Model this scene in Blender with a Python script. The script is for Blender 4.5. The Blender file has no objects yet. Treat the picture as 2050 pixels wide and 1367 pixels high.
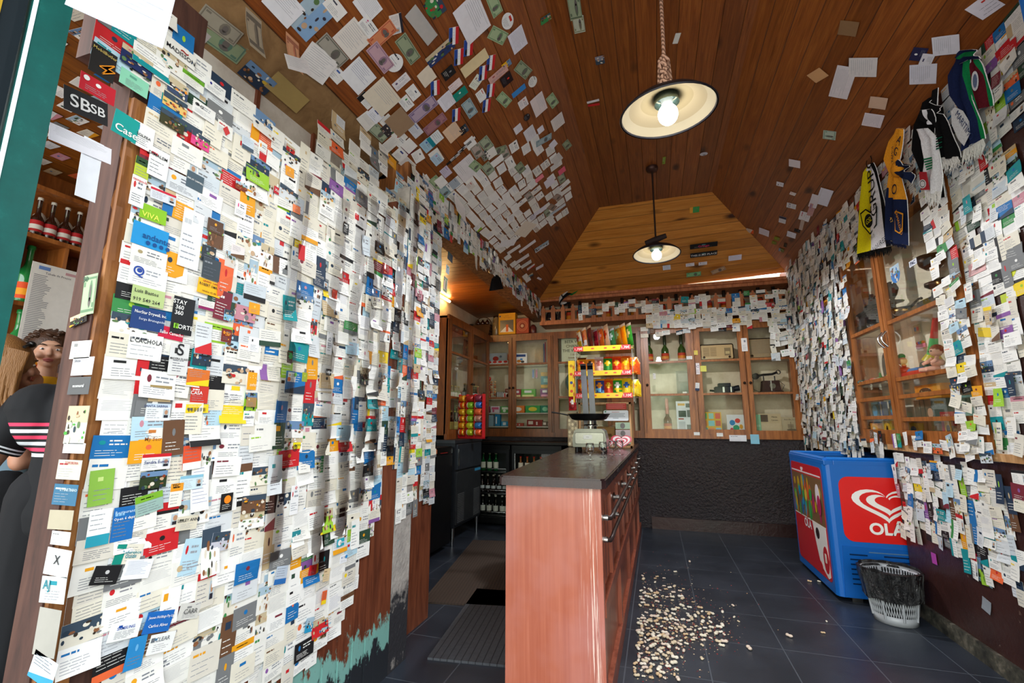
import bpy, bmesh, math, random
from mathutils import Vector, Matrix, noise
R_ = math.radians
C = bpy.context.scene.collection
SC = bpy.context.scene
rnd = random.Random(7)

# ------------------------------------------------------------------ camera
YAW, PIT, ROL, FPX, EYE = 0.30368, 0.17841, 0.00251, 907.2, 1.15
_f = Vector((-math.sin(YAW)*math.cos(PIT), math.cos(YAW)*math.cos(PIT), math.sin(PIT)))
_r0 = Vector((math.cos(YAW), math.sin(YAW), 0)); _u0 = _r0.cross(_f)
_r = _r0*math.cos(ROL)+_u0*math.sin(ROL); _u = -_r0*math.sin(ROL)+_u0*math.cos(ROL)
cam_d = bpy.data.cameras.new('camera'); cam = bpy.data.objects.new('camera', cam_d); C.objects.link(cam)
cam_d.sensor_width = 36.0; cam_d.lens = FPX/2050*36; cam_d.clip_start = 0.02
M = Matrix((_r, _u, -_f)).transposed().to_4x4(); M.translation = (0, 0, EYE); cam.matrix_world = M
SC.camera = cam

# ------------------------------------------------------------------ world: bright street outside (overcast sky, hedges, pavement)
W = bpy.data.worlds.new('world'); SC.world = W; W.use_nodes = True
nt = W.node_tree; nt.nodes.clear()
def N(t, **k):
    n = nt.nodes.new(t)
    for a, b in k.items(): setattr(n, a, b)
    return n
geo = N('ShaderNodeTexCoord'); sep = N('ShaderNodeSeparateXYZ'); nt.links.new(geo.outputs['Generated'], sep.inputs[0])
nz = N('ShaderNodeTexNoise'); nz.inputs['Scale'].default_value = 9; nz.inputs['Detail'].default_value = 6
nt.links.new(geo.outputs['Generated'], nz.inputs['Vector'])
rg = N('ShaderNodeValToRGB'); e = rg.color_ramp.elements
e[0].position = .40; e[0].color = (.03, .08, .015, 1); e[1].position = .62; e[1].color = (.85, .95, .68, 1)
nt.links.new(nz.outputs['Fac'], rg.inputs[0])
rs = N('ShaderNodeValToRGB'); e = rs.color_ramp.elements
e[0].position = 0.0; e[0].color = (.55, .54, .52, 1); e[1].position = 1.0; e[1].color = (.80, .90, 1.0, 1)
a = e.new(.49); a.color = (.62, .60, .56, 1); a = e.new(.56); a.color = (.95, .98, 1.0, 1)
mp = N('ShaderNodeMath', operation='MULTIPLY_ADD'); mp.inputs[1].default_value = .5; mp.inputs[2].default_value = .5
nt.links.new(sep.outputs['Z'], mp.inputs[0]); nt.links.new(mp.outputs[0], rs.inputs[0])
band = N('ShaderNodeValToRGB'); e = band.color_ramp.elements
e[0].position = .47; e[0].color = (0, 0, 0, 1); e[1].position = .50; e[1].color = (1, 1, 1, 1)
a = e.new(.56); a.color = (1, 1, 1, 1); a = e.new(.60); a.color = (0, 0, 0, 1)
nt.links.new(mp.outputs[0], band.inputs[0])
mx = N('ShaderNodeMixRGB'); nt.links.new(band.outputs[0], mx.inputs[0]); nt.links.new(rs.outputs[0], mx.inputs[1]); nt.links.new(rg.outputs[0], mx.inputs[2])
bg = N('ShaderNodeBackground'); bg.inputs[1].default_value = 3.5; nt.links.new(mx.outputs[0], bg.inputs[0])
wo = N('ShaderNodeOutputWorld'); nt.links.new(bg.outputs[0], wo.inputs[0])
# portal over the open shop front: guides sampling of the daylight, adds none
pl = bpy.data.lights.new('shop_front_portal', 'AREA'); pl.shape = 'RECTANGLE'; pl.size = 5.4; pl.size_y = 3.4; pl.cycles.is_portal = True
po = bpy.data.objects.new('shop_front_portal', pl); po.location = (-.9, -.25, 1.6); po.rotation_euler = (R_(90), 0, 0); C.objects.link(po)

SC.view_settings.view_transform = 'Standard'; SC.view_settings.look = 'None'
SC.view_settings.gamma = 1; SC.view_settings.use_curve_mapping = False
SC.view_settings.exposure = 0.79

# ------------------------------------------------------------------ pixel <-> place
def ray(px, py): return _f + _r*((px-1025)/FPX) - _u*((py-683.5)/FPX)
EYEV = Vector((0, 0, EYE))
def hitp(px, py, pt, n):
    d = ray(px, py); return EYEV + d*((Vector(pt)-EYEV).dot(n)/d.dot(n))
def hx(px, py, X): return hitp(px, py, (X, 0, 0), Vector((1, 0, 0)))
def hy(px, py, Y): return hitp(px, py, (0, Y, 0), Vector((0, 1, 0)))
def hz(px, py, Z): return hitp(px, py, (0, 0, Z), Vector((0, 0, 1)))
def proj(p):
    v = Vector(p)-EYEV; d = v.dot(_f)
    if d < .05: return (-9999, -9999)
    return (1025+FPX*v.dot(_r)/d, 683.5-FPX*v.dot(_u)/d)

class Frame:
    def __init__(s, o, u, v, n): s.o, s.u, s.v, s.n = Vector(o), Vector(u).normalized(), Vector(v).normalized(), Vector(n).normalized()
    def P(s, a, b, c=0): return s.o + s.u*a + s.v*b + s.n*c
    def uv(s, px, py):
        q = hitp(px, py, s.o, s.n)-s.o; return q.dot(s.u), q.dot(s.v)
    def turned(s, u, v, n, ang):
        c, q = math.cos(ang), math.sin(ang)
        return Frame(s.P(u, v, n), s.u*c+s.v*q, s.v*c-s.u*q, s.n)
X3, Y3, Z3 = Vector((1, 0, 0)), Vector((0, 1, 0)), Vector((0, 0, 1))
WF = Frame((0, 0, 0), X3, Y3, Z3)
XL, XR, YB = -1.245, 1.49, 5.58
LT = Frame((XL, 0, 0), Y3, Z3, X3)
RT = Frame((XR, 0, 0), -Y3, Z3, -X3)
BK = Frame((0, YB, 0), X3, Z3, -Y3)
ZF = 3.35
def mkslope(o, top, u):
    v = (Vector(top)-Vector(o)).normalized(); n = Vector(u).cross(v)
    if n.z > 0: n = -n
    return Frame(o, u, v, n)
LS = mkslope((-1.40, 0, 2.71), (-.45, 0, ZF), Y3)
RS = mkslope((XR, 0, 2.83), (.63, 0, ZF), Y3)
GB = mkslope((0, YB, 2.75), (0, 4.44, ZF), X3)
FL = Frame((0, 0, ZF), X3, Y3, -Z3)

def lin(c):
    if isinstance(c, str):
        c = c.lstrip('#'); c = [int(c[i:i+2], 16)/255 for i in (0, 2, 4)]
    return tuple((x/12.92 if x <= .04045 else ((x+.055)/1.055)**2.4) for x in c[:3])+(1,)

# ------------------------------------------------------------------ materials
MAT = {}
class NB:
    def __init__(s, name):
        s.m = bpy.data.materials.new(name); s.m.use_nodes = True; s.t = s.m.node_tree; s.t.nodes.clear()
        s.out = s.n('ShaderNodeOutputMaterial'); MAT[name] = s.m
    def n(s, t, inp=None, **k):
        x = s.t.nodes.new(t)
        for a, b in k.items(): setattr(x, a, b)
        for a, b in (inp or {}).items():
            if hasattr(b, 'is_output'): s.t.links.new(b, x.inputs[a])
            else: x.inputs[a].default_value = b
        return x
    def l(s, a, b): s.t.links.new(a, b)
    def bsdf(s, **inp):
        b = s.n('ShaderNodeBsdfPrincipled', {k.replace('_', ' '): v for k, v in inp.items()}); s.l(b.outputs[0], s.out.inputs[0]); return b
    def mix(s, f, a, b, mode='MIX'): return s.n('ShaderNodeMixRGB', {0: f, 1: a, 2: b}, blend_type=mode).outputs[0]
    def noise(s, vec=None, scale=5, detail=4, rough=.5, dist=0):
        i = {'Scale': scale, 'Detail': detail, 'Roughness': rough, 'Distortion': dist}
        if vec is not None: i['Vector'] = vec
        return s.n('ShaderNodeTexNoise', i).outputs['Fac']
    def ramp(s, f, *st):
        r = s.n('ShaderNodeValToRGB', {0: f}); e = r.color_ramp.elements
        while len(e) < len(st): e.new(.5)
        for q, (p, c) in zip(e, st): q.position = p; q.color = lin(c) if not isinstance(c, (int, float)) else (c, c, c, 1)
        return r.outputs[0]
    def bump(s, h, st=.3, d=.01): return s.n('ShaderNodeBump', {'Height': h, 'Strength': st, 'Distance': d}).outputs[0]
    def pos(s): return s.n('ShaderNodeNewGeometry').outputs['Position']
    def map(s, vec, sc=(1, 1, 1)): return s.n('ShaderNodeMapping', {'Vector': vec, 'Scale': sc}).outputs[0]

def attr_mat(name, rough=.5, spec=.5, metal=0, grain=0, gs=60, bump=0, coat=0):
    b = NB(name); col = b.n('ShaderNodeAttribute', attribute_name='Col').outputs['Color']
    if grain:
        g = b.ramp(b.noise(b.pos(), gs, 3), (.3, 1-grain), (.7, 1.0)); col = b.mix(1.0, col, g, 'MULTIPLY')
    k = dict(Base_Color=col, Roughness=rough, Metallic=metal)
    if coat: k['Coat_Weight'] = coat
    p = b.bsdf(**k); p.inputs['Specular IOR Level'].default_value = spec
    if bump: b.l(b.bump(b.noise(b.pos(), gs, 4), bump, .004), p.inputs['Normal'])
    return b.m
attr_mat('paper', .6, .3, grain=.06, gs=35)
attr_mat('plastic', .28, .5)
attr_mat('foil', .22, .6, metal=.25, grain=.15, gs=90, bump=.6)
attr_mat('matte', .75, .3, grain=.1, gs=20)
attr_mat('metal', .25, .5, metal=1.0, grain=.1, gs=30)
attr_mat('fabric', .95, .1, grain=.22, gs=160, bump=.5)
attr_mat('skin', .5, .35, grain=.08, gs=25)
attr_mat('hair', .5, .4, grain=.45, gs=120, bump=.8)
attr_mat('bottle_glass', .06, .6, coat=.5)
attr_mat('darkmetal', .42, .5, metal=.6, grain=.25, gs=14)

def thin_glass(name, tint='#ffffff', refl=1.0):
    b = NB(name); tr = b.n('ShaderNodeBsdfTransparent', {'Color': lin(tint)}); gl = b.n('ShaderNodeBsdfGlossy', {'Roughness': .015, 'Color': (1, 1, 1, 1)})
    lw = b.n('ShaderNodeFresnel', {'IOR': 1.5}); f = b.n('ShaderNodeMath', {0: lw.outputs[0], 1: refl}, operation='MULTIPLY')
    m = b.n('ShaderNodeMixShader', {0: f.outputs[0]}); b.l(tr.outputs[0], m.inputs[1]); b.l(gl.outputs[0], m.inputs[2]); b.l(m.outputs[0], b.out.inputs[0])
thin_glass('pane', '#fafaf8', .24)
thin_glass('pane_bright', '#fafaf8', 1.1)
thin_glass('cellophane', '#f8f8f8', 1.6)
thin_glass('drinking_glass', '#fdfefe', .7)

def boards(name, base, dark, light, w=.105, knots=1.0, rough=.38):
    b = NB(name); uv = b.n('ShaderNodeTexCoord').outputs['UV']; sp = b.n('ShaderNodeSeparateXYZ', {0: uv})
    ix = b.n('ShaderNodeMath', {0: sp.outputs[0], 1: 1/w}, operation='MULTIPLY').outputs[0]
    fl = b.n('ShaderNodeMath', {0: ix}, operation='FLOOR').outputs[0]; fr = b.n('ShaderNodeMath', {0: ix}, operation='FRACT').outputs[0]
    wn = b.n('ShaderNodeTexWhiteNoise', {'W': fl}, noise_dimensions='1D')
    off = b.n('ShaderNodeMath', {0: wn.outputs[0], 1: 37.0}, operation='MULTIPLY').outputs[0]
    yy = b.n('ShaderNodeMath', {0: sp.outputs[1], 1: off}, operation='ADD').outputs[0]
    v = b.n('ShaderNodeCombineXYZ', {0: sp.outputs[0], 1: yy, 2: off}).outputs[0]
    grain = b.noise(b.map(v, (38, 1.6, 1)), 1.6, 6, .6, 1.2)
    col = b.ramp(grain, (.25, dark), (.5, base), (.78, light))
    tone = b.ramp(wn.outputs[0], (0, .72), (1, 1.0)); col = b.mix(1.0, col, tone, 'MULTIPLY')
    vo = b.n('ShaderNodeTexVoronoi', {'Vector': b.map(v, (6, 3.0, 1)), 'Scale': 1.0, 'Randomness': 1.0})
    kn = b.ramp(vo.outputs['Distance'], (.05*knots, 0.0), (.12*knots+.05, 1.0))
    sel = b.n('ShaderNodeSeparateXYZ', {0: vo.outputs['Color']}); selm = b.n('ShaderNodeMath', {0: sel.outputs[0], 1: .62}, operation='LESS_THAN').outputs[0]
    kf = b.n('ShaderNodeMath', {0: kn, 1: selm}, operation='MAXIMUM').outputs[0]
    col = b.mix(kf, lin('#3a1606'), col)
    g = b.ramp(fr, (0.0, 0.0), (.045, 1.0)); col = b.mix(g, lin('#1c0a04'), col)
    p = b.bsdf(Base_Color=col, Roughness=rough); b.l(b.bump(g, .6, .006), p.inputs['Normal'])
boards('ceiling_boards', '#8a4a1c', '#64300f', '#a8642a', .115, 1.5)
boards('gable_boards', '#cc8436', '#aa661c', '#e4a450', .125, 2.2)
boards('bar_ceiling_boards', '#8a4e16', '#6a3509', '#a8651f', .10)

def wood(name, base, dark, light, rough=.35, sc=1, rot=(0, 0, 0)):
    b = NB(name); v = b.map(b.pos(), (14*sc, 14*sc, 1.6*sc))
    g = b.noise(v, 1.5, 6, .6, 1.4); col = b.ramp(g, (.28, dark), (.5, base), (.75, light))
    p = b.bsdf(Base_Color=col, Roughness=rough); b.l(b.bump(g, .12, .003), p.inputs['Normal'])
wood('cabinet_wood', '#9a5a28', '#6e3813', '#b87238')
wood('cabinet_wood_dark', '#7a431a', '#50260c', '#96582a')
wood('door_brown', '#6b3722', '#4c2314', '#83492e', .5)
wood('fence_wood', '#b0673a', '#8a4722', '#c98050', .5)
wood('counter_panel', '#8f4a34', '#6d3222', '#a86048', .3)
wood('pale_wood', '#c09060', '#9a6c3e', '#d8b080', .6)
wood('old_wood', '#8a5426', '#4b2a14', '#b88048', .6)
wood('jamb_wood', '#4a2c24', '#301c17', '#5e3e32', .7)
wood('soffit_wood', '#8a6a44', '#745634', '#9c7a50', .7, .5)

# glossy salmon end panel of the counter, with worn vertical streaks
b = NB('counter_front'); v = b.map(b.pos(), (34, 34, .9)); g = b.noise(v, 1.4, 5, .6, .4)
g2 = b.noise(b.map(b.pos(), (3, 3, 3)), 1.5, 3); col = b.ramp(g, (.3, '#984c36'), (.6, '#a85c44'), (.85, '#bd7660'))
col = b.mix(b.ramp(g2, (.4, 0.0), (.8, .35)), col, lin('#b98a8c'))
sx = b.n('ShaderNodeSeparateXYZ', {0: b.pos()}); ex = b.ramp(sx.outputs[0], (0, 0.0), (1, 1.0))
st = b.n('ShaderNodeMapRange', {0: sx.outputs[0], 1: -.33, 2: -.27, 3: 0, 4: 1}).outputs[0]
st2 = b.n('ShaderNodeMapRange', {0: sx.outputs[0], 1: -.25, 2: -.23, 3: 1, 4: 0}).outputs[0]
sc_ = b.ramp(b.noise(b.map(b.pos(), (120, 1, 2.2)), 1.2, 6, .7), (.52, 0.0), (.62, .8))
mm = b.n('ShaderNodeMath', {0: st, 1: st2}, operation='MULTIPLY').outputs[0]; mm = b.n('ShaderNodeMath', {0: mm, 1: sc_}, operation='MULTIPLY').outputs[0]
col = b.mix(mm, col, lin('#f2d5c8'))
p = b.bsdf(Base_Color=col, Roughness=.32)

b = NB('countertop'); g = b.noise(b.map(b.pos(), (2, 1, 2)), 8, 6, .65)
p = b.bsdf(Base_Color=b.ramp(g, (.3, '#1a1014'), (.7, '#33201f')), Roughness=b.ramp(g, (.3, .16), (.8, .34))); b.l(b.bump(g, .15, .004), p.inputs['Normal'])

b = NB('black_stucco'); g = b.noise(b.pos(), 42, 4, .6); g2 = b.noise(b.pos(), 2.2, 4)
col = b.ramp(g2, (.35, '#150a0f'), (.7, '#221217'))
p = b.bsdf(Base_Color=col, Roughness=.24); p.inputs['Specular IOR Level'].default_value = 1.0
b.l(b.bump(g, 1.0, .03), p.inputs['Normal'])
b = NB('maroon_wall'); g = b.noise(b.pos(), 26, 5, .6); g2 = b.noise(b.pos(), 1.7, 5)
chips = b.ramp(b.noise(b.pos(), 9, 5, .7), (.66, 0.0), (.70, 1.0)); col = b.ramp(g2, (.35, '#2b1715'), (.7, '#432622')); col = b.mix(chips, col, lin('#7a6256'))
p = b.bsdf(Base_Color=col, Roughness=.36); b.l(b.bump(g, .35, .01), p.inputs['Normal'])
b = NB('cream_wall'); g = b.noise(b.pos(), 4, 6, .7); p = b.bsdf(Base_Color=b.ramp(g, (.3, '#c4b294'), (.65, '#e4d8be')), Roughness=.8)
b = NB('door_worn'); v = b.map(b.pos(), (14, 14, 1.6)); g = b.noise(v, 1.5, 6, .6, 1.4); sz = b.n('ShaderNodeSeparateXYZ', {0: b.pos()}); m = b.n('ShaderNodeMapRange', {0: sz.outputs[2], 1: .08, 2: .42, 3: .62, 4: 0}).outputs[0]; m = b.n('ShaderNodeMath', {0: m, 1: b.noise(b.map(b.pos(), (9, 9, 4)), 1.2, 6, .7)}, operation='ADD').outputs[0]
col = b.ramp(g, (.28, '#4c2314'), (.5, '#6b3722'), (.75, '#83492e')); col = b.mix(b.ramp(m, (.74, 0.0), (.78, 1.0)), col, lin('#78aaa2')); col = b.mix(b.ramp(m, (.92, 0.0), (.96, 1.0)), col, lin('#23262c')); p = b.bsdf(Base_Color=col, Roughness=.5)
b = NB('cream_panel'); p = b.bsdf(Base_Color=b.ramp(b.noise(b.pos(), 4, 6, .7), (.3, '#e6dcc4'), (.65, '#f4ecd8')), Roughness=.8)
b = NB('white_board'); g = b.noise(b.pos(), 5, 6, .7); p = b.bsdf(Base_Color=b.ramp(g, (.25, '#b7aba0'), (.6, '#dcd6ce')), Roughness=.6)
b = NB('plaster'); g = b.noise(b.pos(), 12, 7, .7); sz = b.n('ShaderNodeSeparateXYZ', {0: b.pos()})
low = b.n('ShaderNodeMapRange', {0: sz.outputs[2], 1: .25, 2: .55, 3: 1, 4: 0}).outputs[0]
lowm = b.ramp(b.n('ShaderNodeMath', {0: low, 1: g}, operation='MULTIPLY_ADD').outputs[0], (.5, 0.0), (.6, 1.0))
k = b.n('ShaderNodeMath', {0: low, 1: g}, operation='MULTIPLY'); col = b.mix(b.ramp(k.outputs[0], (.3, 0.0), (.42, 1.0)), b.ramp(g, (.3, '#8e8884'), (.7, '#b9b2ac')), lin('#232228'))
p = b.bsdf(Base_Color=col, Roughness=.8); b.l(b.bump(b.noise(b.pos(), 60, 4), .5, .01), p.inputs['Normal'])
b = NB('slate_wall'); g = b.noise(b.pos(), 12, 7, .7); p = b.bsdf(Base_Color=b.ramp(g, (.4, '#2b2a26'), (.55, '#4d4a40'), (.7, '#80786a')), Roughness=.5)

b = NB('floor_tiles'); ps = b.pos(); sp = b.n('ShaderNodeSeparateXYZ', {0: ps})
def saw(o, off, per):
    a = b.n('ShaderNodeMath', {0: o, 1: off}, operation='SUBTRACT').outputs[0]; a = b.n('ShaderNodeMath', {0: a, 1: 1/per}, operation='MULTIPLY').outputs[0]
    a = b.n('ShaderNodeMath', {0: a}, operation='FRACT').outputs[0]; a = b.n('ShaderNodeMath', {0: a, 1: .5}, operation='SUBTRACT').outputs[0]
    a = b.n('ShaderNodeMath', {0: a}, operation='ABSOLUTE').outputs[0]; return b.n('ShaderNodeMath', {0: a, 1: .5-.0028/per}, operation='GREATER_THAN').outputs[0]
gy = saw(sp.outputs[1], 3.32, .425); gx = saw(sp.outputs[0], .185, .385)
gr = b.n('ShaderNodeMath', {0: gx, 1: gy}, operation='MAXIMUM').outputs[0]
g = b.noise(ps, 3, 5); gf = b.noise(ps, 220, 3); col = b.ramp(g, (.3, '#272c34'), (.7, '#343a44')); col = b.mix(b.ramp(gf, (.45, .0), (.75, .35)), col, lin('#0e1218')); col = b.mix(gr, col, lin('#50565e'))
p = b.bsdf(Base_Color=col, Roughness=b.ramp(g, (.3, .30), (.7, .42))); b.l(b.bump(gf, .10, .002), p.inputs['Normal'])

b = NB('rubber_mat'); ps = b.pos(); sp = b.n('ShaderNodeSeparateXYZ', {0: b.n('ShaderNodeTexCoord').outputs['UV']})
a = b.n('ShaderNodeMath', {0: sp.outputs[0], 1: 28.0}, operation='MULTIPLY').outputs[0]; a = b.n('ShaderNodeMath', {0: a}, operation='FRACT').outputs[0]
ln = b.ramp(a, (0.0, 0.0), (.08, 0.0), (.12, 1.0), (.92, 1.0)); col = b.mix(ln, lin('#15171b'), lin('#4b4d52'))
p = b.bsdf(Base_Color=b.mix(b.ramp(b.noise(ps, 50, 3), (.3, 0.0), (.7, .4)), col, lin('#2c2c30')), Roughness=.7); b.l(b.bump(ln, .5, .004), p.inputs['Normal'])
b = NB('brown_mat'); ps = b.pos(); sp = b.n('ShaderNodeSeparateXYZ', {0: b.n('ShaderNodeTexCoord').outputs['UV']})
a = b.n('ShaderNodeMath', {0: sp.outputs[0], 1: 45.0}, operation='MULTIPLY').outputs[0]; a = b.n('ShaderNodeMath', {0: a}, operation='FRACT').outputs[0]
ln = b.ramp(a, (0.0, 0.0), (.2, 1.0)); p = b.bsdf(Base_Color=b.mix(ln, lin('#1c1512'), lin('#43352b')), Roughness=.85); b.l(b.bump(ln, .5, .004), p.inputs['Normal'])

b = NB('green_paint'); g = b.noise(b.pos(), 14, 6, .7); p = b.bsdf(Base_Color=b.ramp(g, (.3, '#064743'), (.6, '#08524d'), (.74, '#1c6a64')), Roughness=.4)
b = NB('blue_paint'); g = b.noise(b.pos(), 14, 6, .7); p = b.bsdf(Base_Color=b.ramp(g, (.3, '#0f5fb8'), (.7, '#2a80d8')), Roughness=.35)
b = NB('facade_plaster'); g = b.noise(b.pos(), 14, 6, .7); p = b.bsdf(Base_Color=b.ramp(g, (.3, '#cfc8bb'), (.7, '#e4ded2')), Roughness=.8)
b = NB('wicker'); w1 = b.n('ShaderNodeTexWave', {'Scale': 60.0, 'Distortion': 1.0}, bands_direction='Z'); w2 = b.n('ShaderNodeTexWave', {'Scale': 45.0, 'Distortion': 1.0}, bands_direction='X')
b.l(b.pos(), w1.inputs['Vector']); b.l(b.pos(), w2.inputs['Vector']); g = b.mix(.5, w1.outputs[0], w2.outputs[0]); p = b.bsdf(Base_Color=b.ramp(g, (.3, '#3d2412'), (.7, '#8a5c30')), Roughness=.7); b.l(b.bump(g, .8, .01), p.inputs['Normal'])
b = NB('rope'); w1 = b.n('ShaderNodeTexWave', {'Scale': 30.0, 'Distortion': 2.0}, bands_direction='DIAGONAL'); b.l(b.pos(), w1.inputs['Vector']); p = b.bsdf(Base_Color=b.ramp(w1.outputs[0], (.3, '#6a4a38'), (.7, '#b8917a')), Roughness=.9)
b = NB('bulb'); e = b.n('ShaderNodeEmission', {'Color': (.93, .97, 1, 1), 'Strength': 13.0}); b.l(e.outputs[0], b.out.inputs[0])
b = NB('warm_tube'); e = b.n('ShaderNodeEmission', {'Color': (1, .62, .22, 1), 'Strength': 30.0}); b.l(e.outputs[0], b.out.inputs[0])
b = NB('bin_bag'); g = b.noise(b.map(b.pos(), (22, 22, 9)), 1.3, 6, .6, 1.5); p = b.bsdf(Base_Color=lin('#0c0c0e'), Roughness=.16); p.inputs['Specular IOR Level'].default_value = .9; b.l(b.bump(g, 1.0, .035), p.inputs['Normal'])
b = NB('jar_glass'); p = b.bsdf(Base_Color=lin('#b59a6a'), Roughness=.05); p.inputs['Transmission Weight'].default_value = .6

# ------------------------------------------------------------------ mesh builder
_TX = {}
def text_geo(s, bold=0):
    k = (s, bold)
    if k not in _TX:
        cu = bpy.data.curves.new('t', 'FONT'); cu.body = s; cu.size = 1; cu.resolution_u = 4 if len(s) < 5 else (2 if len(s) < 9 else 1); cu.offset = bold
        o = bpy.data.objects.new('t', cu); me = bpy.data.meshes.new_from_object(o)
        vs = [tuple(v.co) for v in me.vertices]; fs = [tuple(p.vertices) for p in me.polygons]
        bpy.data.objects.remove(o); bpy.data.meshes.remove(me); bpy.data.curves.remove(cu)
        w = max([v[0] for v in vs] or [1]); _TX[k] = (vs, fs, w)
    return _TX[k]

class MB:
    def __init__(s): s.V = []; s.F = []; s.C = []; s.M = []; s.S = []; s.U = []; s.mats = []; s.hasuv = False
    def mi(s, m):
        if m not in s.mats: s.mats.append(m)
        return s.mats.index(m)
    def add(s, vs, fs, mat, col=(1, 1, 1), smooth=False, uvs=None):
        b0 = len(s.V); s.V.extend([tuple(v) for v in vs]); mi = s.mi(mat); many = isinstance(col, list)
        cl = None if many else lin(col)
        for i, f in enumerate(fs):
            s.F.append([b0+k for k in f]); s.M.append(mi); s.S.append(smooth); s.C.append(lin(col[i]) if many else cl)
            s.U.append([uvs[k] for k in f] if uvs else None)
        if uvs: s.hasuv = True
        return s
    def quad(s, a, b, c, d, mat, col=(1, 1, 1), uvs=None): return s.add([a, b, c, d], [(0, 1, 2, 3)], mat, col, False, uvs)
    def box(s, fr, u0, u1, v0, v1, n0, n1, mat, col=(1, 1, 1)):
        vs = [fr.P(a, b, c) for c in (n0, n1) for b in (v0, v1) for a in (u0, u1)]
        return s.add(vs, [(0, 2, 3, 1), (4, 5, 7, 6), (0, 1, 5, 4), (2, 6, 7, 3), (0, 4, 6, 2), (1, 3, 7, 5)], mat, col)
    def wbox(s, x0, x1, y0, y1, z0, z1, mat, col=(1, 1, 1)): return s.box(WF, x0, x1, y0, y1, z0, z1, mat, col)
    def rbox(s, fr, u0, u1, v0, v1, n0, n1, r, mat, col=(1, 1, 1), seg=3):
        # box with rounded edges seen from the front (outline rounded), small chamfer at the front
        pts = rrect(u0, u1, v0, v1, r, seg); c = min(r*.5, abs(n1-n0)*.4); cx, cy = (u0+u1)/2, (v0+v1)/2
        pin = [(p[0]+(c if p[0] < cx else -c), p[1]+(c if p[1] < cy else -c)) for p in pts]; n = len(pts); sg = 1 if n1 > n0 else -1
        vs = [fr.P(a, b_, n0) for a, b_ in pts]+[fr.P(a, b_, n1-sg*c) for a, b_ in pts]+[fr.P(a, b_, n1) for a, b_ in pin]
        fs = [tuple(range(n))[::-1], tuple(range(2*n, 3*n))]
        for i in range(n):
            j = (i+1) % n; fs += [(i, j, n+j, n+i), (n+i, n+j, 2*n+j, 2*n+i)]
        return s.add(vs, fs, mat, col)
    def prism(s, fr, poly, n0, n1, mat, col=(1, 1, 1), side=None):
        n = len(poly); vs = [fr.P(a, b_, n0) for a, b_ in poly]+[fr.P(a, b_, n1) for a, b_ in poly]
        s.add(vs, [tuple(range(n))[::-1], tuple(range(n, 2*n))], mat, col)
        return s.add(vs, [(i, (i+1) % n, n+(i+1) % n, n+i) for i in range(n)], mat, side or col)
    def lathe(s, c, prof, seg, mat, col=(1, 1, 1), fr=None, smooth=True, cols=None, sx=1, sy=1, caps=None):
        fr = fr or WF; c = Vector(c); vs = []; m = len(prof)
        for r, z in prof:
            for k in range(seg):
                a = 2*math.pi*k/seg; vs.append(c+fr.u*(r*math.cos(a)*sx)+fr.v*(r*math.sin(a)*sy)+fr.n*z)
        fs = []; cc = []
        for i in range(m-1):
            for k in range(seg):
                j = (k+1) % seg; fs.append((i*seg+k, i*seg+j, (i+1)*seg+j, (i+1)*seg+k)); cc.append(cols[i] if cols else col)
        s.add(vs, fs, mat, cc if cols else col, smooth)
        if caps is None: caps = abs(prof[0][0]-prof[-1][0]) > 1e-4 or prof[0][1] < 1e-4 and False or abs(prof[0][0]-prof[-1][0]) > 1e-4
        if not caps: return s
        if prof[0][0] > 1e-5: s.add(vs[:seg], [tuple(range(seg))[::-1]], mat, cols[0] if cols else col)
        if prof[-1][0] > 1e-5: s.add(vs[-seg:], [tuple(range(seg))], mat, cols[-1] if cols else col)
        return s
    def tube(s, pts, r, seg, mat, col=(1, 1, 1), smooth=True, flat=None):
        pts = [Vector(p) for p in pts]; n = len(pts); rr = r if isinstance(r, (list, tuple)) else [r]*n; vs = []; up = None
        for i, p in enumerate(pts):
            t = (pts[min(i+1, n-1)]-pts[max(i-1, 0)]); t = t.normalized() if t.length > 1e-9 else Z3
            if up is None:
                up = Z3 if abs(t.z) < .9 else X3
            a = t.cross(up).normalized(); b_ = a.cross(t).normalized(); up = b_
            for k in range(seg):
                q = 2*math.pi*k/seg; f = flat or 1; vs.append(p+a*(rr[i]*math.cos(q))+b_*(rr[i]*f*math.sin(q)))
        fs = [(i*seg+k, i*seg+(k+1) % seg, (i+1)*seg+(k+1) % seg, (i+1)*seg+k) for i in range(n-1) for k in range(seg)]
        s.add(vs, fs, mat, col, smooth); s.add(vs[:seg], [tuple(range(seg))], mat, col); s.add(vs[-seg:], [tuple(range(seg))[::-1]], mat, col)
        return s
    def ell(s, c, r, mat, col=(1, 1, 1), seg=12, rings=8, fr=None, fn=None):
        fr = fr or WF; c = Vector(c); r = r if isinstance(r, (tuple, list)) else (r, r, r); vs = []
        for i in range(rings+1):
            th = math.pi*i/rings
            for k in range(seg):
                a = 2*math.pi*k/seg; d = (math.sin(th)*math.cos(a), math.sin(th)*math.sin(a), math.cos(th)); q = fn(d) if fn else 1
                vs.append(c+fr.u*d[0]*r[0]*q+fr.v*d[1]*r[1]*q+fr.n*d[2]*r[2]*q)
        return s.add(vs, [(i*seg+k, (i+1)*seg+k, (i+1)*seg+(k+1) % seg, i*seg+(k+1) % seg) for i in range(rings) for k in range(seg)], mat, col, True)
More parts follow.
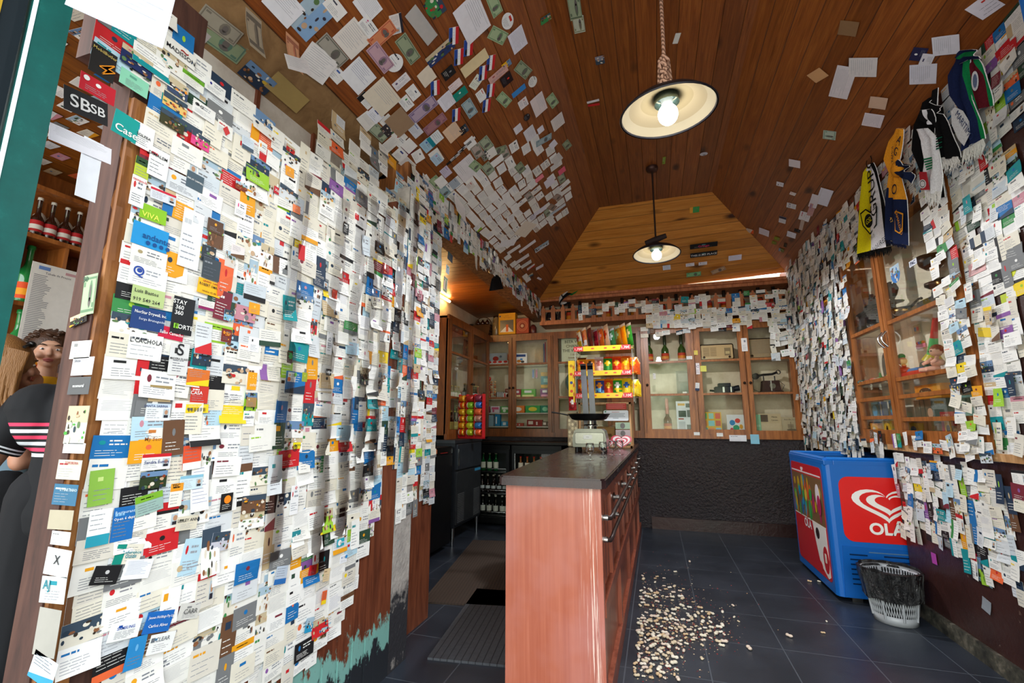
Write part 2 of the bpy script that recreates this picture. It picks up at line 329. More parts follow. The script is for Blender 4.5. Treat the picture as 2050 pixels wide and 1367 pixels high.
    def text(s, fr, u, v, n, st, size, mat='paper', col=(0, 0, 0), ang=0, al='c', sx=1, wmax=None, bold=0):
        vs, fs, w = text_geo(st, bold)
        if wmax and w*size*sx > wmax: sx = wmax/(w*size)
        o = {'c': -w/2, 'l': 0, 'r': -w}[al]; ca, sa = math.cos(ang), math.sin(ang)
        out = []
        for x, y, z in vs:
            a = (x+o)*size*sx; b_ = (y-.35)*size; out.append(fr.P(u+a*ca-b_*sa, v+a*sa+b_*ca, n))
        if fs: s.add(out, fs, mat, col)
        return s
    def grid(s, fn, nu, nv, mat, col=(1, 1, 1), th=None, cols=None, smooth=True):
        # fn(a,b)->point, optional thickness vector function
        vs = [fn(i/nu, j/nv) for j in range(nv+1) for i in range(nu+1)]
        fs = [(j*(nu+1)+i, j*(nu+1)+i+1, (j+1)*(nu+1)+i+1, (j+1)*(nu+1)+i) for j in range(nv) for i in range(nu)]
        cl = [cols(i, j) for j in range(nv) for i in range(nu)] if cols else col
        s.add(vs, fs, mat, cl, smooth)
        if th is not None:
            th = Vector(th); vb = [Vector(v)-th for v in vs]; s.add(vb, [f[::-1] for f in fs], mat, cl, smooth)
            rim = [i for i in range(nu+1)]+[j*(nu+1)+nu for j in range(1, nv+1)]+[nv*(nu+1)+i for i in range(nu-1, -1, -1)]+[j*(nu+1) for j in range(nv-1, 0, -1)]
            n = len(rim); s.add([vs[k] for k in rim]+[vb[k] for k in rim], [(i, n+i, n+(i+1) % n, (i+1) % n) for i in range(n)], mat, col if not isinstance(col, list) else col[0])
        return s
    def build(s, name, parent=None, label=None, cat=None, group=None, kind=None, mods=None, origin=None):
        if not s.V: return None
        if origin is None:
            xs, ys, zs = zip(*s.V); origin = Vector(((min(xs)+max(xs))/2, (min(ys)+max(ys))/2, min(zs)))
        origin = Vector(origin)
        me = bpy.data.meshes.new(name); me.from_pydata([tuple(Vector(v)-origin) for v in s.V], [], s.F)
        for m in s.mats: me.materials.append(MAT[m])
        me.polygons.foreach_set('material_index', s.M); me.polygons.foreach_set('use_smooth', s.S)
        ca = me.color_attributes.new('Col', 'FLOAT_COLOR', 'CORNER'); buf = []
        for p, c in zip(me.polygons, s.C): buf.extend(c*p.loop_total)
        ca.data.foreach_set('color', buf)
        if s.hasuv:
            ul = me.uv_layers.new(name='UVMap'); ub = []
            for p, u in zip(me.polygons, s.U):
                for q in (u or [(0, 0)]*p.loop_total): ub.extend(q)
            ul.data.foreach_set('uv', ub)
        me.update()
        o = bpy.data.objects.new(name, me); C.objects.link(o)
        if parent is not None:
            o.parent = parent; o.location = origin-WL[parent.name]
        else: o.location = origin
        WL[o.name] = origin
        tagit(o, label, cat, group, kind)
        for m in (mods or []):
            q = o.modifiers.new(m[0].lower(), m[0])
            for k_, v_ in m[1].items(): setattr(q, k_, v_)
        return o
WL = {}
def tagit(o, label=None, cat=None, group=None, kind=None):
    if label: o['label'] = label
    if cat: o['category'] = cat
    if group: o['group'] = group
    if kind: o['kind'] = kind
    return o
def thing(name, loc, label, cat, group=None):
    o = bpy.data.objects.new(name, None); o.empty_display_size = .05; C.objects.link(o); o.location = loc; WL[o.name] = Vector(loc)
    return tagit(o, label, cat, group)
def dup(root, loc, label=None, rz=None, group=None, scale=None):
    r = root.copy(); C.objects.link(r); r.location = loc; WL[r.name] = Vector(loc)
    if rz is not None: r.rotation_euler = (0, 0, rz)
    if scale: r.scale = (scale,)*3
    if label: r['label'] = label
    if group: r['group'] = group
    for ch in list(root.children):
        c = ch.copy(); C.objects.link(c); c.parent = r
        for g in ch.children:
            d = g.copy(); C.objects.link(d); d.parent = c
    return r
def rrect(u0, u1, v0, v1, r, seg=3):
    pts = []
    for cx, cy, a0 in ((u1-r, v0+r, -90), (u1-r, v1-r, 0), (u0+r, v1-r, 90), (u0+r, v0+r, 180)):
        for k in range(seg+1):
            a = R_(a0+90*k/seg); pts.append((cx+r*math.cos(a), cy+r*math.sin(a)))
    return pts
def circ(cx, cy, rx, ry=None, n=16, a0=0): ry = ry or rx; return [(cx+rx*math.cos(a0+2*math.pi*k/n), cy+ry*math.sin(a0+2*math.pi*k/n)) for k in range(n)]
def struct(name, mb): return mb.build(name, kind='structure')
# ================================================================== THE ROOM
YF = .3
def slabuv(name, pts, mat, ux, vx, o=(0, 0, 0), thick=.04):
    mb = MB(); O = Vector(o); ux = Vector(ux).normalized(); vx = Vector(vx).normalized()
    mb.add(pts, [tuple(range(len(pts)))], mat, uvs=[((Vector(p)-O).dot(ux), (Vector(p)-O).dot(vx)) for p in pts])
    n = (Vector(pts[1])-Vector(pts[0])).cross(Vector(pts[2])-Vector(pts[0])).normalized()
    return mb.build(name, kind='structure', mods=[('SOLIDIFY', dict(thickness=thick, offset=1 if (n.dot(Vector((0, 2, 1.3))-Vector(pts[0])) < 0) else -1))])
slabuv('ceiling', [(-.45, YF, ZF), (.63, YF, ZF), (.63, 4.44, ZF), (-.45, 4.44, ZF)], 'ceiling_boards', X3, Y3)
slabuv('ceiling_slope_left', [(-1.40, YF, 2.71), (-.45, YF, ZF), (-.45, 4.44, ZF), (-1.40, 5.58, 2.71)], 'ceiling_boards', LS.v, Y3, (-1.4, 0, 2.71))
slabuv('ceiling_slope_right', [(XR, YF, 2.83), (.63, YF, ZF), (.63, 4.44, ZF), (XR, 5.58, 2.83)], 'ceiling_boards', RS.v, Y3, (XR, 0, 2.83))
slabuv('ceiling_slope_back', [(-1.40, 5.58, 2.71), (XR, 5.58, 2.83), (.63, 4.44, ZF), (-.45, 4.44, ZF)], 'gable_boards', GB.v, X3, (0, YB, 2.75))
slabuv('ceiling_bar', [(-2.45, 2.2, 2.62), (-1.5, 2.2, 2.62), (-1.5, 5.88, 2.62), (-2.45, 5.88, 2.62)], 'bar_ceiling_boards', Y3, X3)
slabuv('ceiling_side_room', [(-3.5, .3, 2.62), (-1.6, .3, 2.62), (-1.6, 2.9, 2.62), (-3.5, 2.9, 2.62)], 'bar_ceiling_boards', X3, Y3)

mb = MB(); mb.add([(-3.5, -1.2, 0), (2.0, -1.2, 0), (2.0, 5.7, 0), (-3.5, 5.7, 0)], [(0, 1, 2, 3)], 'floor_tiles')
mb.wbox(-3.5, 2.0, -1.2, 5.7, -.08, -.001, 'floor_tiles'); struct('floor', mb)

mb = MB()                                                   # back wall: glossy black stucco below, cream behind cupboards
mb.wbox(-2.35, 1.82, YB, YB+.32, 0, 1.0, 'black_stucco')
mb.wbox(-2.35, 1.55, YB+.28, YB+.32, 1.0, 2.9, 'cream_wall')
struct('wall_back', mb)
mb = MB(); mb.wbox(-.1, 1.8, YB-.022, YB, 0, .125, 'maroon_wall'); struct('baseboard_back', mb)
mb = MB(); mb.wbox(-1.42, 1.8, YB-.02, YB+.30, 2.70, 2.78, 'fence_wood'); mb.wbox(-1.40, XR, YB-.05, YB-.02, 2.735, 2.765, 'fence_wood'); struct('trim_1', mb)

CY0, CY1, CZ0, CZ1 = 2.70, 4.16, 1.03, 2.50                  # hole of the right wall cupboard
mb = MB()
mb.wbox(XR, XR+.32, YF, 3.69, 0, .98, 'maroon_wall')
mb.wbox(XR+.29, XR+.34, 3.69, YB+.3, 0, .98, 'maroon_wall')
mb.wbox(XR, XR+.32, YF, CY0, .98, 2.9, 'maroon_wall'); mb.wbox(XR, XR+.32, CY1, YB+.3, .98, 2.9, 'door_brown')
mb.wbox(XR, XR+.32, CY0, CY1, .98, CZ0, 'cream_wall'); mb.wbox(XR, XR+.32, CY0, CY1, CZ1, 2.9, 'door_brown')
mb.wbox(XR+.28, XR+.32, CY0, CY1, CZ0, CZ1, 'cream_wall')
struct('wall_right', mb)
mb = MB(); mb.wbox(XR-.018, XR+.001, YF, 3.70, 0, .085, 'slate_wall'); struct('baseboard_right', mb)
mb = MB(); mb.wbox(XR-.02, XR+.001, 2.0, 3.72, .985, 1.02, 'pale_wood'); struct('trim_2', mb)

mb = MB()                                                   # left partition: panel, plank, plaster pier, recess with white back
mb.wbox(-1.60, XL-.006, .86, 1.93, 0, 2.03, 'door_worn')
mb.wbox(XL-.03, XL-.004, .86, 1.93, 2.03, 2.17, 'door_worn')
for k in range(12): mb.wbox(XL-.007, XL-.001, .88+k*.09, .955+k*.09, .02, 1.98, 'door_worn')
mb.wbox(-1.62, -1.60, .88, 2.25, 2.0, 2.63, 'white_board')
for y in (1.0, 1.34, 1.68, 2.02): mb.wbox(-1.60, -1.585, y, y+.018, 2.03, 2.62, 'door_worn')
struct('wall_left', mb)
mb = MB(); mb.wbox(-1.40, XL, 1.935, 2.055, 0, 2.3, 'door_worn'); struct('trim_3', mb)
mb = MB(); mb.wbox(-1.45, XL, 2.06, 2.22, 0, 2.45, 'plaster'); struct('trim_4', mb)
mb = MB(); mb.wbox(-1.60, -1.37, 2.225, 2.69, 0, 2.5, 'door_brown'); struct('trim_5', mb)
mb = MB(); mb.wbox(-1.345, -1.262, .70, .86, 0, 2.10, 'jamb_wood'); mb.wbox(-1.30, XL-.004, .60, .86, 2.02, 2.36, 'jamb_wood'); struct('trim_6', mb)
mb = MB()                                                   # chipped golden brown corner post
mb.grid(lambda a, b_: Vector((XL-.005+.012*math.sin(b_*60)*math.sin(b_*23)*.25, .705+.055*a, b_*1.98)) if a > .4 else Vector((XL-.02+.004*math.sin(b_*90), .700, b_*1.98)), 4, 60, 'old_wood')
mb.wbox(XL-.06, XL-.004, .704, .765, 0, 1.98, 'old_wood'); struct('trim_7', mb)
mb = MB(); mb.add([(-1.605, .3, 2.56), (-1.40, .3, 2.71), (-1.40, 2.25, 2.72), (-1.605, 2.25, 2.60)], [(0, 1, 2, 3)], 'soffit_wood'); mb.wbox(-1.60, -1.42, 2.2, 2.25, 2.45, 2.7, 'old_wood'); struct('trim_8', mb)
mb = MB(); mb.wbox(-1.53, -1.36, 2.22, YB+.28, 2.505, 2.72, 'old_wood'); struct('ceiling_beam', mb)

mb = MB()
mb.wbox(-2.45, -2.35, 2.9, YB+.3, 0, 2.66, 'cream_wall'); mb.wbox(-3.5, -2.35, 2.9, 2.98, 0, 2.66, 'cream_wall')
struct('wall_bar', mb)
mb = MB(); mb.wbox(-3.5, -3.42, .0, 2.95, 0, 2.66, 'cabinet_wood_dark'); struct('wall_side_room', mb)
mb = MB()                                                   # facade over the opening and beside it
mb.wbox(-3.5, 1.8, YF-.12, YF, 2.62, 3.5, 'facade_plaster'); mb.wbox(XR, 2.0, YF-.2, YF, 0, 3.5, 'facade_plaster')
mb.wbox(-1.95, -1.62, .45, .55, 0, 2.62, 'facade_plaster')
struct('wall_front', mb)
# green door jamb, near the lens on the left; blue jamb on the right
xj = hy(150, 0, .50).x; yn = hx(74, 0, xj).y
mb = MB(); mb.wbox(xj-.12, xj, yn, .50, 0, 2.6, 'green_paint'); mb.wbox(xj-.002, xj+.0015, yn-.003, yn+.0025, 0, 2.6, 'plastic', '#e4f2ff'); struct('door_1', mb)  # thin pale strip paints the highlight along the jamb's near corner
mb = MB(); y2 = hx(12, 0, xj).y; mb.wbox(xj-.05, xj-.012, y2, yn-.006, 0, 2.6, 'matte', '#03121a'); mb.wbox(xj-.05, xj-.010, y2-.006, y2, 0, 2.6, 'matte', '#a8881c'); struct('dark_panel', mb)  # near-black flat panel with a yellow edge, left of the green jamb
mb = MB(); mb.wbox(1.325, 1.485, 1.80, 1.87, 0, 2.83, 'blue_paint'); struct('door_2', mb)
# ================================================================== COUNTER
CL0, CR0, CL1, CR1, YC0, YC1, ZC = -.655, -.205, -.86, -.185, 1.90, 5.40, .93   # top outline, near and far
ct = thing('bar_counter', (-.43, YC0, 0), 'long reddish wooden bar counter with a dark polished top, running back from the doorway', 'counter')
def cedge(side, y, ins=0):
    k = (y-YC0)/(YC1-YC0); return (CL0+(CL1-CL0)*k+ins) if side < 0 else (CR0+(CR1-CR0)*k-ins)
mb = MB(); top = [(CL0+.015, YC0), (CR0-.015, YC0), (CR0, YC0+.02), (CR1, YC1), (CL1, YC1), (CL0, YC0+.02)]
fz = Frame((0, 0, ZC), X3, Y3, Z3)
mb.prism(fz, top, -.038, -.006, 'countertop'); mb.prism(fz, [(x*1+(.005 if x < -.4 else -.005), y+(.005 if y < 3 else 0)) for x, y in top], -.007, 0, 'countertop')
mb.build('worktop', ct, label='dark polished worktop with a worn sheen')
mb = MB(); mb.add([(cedge(-1, YC0, .025), YC0+.03, 0), (cedge(1, YC0, .025), YC0+.03, 0), (cedge(1, YC0, .025), YC0+.03, ZC-.037), (cedge(-1, YC0, .025), YC0+.03, ZC-.037)], [(0, 1, 2, 3)], 'counter_front')
mb.wbox(CL0+.026, CR0-.027, YC0+.0301, YC0+.06, 0, ZC-.038, 'counter_front'); mb.wbox(CR0-.045, CR0-.022, YC0+.024, YC0+.06, 0, ZC-.04, 'counter_front')
mb.build('end_panel', ct, label='worn salmon brown end panel facing the door')
mb = MB()
a, b_ = Vector((cedge(1, YC0+.06, .05), YC0+.06, 0)), Vector((cedge(1, YC1, .05), YC1, 0))
CS = Frame(a, (b_-a), Z3, (b_-a).normalized().cross(Z3)); LC = (b_-a).length
mb.box(CS, 0, LC, 0, ZC-.04, -.03, 0, 'counter_panel'); mb.wbox(CL0+.03, CL0+.05, YC0+.06, YC1, 0, ZC-.04, 'counter_panel'); mb.build('carcass', ct)
mb = MB(); mb.box(CS, 0, LC, ZC-.10, ZC-.04, 0, .028, 'counter_panel'); mb.box(CS, 0, LC, .40, .455, 0, .032, 'counter_panel'); mb.box(CS, 0, LC, .0, .09, 0, .026, 'counter_panel'); mb.build('side_rail', ct)
npn = 9
for k in range(npn):
    u0 = k*LC/npn; mb = MB(); mb.box(CS, u0, u0+.05, .455, ZC-.10, 0, .024, 'counter_panel')
    for q in range(3): mb.box(CS, u0+.07+q*.10, u0+.15+q*.10, .47, ZC-.115, 0, .012, 'counter_panel')
    mb.build('upper_panel', ct)
    if k % 2 == 0:
        mb = MB(); mb.box(CS, u0, u0+.05, .09, .40, 0, .024, 'counter_panel'); mb.box(CS, u0+.05, min(LC, u0+2*LC/npn), .09, .40, 0, .004, 'counter_panel'); mb.build('lower_panel', ct)
for zz, n0 in ((.77, .058), (.685, .054)):
    mb = MB(); mb.tube([CS.P(.02, zz, .02), CS.P(.02, zz, n0), CS.P(.09, zz+.003, n0+.004)]+[CS.P(u, zz, n0) for u in (.16, 1, 2, 3, LC-.1)]+[CS.P(LC-.1, zz, .02)], .009, 8, 'darkmetal', '#3a2c2a')
    r_ = mb.build('foot_rail', ct, label='dark metal bar rail')
    for k in range(7):
        u = .02+k*(LC-.12)/6; mb = MB(); mb.tube([CS.P(u, zz, .02), CS.P(u, zz, n0-.01)], .012, 8, 'metal', '#b9b4ae'); mb.tube([CS.P(u, zz, .018), CS.P(u, zz, .024)], .024, 10, 'metal', '#8f8a86'); mb.build('bracket', r_)

# ================================================================== WALL CUPBOARDS
def cupboard(fr, u0, u1, v0, v1, depth, label, doors, shelves, wood_='cabinet_wood', cat='cabinet', knob='knob', back='cream_wall', group=None, name='wall_cabinet', gl='pane'):
    t = thing(name, fr.P((u0+u1)/2, v0, -depth/2), label, cat, group)
    mb = MB(); T = .022
    mb.box(fr, u0, u1, v0, v1, -depth, -depth+.012, back); mb.box(fr, u0, u0+T, v0, v1, -depth, -.002, wood_); mb.box(fr, u1-T, u1, v0, v1, -depth, -.002, wood_)
    mb.box(fr, u0, u1, v0, v0+T, -depth, -.002, wood_); mb.box(fr, u0, u1, v1-T, v1, -depth, -.002, wood_); mb.build('carcass', t)
    mb = MB()
    mb.box(fr, u0-.004, u1+.004, v1-.035, v1+.012, -.01, .012, wood_); mb.box(fr, u0-.004, u1+.004, v0-.02, v0+.035, -.01, .018, wood_)
    mb.box(fr, u0, doors[0][0], v0, v1, -.02, .004, wood_); mb.box(fr, doors[-1][1], u1, v0, v1, -.02, .004, wood_)
    for (a, b2) in zip(doors, doors[1:]):
        if b2[0]-a[1] > .002: mb.box(fr, a[1], b2[0], v0, v1, -.02, .004, wood_)
    mb.build('face_frame', t)
    for v in shelves:
        mb = MB(); mb.box(fr, u0+T, u1-T, v-.012, v, -depth+.012, -.03, back); mb.build('shelf', t)
    for d in doors:
        a, b2, mv, side = d[:4]; st = d[4] if len(d) > 4 else .045; va, vb = v0+.035, v1-.035
        mb = MB(); mb.box(fr, a+.002, a+st, va, vb, -.018, .016, wood_); mb.box(fr, b2-st, b2-.002, va, vb, -.018, .016, wood_)
        mb.box(fr, a+st, b2-st, va, va+st*.95, -.018, .016, wood_); mb.box(fr, a+st, b2-st, vb-st*.95, vb, -.018, .016, wood_)
        for m_ in mv: mb.box(fr, a+st, b2-st, m_-.012, m_+.012, -.016, .012, wood_)
        for (uu, du) in ((a+st, .005), (b2-st-.005, .005)): mb.box(fr, uu, uu+du, va+st, vb-st, -.01, .008, wood_)
        do = mb.build('door', t)
        cuts = [va+st]+sorted(mv)+[vb-st]
        for c0, c1 in zip(cuts, cuts[1:]):
            mb = MB(); mb.box(fr, a+st, b2-st, c0, c1, -.004, -.001, gl); mb.build('pane', do)
        ku = a+st*.5 if side < 0 else b2-st*.5
        mb = MB()
        if knob == 'knob': mb.lathe(fr.P(ku, (va+vb)/2-.05, .016), [(.005, 0), (.005, .012), (.014, .018), (.015, .026), (.008, .032), (0, .033)], 10, 'darkmetal', '#2b1a10', fr)
        elif knob == 'bow': mb.tube([fr.P(ku, 1.70+.10*q, .016+.03*math.sin(math.pi*(q+.5))) for q in [-.5+i/10 for i in range(11)]], .007, 8, 'metal', '#d8d8dc')
        mb.build('handle' if knob == 'bow' else 'knob', do)
    return t
BZ0, BZ1 = 1.005, 2.285
BL = Frame((0, YB, 0), X3, Z3, -Y3)
cupboard(BL, -2.31, -1.205, BZ0, BZ1, .27, 'brown glazed wall cabinet with two doors of sweets and boxes, behind the snack roll rack', [(-2.29, -1.745, [1.90, 1.47], 1), (-1.74, -1.225, [1.90, 1.47], -1)], [1.89, 1.46, 1.11], 'cabinet_wood_dark', group=None)
cupboard(BL, -1.20, -.135, BZ0, BZ1, .27, 'brown glazed cabinet holding a printed beer sign, behind the crisp rack', [(-1.185, -.50, [1.90, 1.47], 1), (-.27, -.145, [1.86, 1.48], -1, .03)], [1.89, 1.46], 'cabinet_wood_dark')
cupboard(BL, -.13, .46, BZ0, BZ1, .27, 'glazed cabinet with three green bottles on its top shelf', [(-.10, .43, [1.86, 1.48], -1, .05)], [1.865, 1.49], gl='pane_bright')
cupboard(BL, .465, .985, BZ0, BZ1, .27, 'glazed cabinet with a cream radio on top and two picture booklets below', [(.475, .98, [1.86, 1.48], 1, .05)], [1.865, 1.49])
cupboard(BL, .99, 1.485, BZ0, BZ1, .27, 'glazed cabinet in the back corner holding the antique telephone', [(.995, 1.465, [1.86, 1.48], -1, .04)], [1.865, 1.49])
SB = Frame((-2.33, 0, 0), Y3, Z3, X3)                          # cupboard on the bar's left wall
cupboard(Frame((-2.06, 0, 0), Y3, Z3, X3), 4.30, 5.56, BZ0, BZ1, .28, 'brown glazed cabinet on the side wall with small bottles, above the ice machine', [(4.33, 4.93, [1.90, 1.42], 1), (4.94, 5.54, [1.90, 1.42], -1)], [1.89, 1.41], 'cabinet_wood_dark')
# right wall cupboard
cupboard(RT, -4.15, -2.71, 1.035, 2.495, .17, 'orange brown glazed wall cupboard with two doors, full of toys, irons and old tins', [(-4.13, -3.55, [1.815, 1.45, 1.325, 1.195], 1), (-3.545, -2.73, [1.80, 1.43, 1.32, 1.18], -1)], [1.812, 1.437, 1.18], 'cabinet_wood', knob='bow', back='cream_panel')

# ================================================================== FENCED BOTTLE SHELF on the back wall
fs = thing('fenced_shelf', (.05, 5.66, 2.41), 'high wooden shelf with a little picket fence front, above the back cabinets', 'shelf')
FS = Frame((0, 5.55, 0), X3, Z3, -Y3)
mb = MB(); mb.wbox(-1.36, 1.46, 5.53, 5.86, 2.395, 2.42, 'fence_wood'); mb.wbox(-1.36, 1.46, 5.525, 5.545, 2.385, 2.425, 'fence_wood'); mb.build('shelf_board', fs)
mb = MB(); mb.box(FS, -1.35, 1.45, 2.555, 2.585, -.006, .006, 'fence_wood'); mb.box(FS, -1.35, 1.45, 2.425, 2.445, -.006, .006, 'fence_wood'); mb.build('fence_rail', fs)
k = 0
while -1.34+k*.128 < 1.42:
    u = -1.34+k*.128; mb = MB(); mb.prism(FS, [(u, 2.42), (u+.052, 2.42), (u+.052, 2.60), (u+.034, 2.612), (u+.04, 2.626), (u+.026, 2.642), (u+.012, 2.626), (u+.018, 2.612), (u, 2.60)], .006, .016, 'fence_wood'); mb.build('picket', fs); k += 1

# ================================================================== BAR APPLIANCES
im = thing('ice_machine', (-2.05, 4.5, 0), 'tall charcoal steel ice machine on short legs, beside the bottle coolers', 'ice machine')
IX = -1.88; IF = Frame((IX, 0, 0), Y3, Z3, X3)
mb = MB(); mb.wbox(-2.34, IX, 4.15, 4.84, .17, .96, 'darkmetal', '#30343a'); mb.wbox(-2.34, IX+.01, 4.13, 4.86, .955, .985, 'darkmetal', '#3b4046'); mb.build('cabinet_body', im)
mb = MB(); mb.rbox(IF, 4.18, 4.82, .70, .945, 0, .018, .008, 'darkmetal', '#3e454d'); d_ = mb.build('door', im)
mb = MB(); mb.box(IF, 4.185, 4.195, .74, .90, .018, .03, 'metal', '#b8bcc0'); mb.build('handle', d_)
mb = MB(); mb.rbox(IF, 4.18, 4.82, .19, .685, 0, .014, .008, 'darkmetal', '#3c3f42'); d_ = mb.build('front_panel', im)
for u0 in (4.21, 4.62):
    mb = MB()
    for k in range(17): mb.box(IF, u0, u0+.15, .21+k*.016, .217+k*.016, .014, .019, 'darkmetal', '#7d7f80')
    mb.build('vent', d_)
mb = MB(); mb.box(IF, 4.64, 4.80, .652, .678, .014, .017, 'plastic', '#2f86b0'); mb.build('badge', d_)
for (x, y) in ((-2.3, 4.18), (-1.9, 4.18), (-2.3, 4.80), (-1.9, 4.80)):
    mb = MB(); mb.tube([(x, y, 0), (x, y, .17)], [.014, .019], 10, 'metal', '#b8bcc0'); mb.build('leg', im)
# tall dark fridge in front of it, by the doorway
fd = thing('dark_fridge', (-2.1, 3.85, 0), 'plain black fridge with a small control strip, left of the ice machine', 'fridge')
mb = MB(); mb.wbox(-2.34, -1.90, 3.50, 4.12, .05, .93, 'darkmetal', '#17181a'); mb.build('cabinet_body', fd)
mb = MB(); FF = Frame((-1.90, 0, 0), Y3, Z3, X3); mb.rbox(FF, 3.51, 4.11, .06, .86, 0, .016, .01, 'darkmetal', '#1b1c1f'); d_ = mb.build('door', fd); mb = MB(); mb.box(FF, 3.51, 4.11, .868, .925, 0, .014, 'metal', '#6a6c70'); mb.box(FF, 3.70, 3.78, .88, .915, .014, .016, 'plastic', '#b5571e'); mb.box(FF, 3.85, 4.0, .875, .88, .014, .016, 'plastic', '#a02018'); mb.build('control_strip', fd)

def bottle_mesh(h, r, glass, label=None, cap=None, neck=.42, seg=12, lab=(.18, .48), foil=None):
    nr = r*.36; sh = h*(1-neck)
    prof = [(r*.9, 0), (r, h*.02), (r, sh*.82), (r*.86, sh*.94), (nr*1.25, sh*1.10), (nr, sh*1.22), (nr, h*.955), (nr*1.12, h*.96), (nr*1.12, h*.985), (nr, h)]
    return prof
def bottle(c, h, r, glass, lab, label, group, cap='#c8b060', labr=(.16, .50), foil=None, name='bottle', cat='bottle', neck=.42, seg=12, band=None):
    t = thing(name, c, label, cat, group); c = Vector(c)
    mb = MB(); prof = bottle_mesh(h, r, glass, neck=neck); mb.lathe(c, prof, seg, 'bottle_glass', glass); mb.build('glass_body', t, origin=c)
    if lab:
        z0, z1 = h*labr[0], h*labr[1]; mb = MB(); pr = [(r*1.015, z0), (r*1.02, z0+(z1-z0)*.22), (r*1.02, z0+(z1-z0)*.62), (r*1.015, z1)]
        mb.lathe(c, pr, seg, 'paper', lab, cols=[band or lab, lab, band or lab]); mb.build('paper_label', t, origin=c)
    nr = r*.36; sh = h*(1-neck); fz0 = sh*1.22 if foil else h*.94
    mb = MB(); mb.lathe(c, [(nr*1.22, fz0), (nr*1.22, h*1.004), (nr*.9, h*1.01)], seg, 'plastic', foil or cap); mb.build('cap' if not foil else 'foil', t, origin=c)
    return t
def row(proto, pts, labels=None, rz=None, scales=None):
    for i, p in enumerate(pts): dup(proto, p, labels[i] if labels else None, rz, scale=scales[i] if scales else None)

def cooler(x0, x1, label, seedv):
    t = thing('bottle_cooler', ((x0+x1)/2, 5.3, 0), label, 'fridge'); YF_ = 5.10
    mb = MB(); mb.wbox(x0, x0+.03, YF_+.02, 5.56, .03, .88, 'darkmetal', '#111214'); mb.wbox(x1-.03, x1, YF_+.02, 5.56, .03, .88, 'darkmetal', '#111214'); mb.wbox(x0, x1, 5.53, 5.56, .03, .88, 'darkmetal', '#2a2d30')
    mb.wbox(x0, x1, YF_+.02, 5.56, .03, .10, 'darkmetal', '#111214'); mb.wbox(x0, x1, YF_+.0, 5.56, .85, .90, 'darkmetal', '#0c0c0d'); mb.wbox(x0+.03, x1-.03, 5.50, 5.53, .10, .84, 'darkmetal', '#3a4040'); mb.build('cabinet_body', t)
    F_ = Frame((0, YF_, 0), X3, Z3, -Y3)
    mb = MB()
    mb.box(F_, x0+.005, x0+.04, .05, .85, -.02, .015, 'darkmetal', '#101113'); mb.box(F_, x1-.04, x1-.005, .05, .85, -.02, .015, 'darkmetal', '#101113'); mb.box(F_, x0+.04, x1-.04, .05, .10, -.02, .015, 'darkmetal', '#101113'); mb.box(F_, x0+.04, x1-.04, .81, .85, -.02, .015, 'darkmetal', '#101113'); mb.box(F_, x0+.04, x0+.046, .1, .81, .0, .016, 'metal', '#c8ccd0')
    d_ = mb.build('door', t); mb = MB(); mb.box(F_, x0+.04, x1-.04, .10, .81, -.004, 0, 'pane'); mb.build('pane', d_)
    for z in (.12, .36, .60):
        mb = MB()
        for k in range(9): mb.wbox(x0+.03, x1-.03, YF_+.04+k*.045, YF_+.044+k*.045, z-.012, z-.006, 'metal', '#c8ccd0')
        mb.tube([(x0+.04, YF_+.035, z+.03), (x1-.06, YF_+.035, z+.03), (x1-.05, YF_+.035, z-.01)], .003, 6, 'metal', '#d8dce0'); mb.tube([(x0+.03, YF_+.035, z-.009), (x1-.03, YF_+.035, z-.009)], .004, 6, 'metal', '#d8dce0'); mb.build('wire_shelf', t)
cooler(-2.10, -1.62, 'black glass-door bottle cooler against the back wall, nearest the ice machine', 1)
cooler(-1.60, -1.02, 'black glass-door bottle cooler mostly hidden by the counter', 2)
cg = dict(green='#1d6b3a', brown='#2e1608', clear='#8fa0a0', red='#a8301c')
p1 = bottle((-1.99, 5.22, .60), .20, .03, '#145e2e', '#e8ead8', 'green beer bottle with a pale label, top shelf of the left cooler', 'green bottles in the left cooler', cap='#d8d4c0')
row(p1, [(-1.91, 5.22, .60), (-1.83, 5.22, .60), (-1.95, 5.32, .60), (-1.87, 5.32, .60)])
tagit(p1, group='green bottles in the left cooler')
p2 = bottle((-2.00, 5.22, .36), .19, .028, '#160a06', '#c8d0d0', 'dark beer bottle with a small round label, middle shelf of the left cooler', 'dark bottles in the left cooler, middle shelf', cap='#b8b0a0', labr=(.2, .38)); row(p2, [(-1.93, 5.22, .36), (-1.86, 5.22, .36), (-1.79, 5.22, .36), (-1.72, 5.22, .36), (-1.97, 5.32, .36), (-1.88, 5.32, .36)])
p3 = bottle((-1.99, 5.22, .12), .20, .03, '#0c100c', '#e0e4d8', 'dark bottle with a large white label, bottom shelf of the left cooler', 'dark bottles in the left cooler, bottom shelf', cap='#d8d8c8', labr=(.15, .45)); row(p3, [(-1.91, 5.22, .12), (-1.83, 5.22, .12), (-1.75, 5.22, .12), (-1.95, 5.32, .12), (-1.87, 5.32, .12), (-1.70, 5.22, .12)])
p4 = bottle((-1.52, 5.20, .60), .17, .03, '#9a5a28', '#e8dcc8', 'amber soft drink bottle with a red cap, top shelf of the right cooler', 'red-capped bottles in the right cooler', cap='#c02018', labr=(.2, .6)); row(p4, [(-1.44, 5.20, .60), (-1.36, 5.20, .60), (-1.28, 5.20, .60), (-1.20, 5.20, .60), (-1.12, 5.20, .60)])
p5 = bottle((-1.51, 5.22, .36), .19, .03, '#9aa8a8', '#e8ece8', 'clear bottle with a white label, middle shelf of the right cooler', 'clear bottles in the right cooler', cap='#f0f0f0'); row(p5, [(-1.43, 5.22, .36), (-1.35, 5.22, .36)])
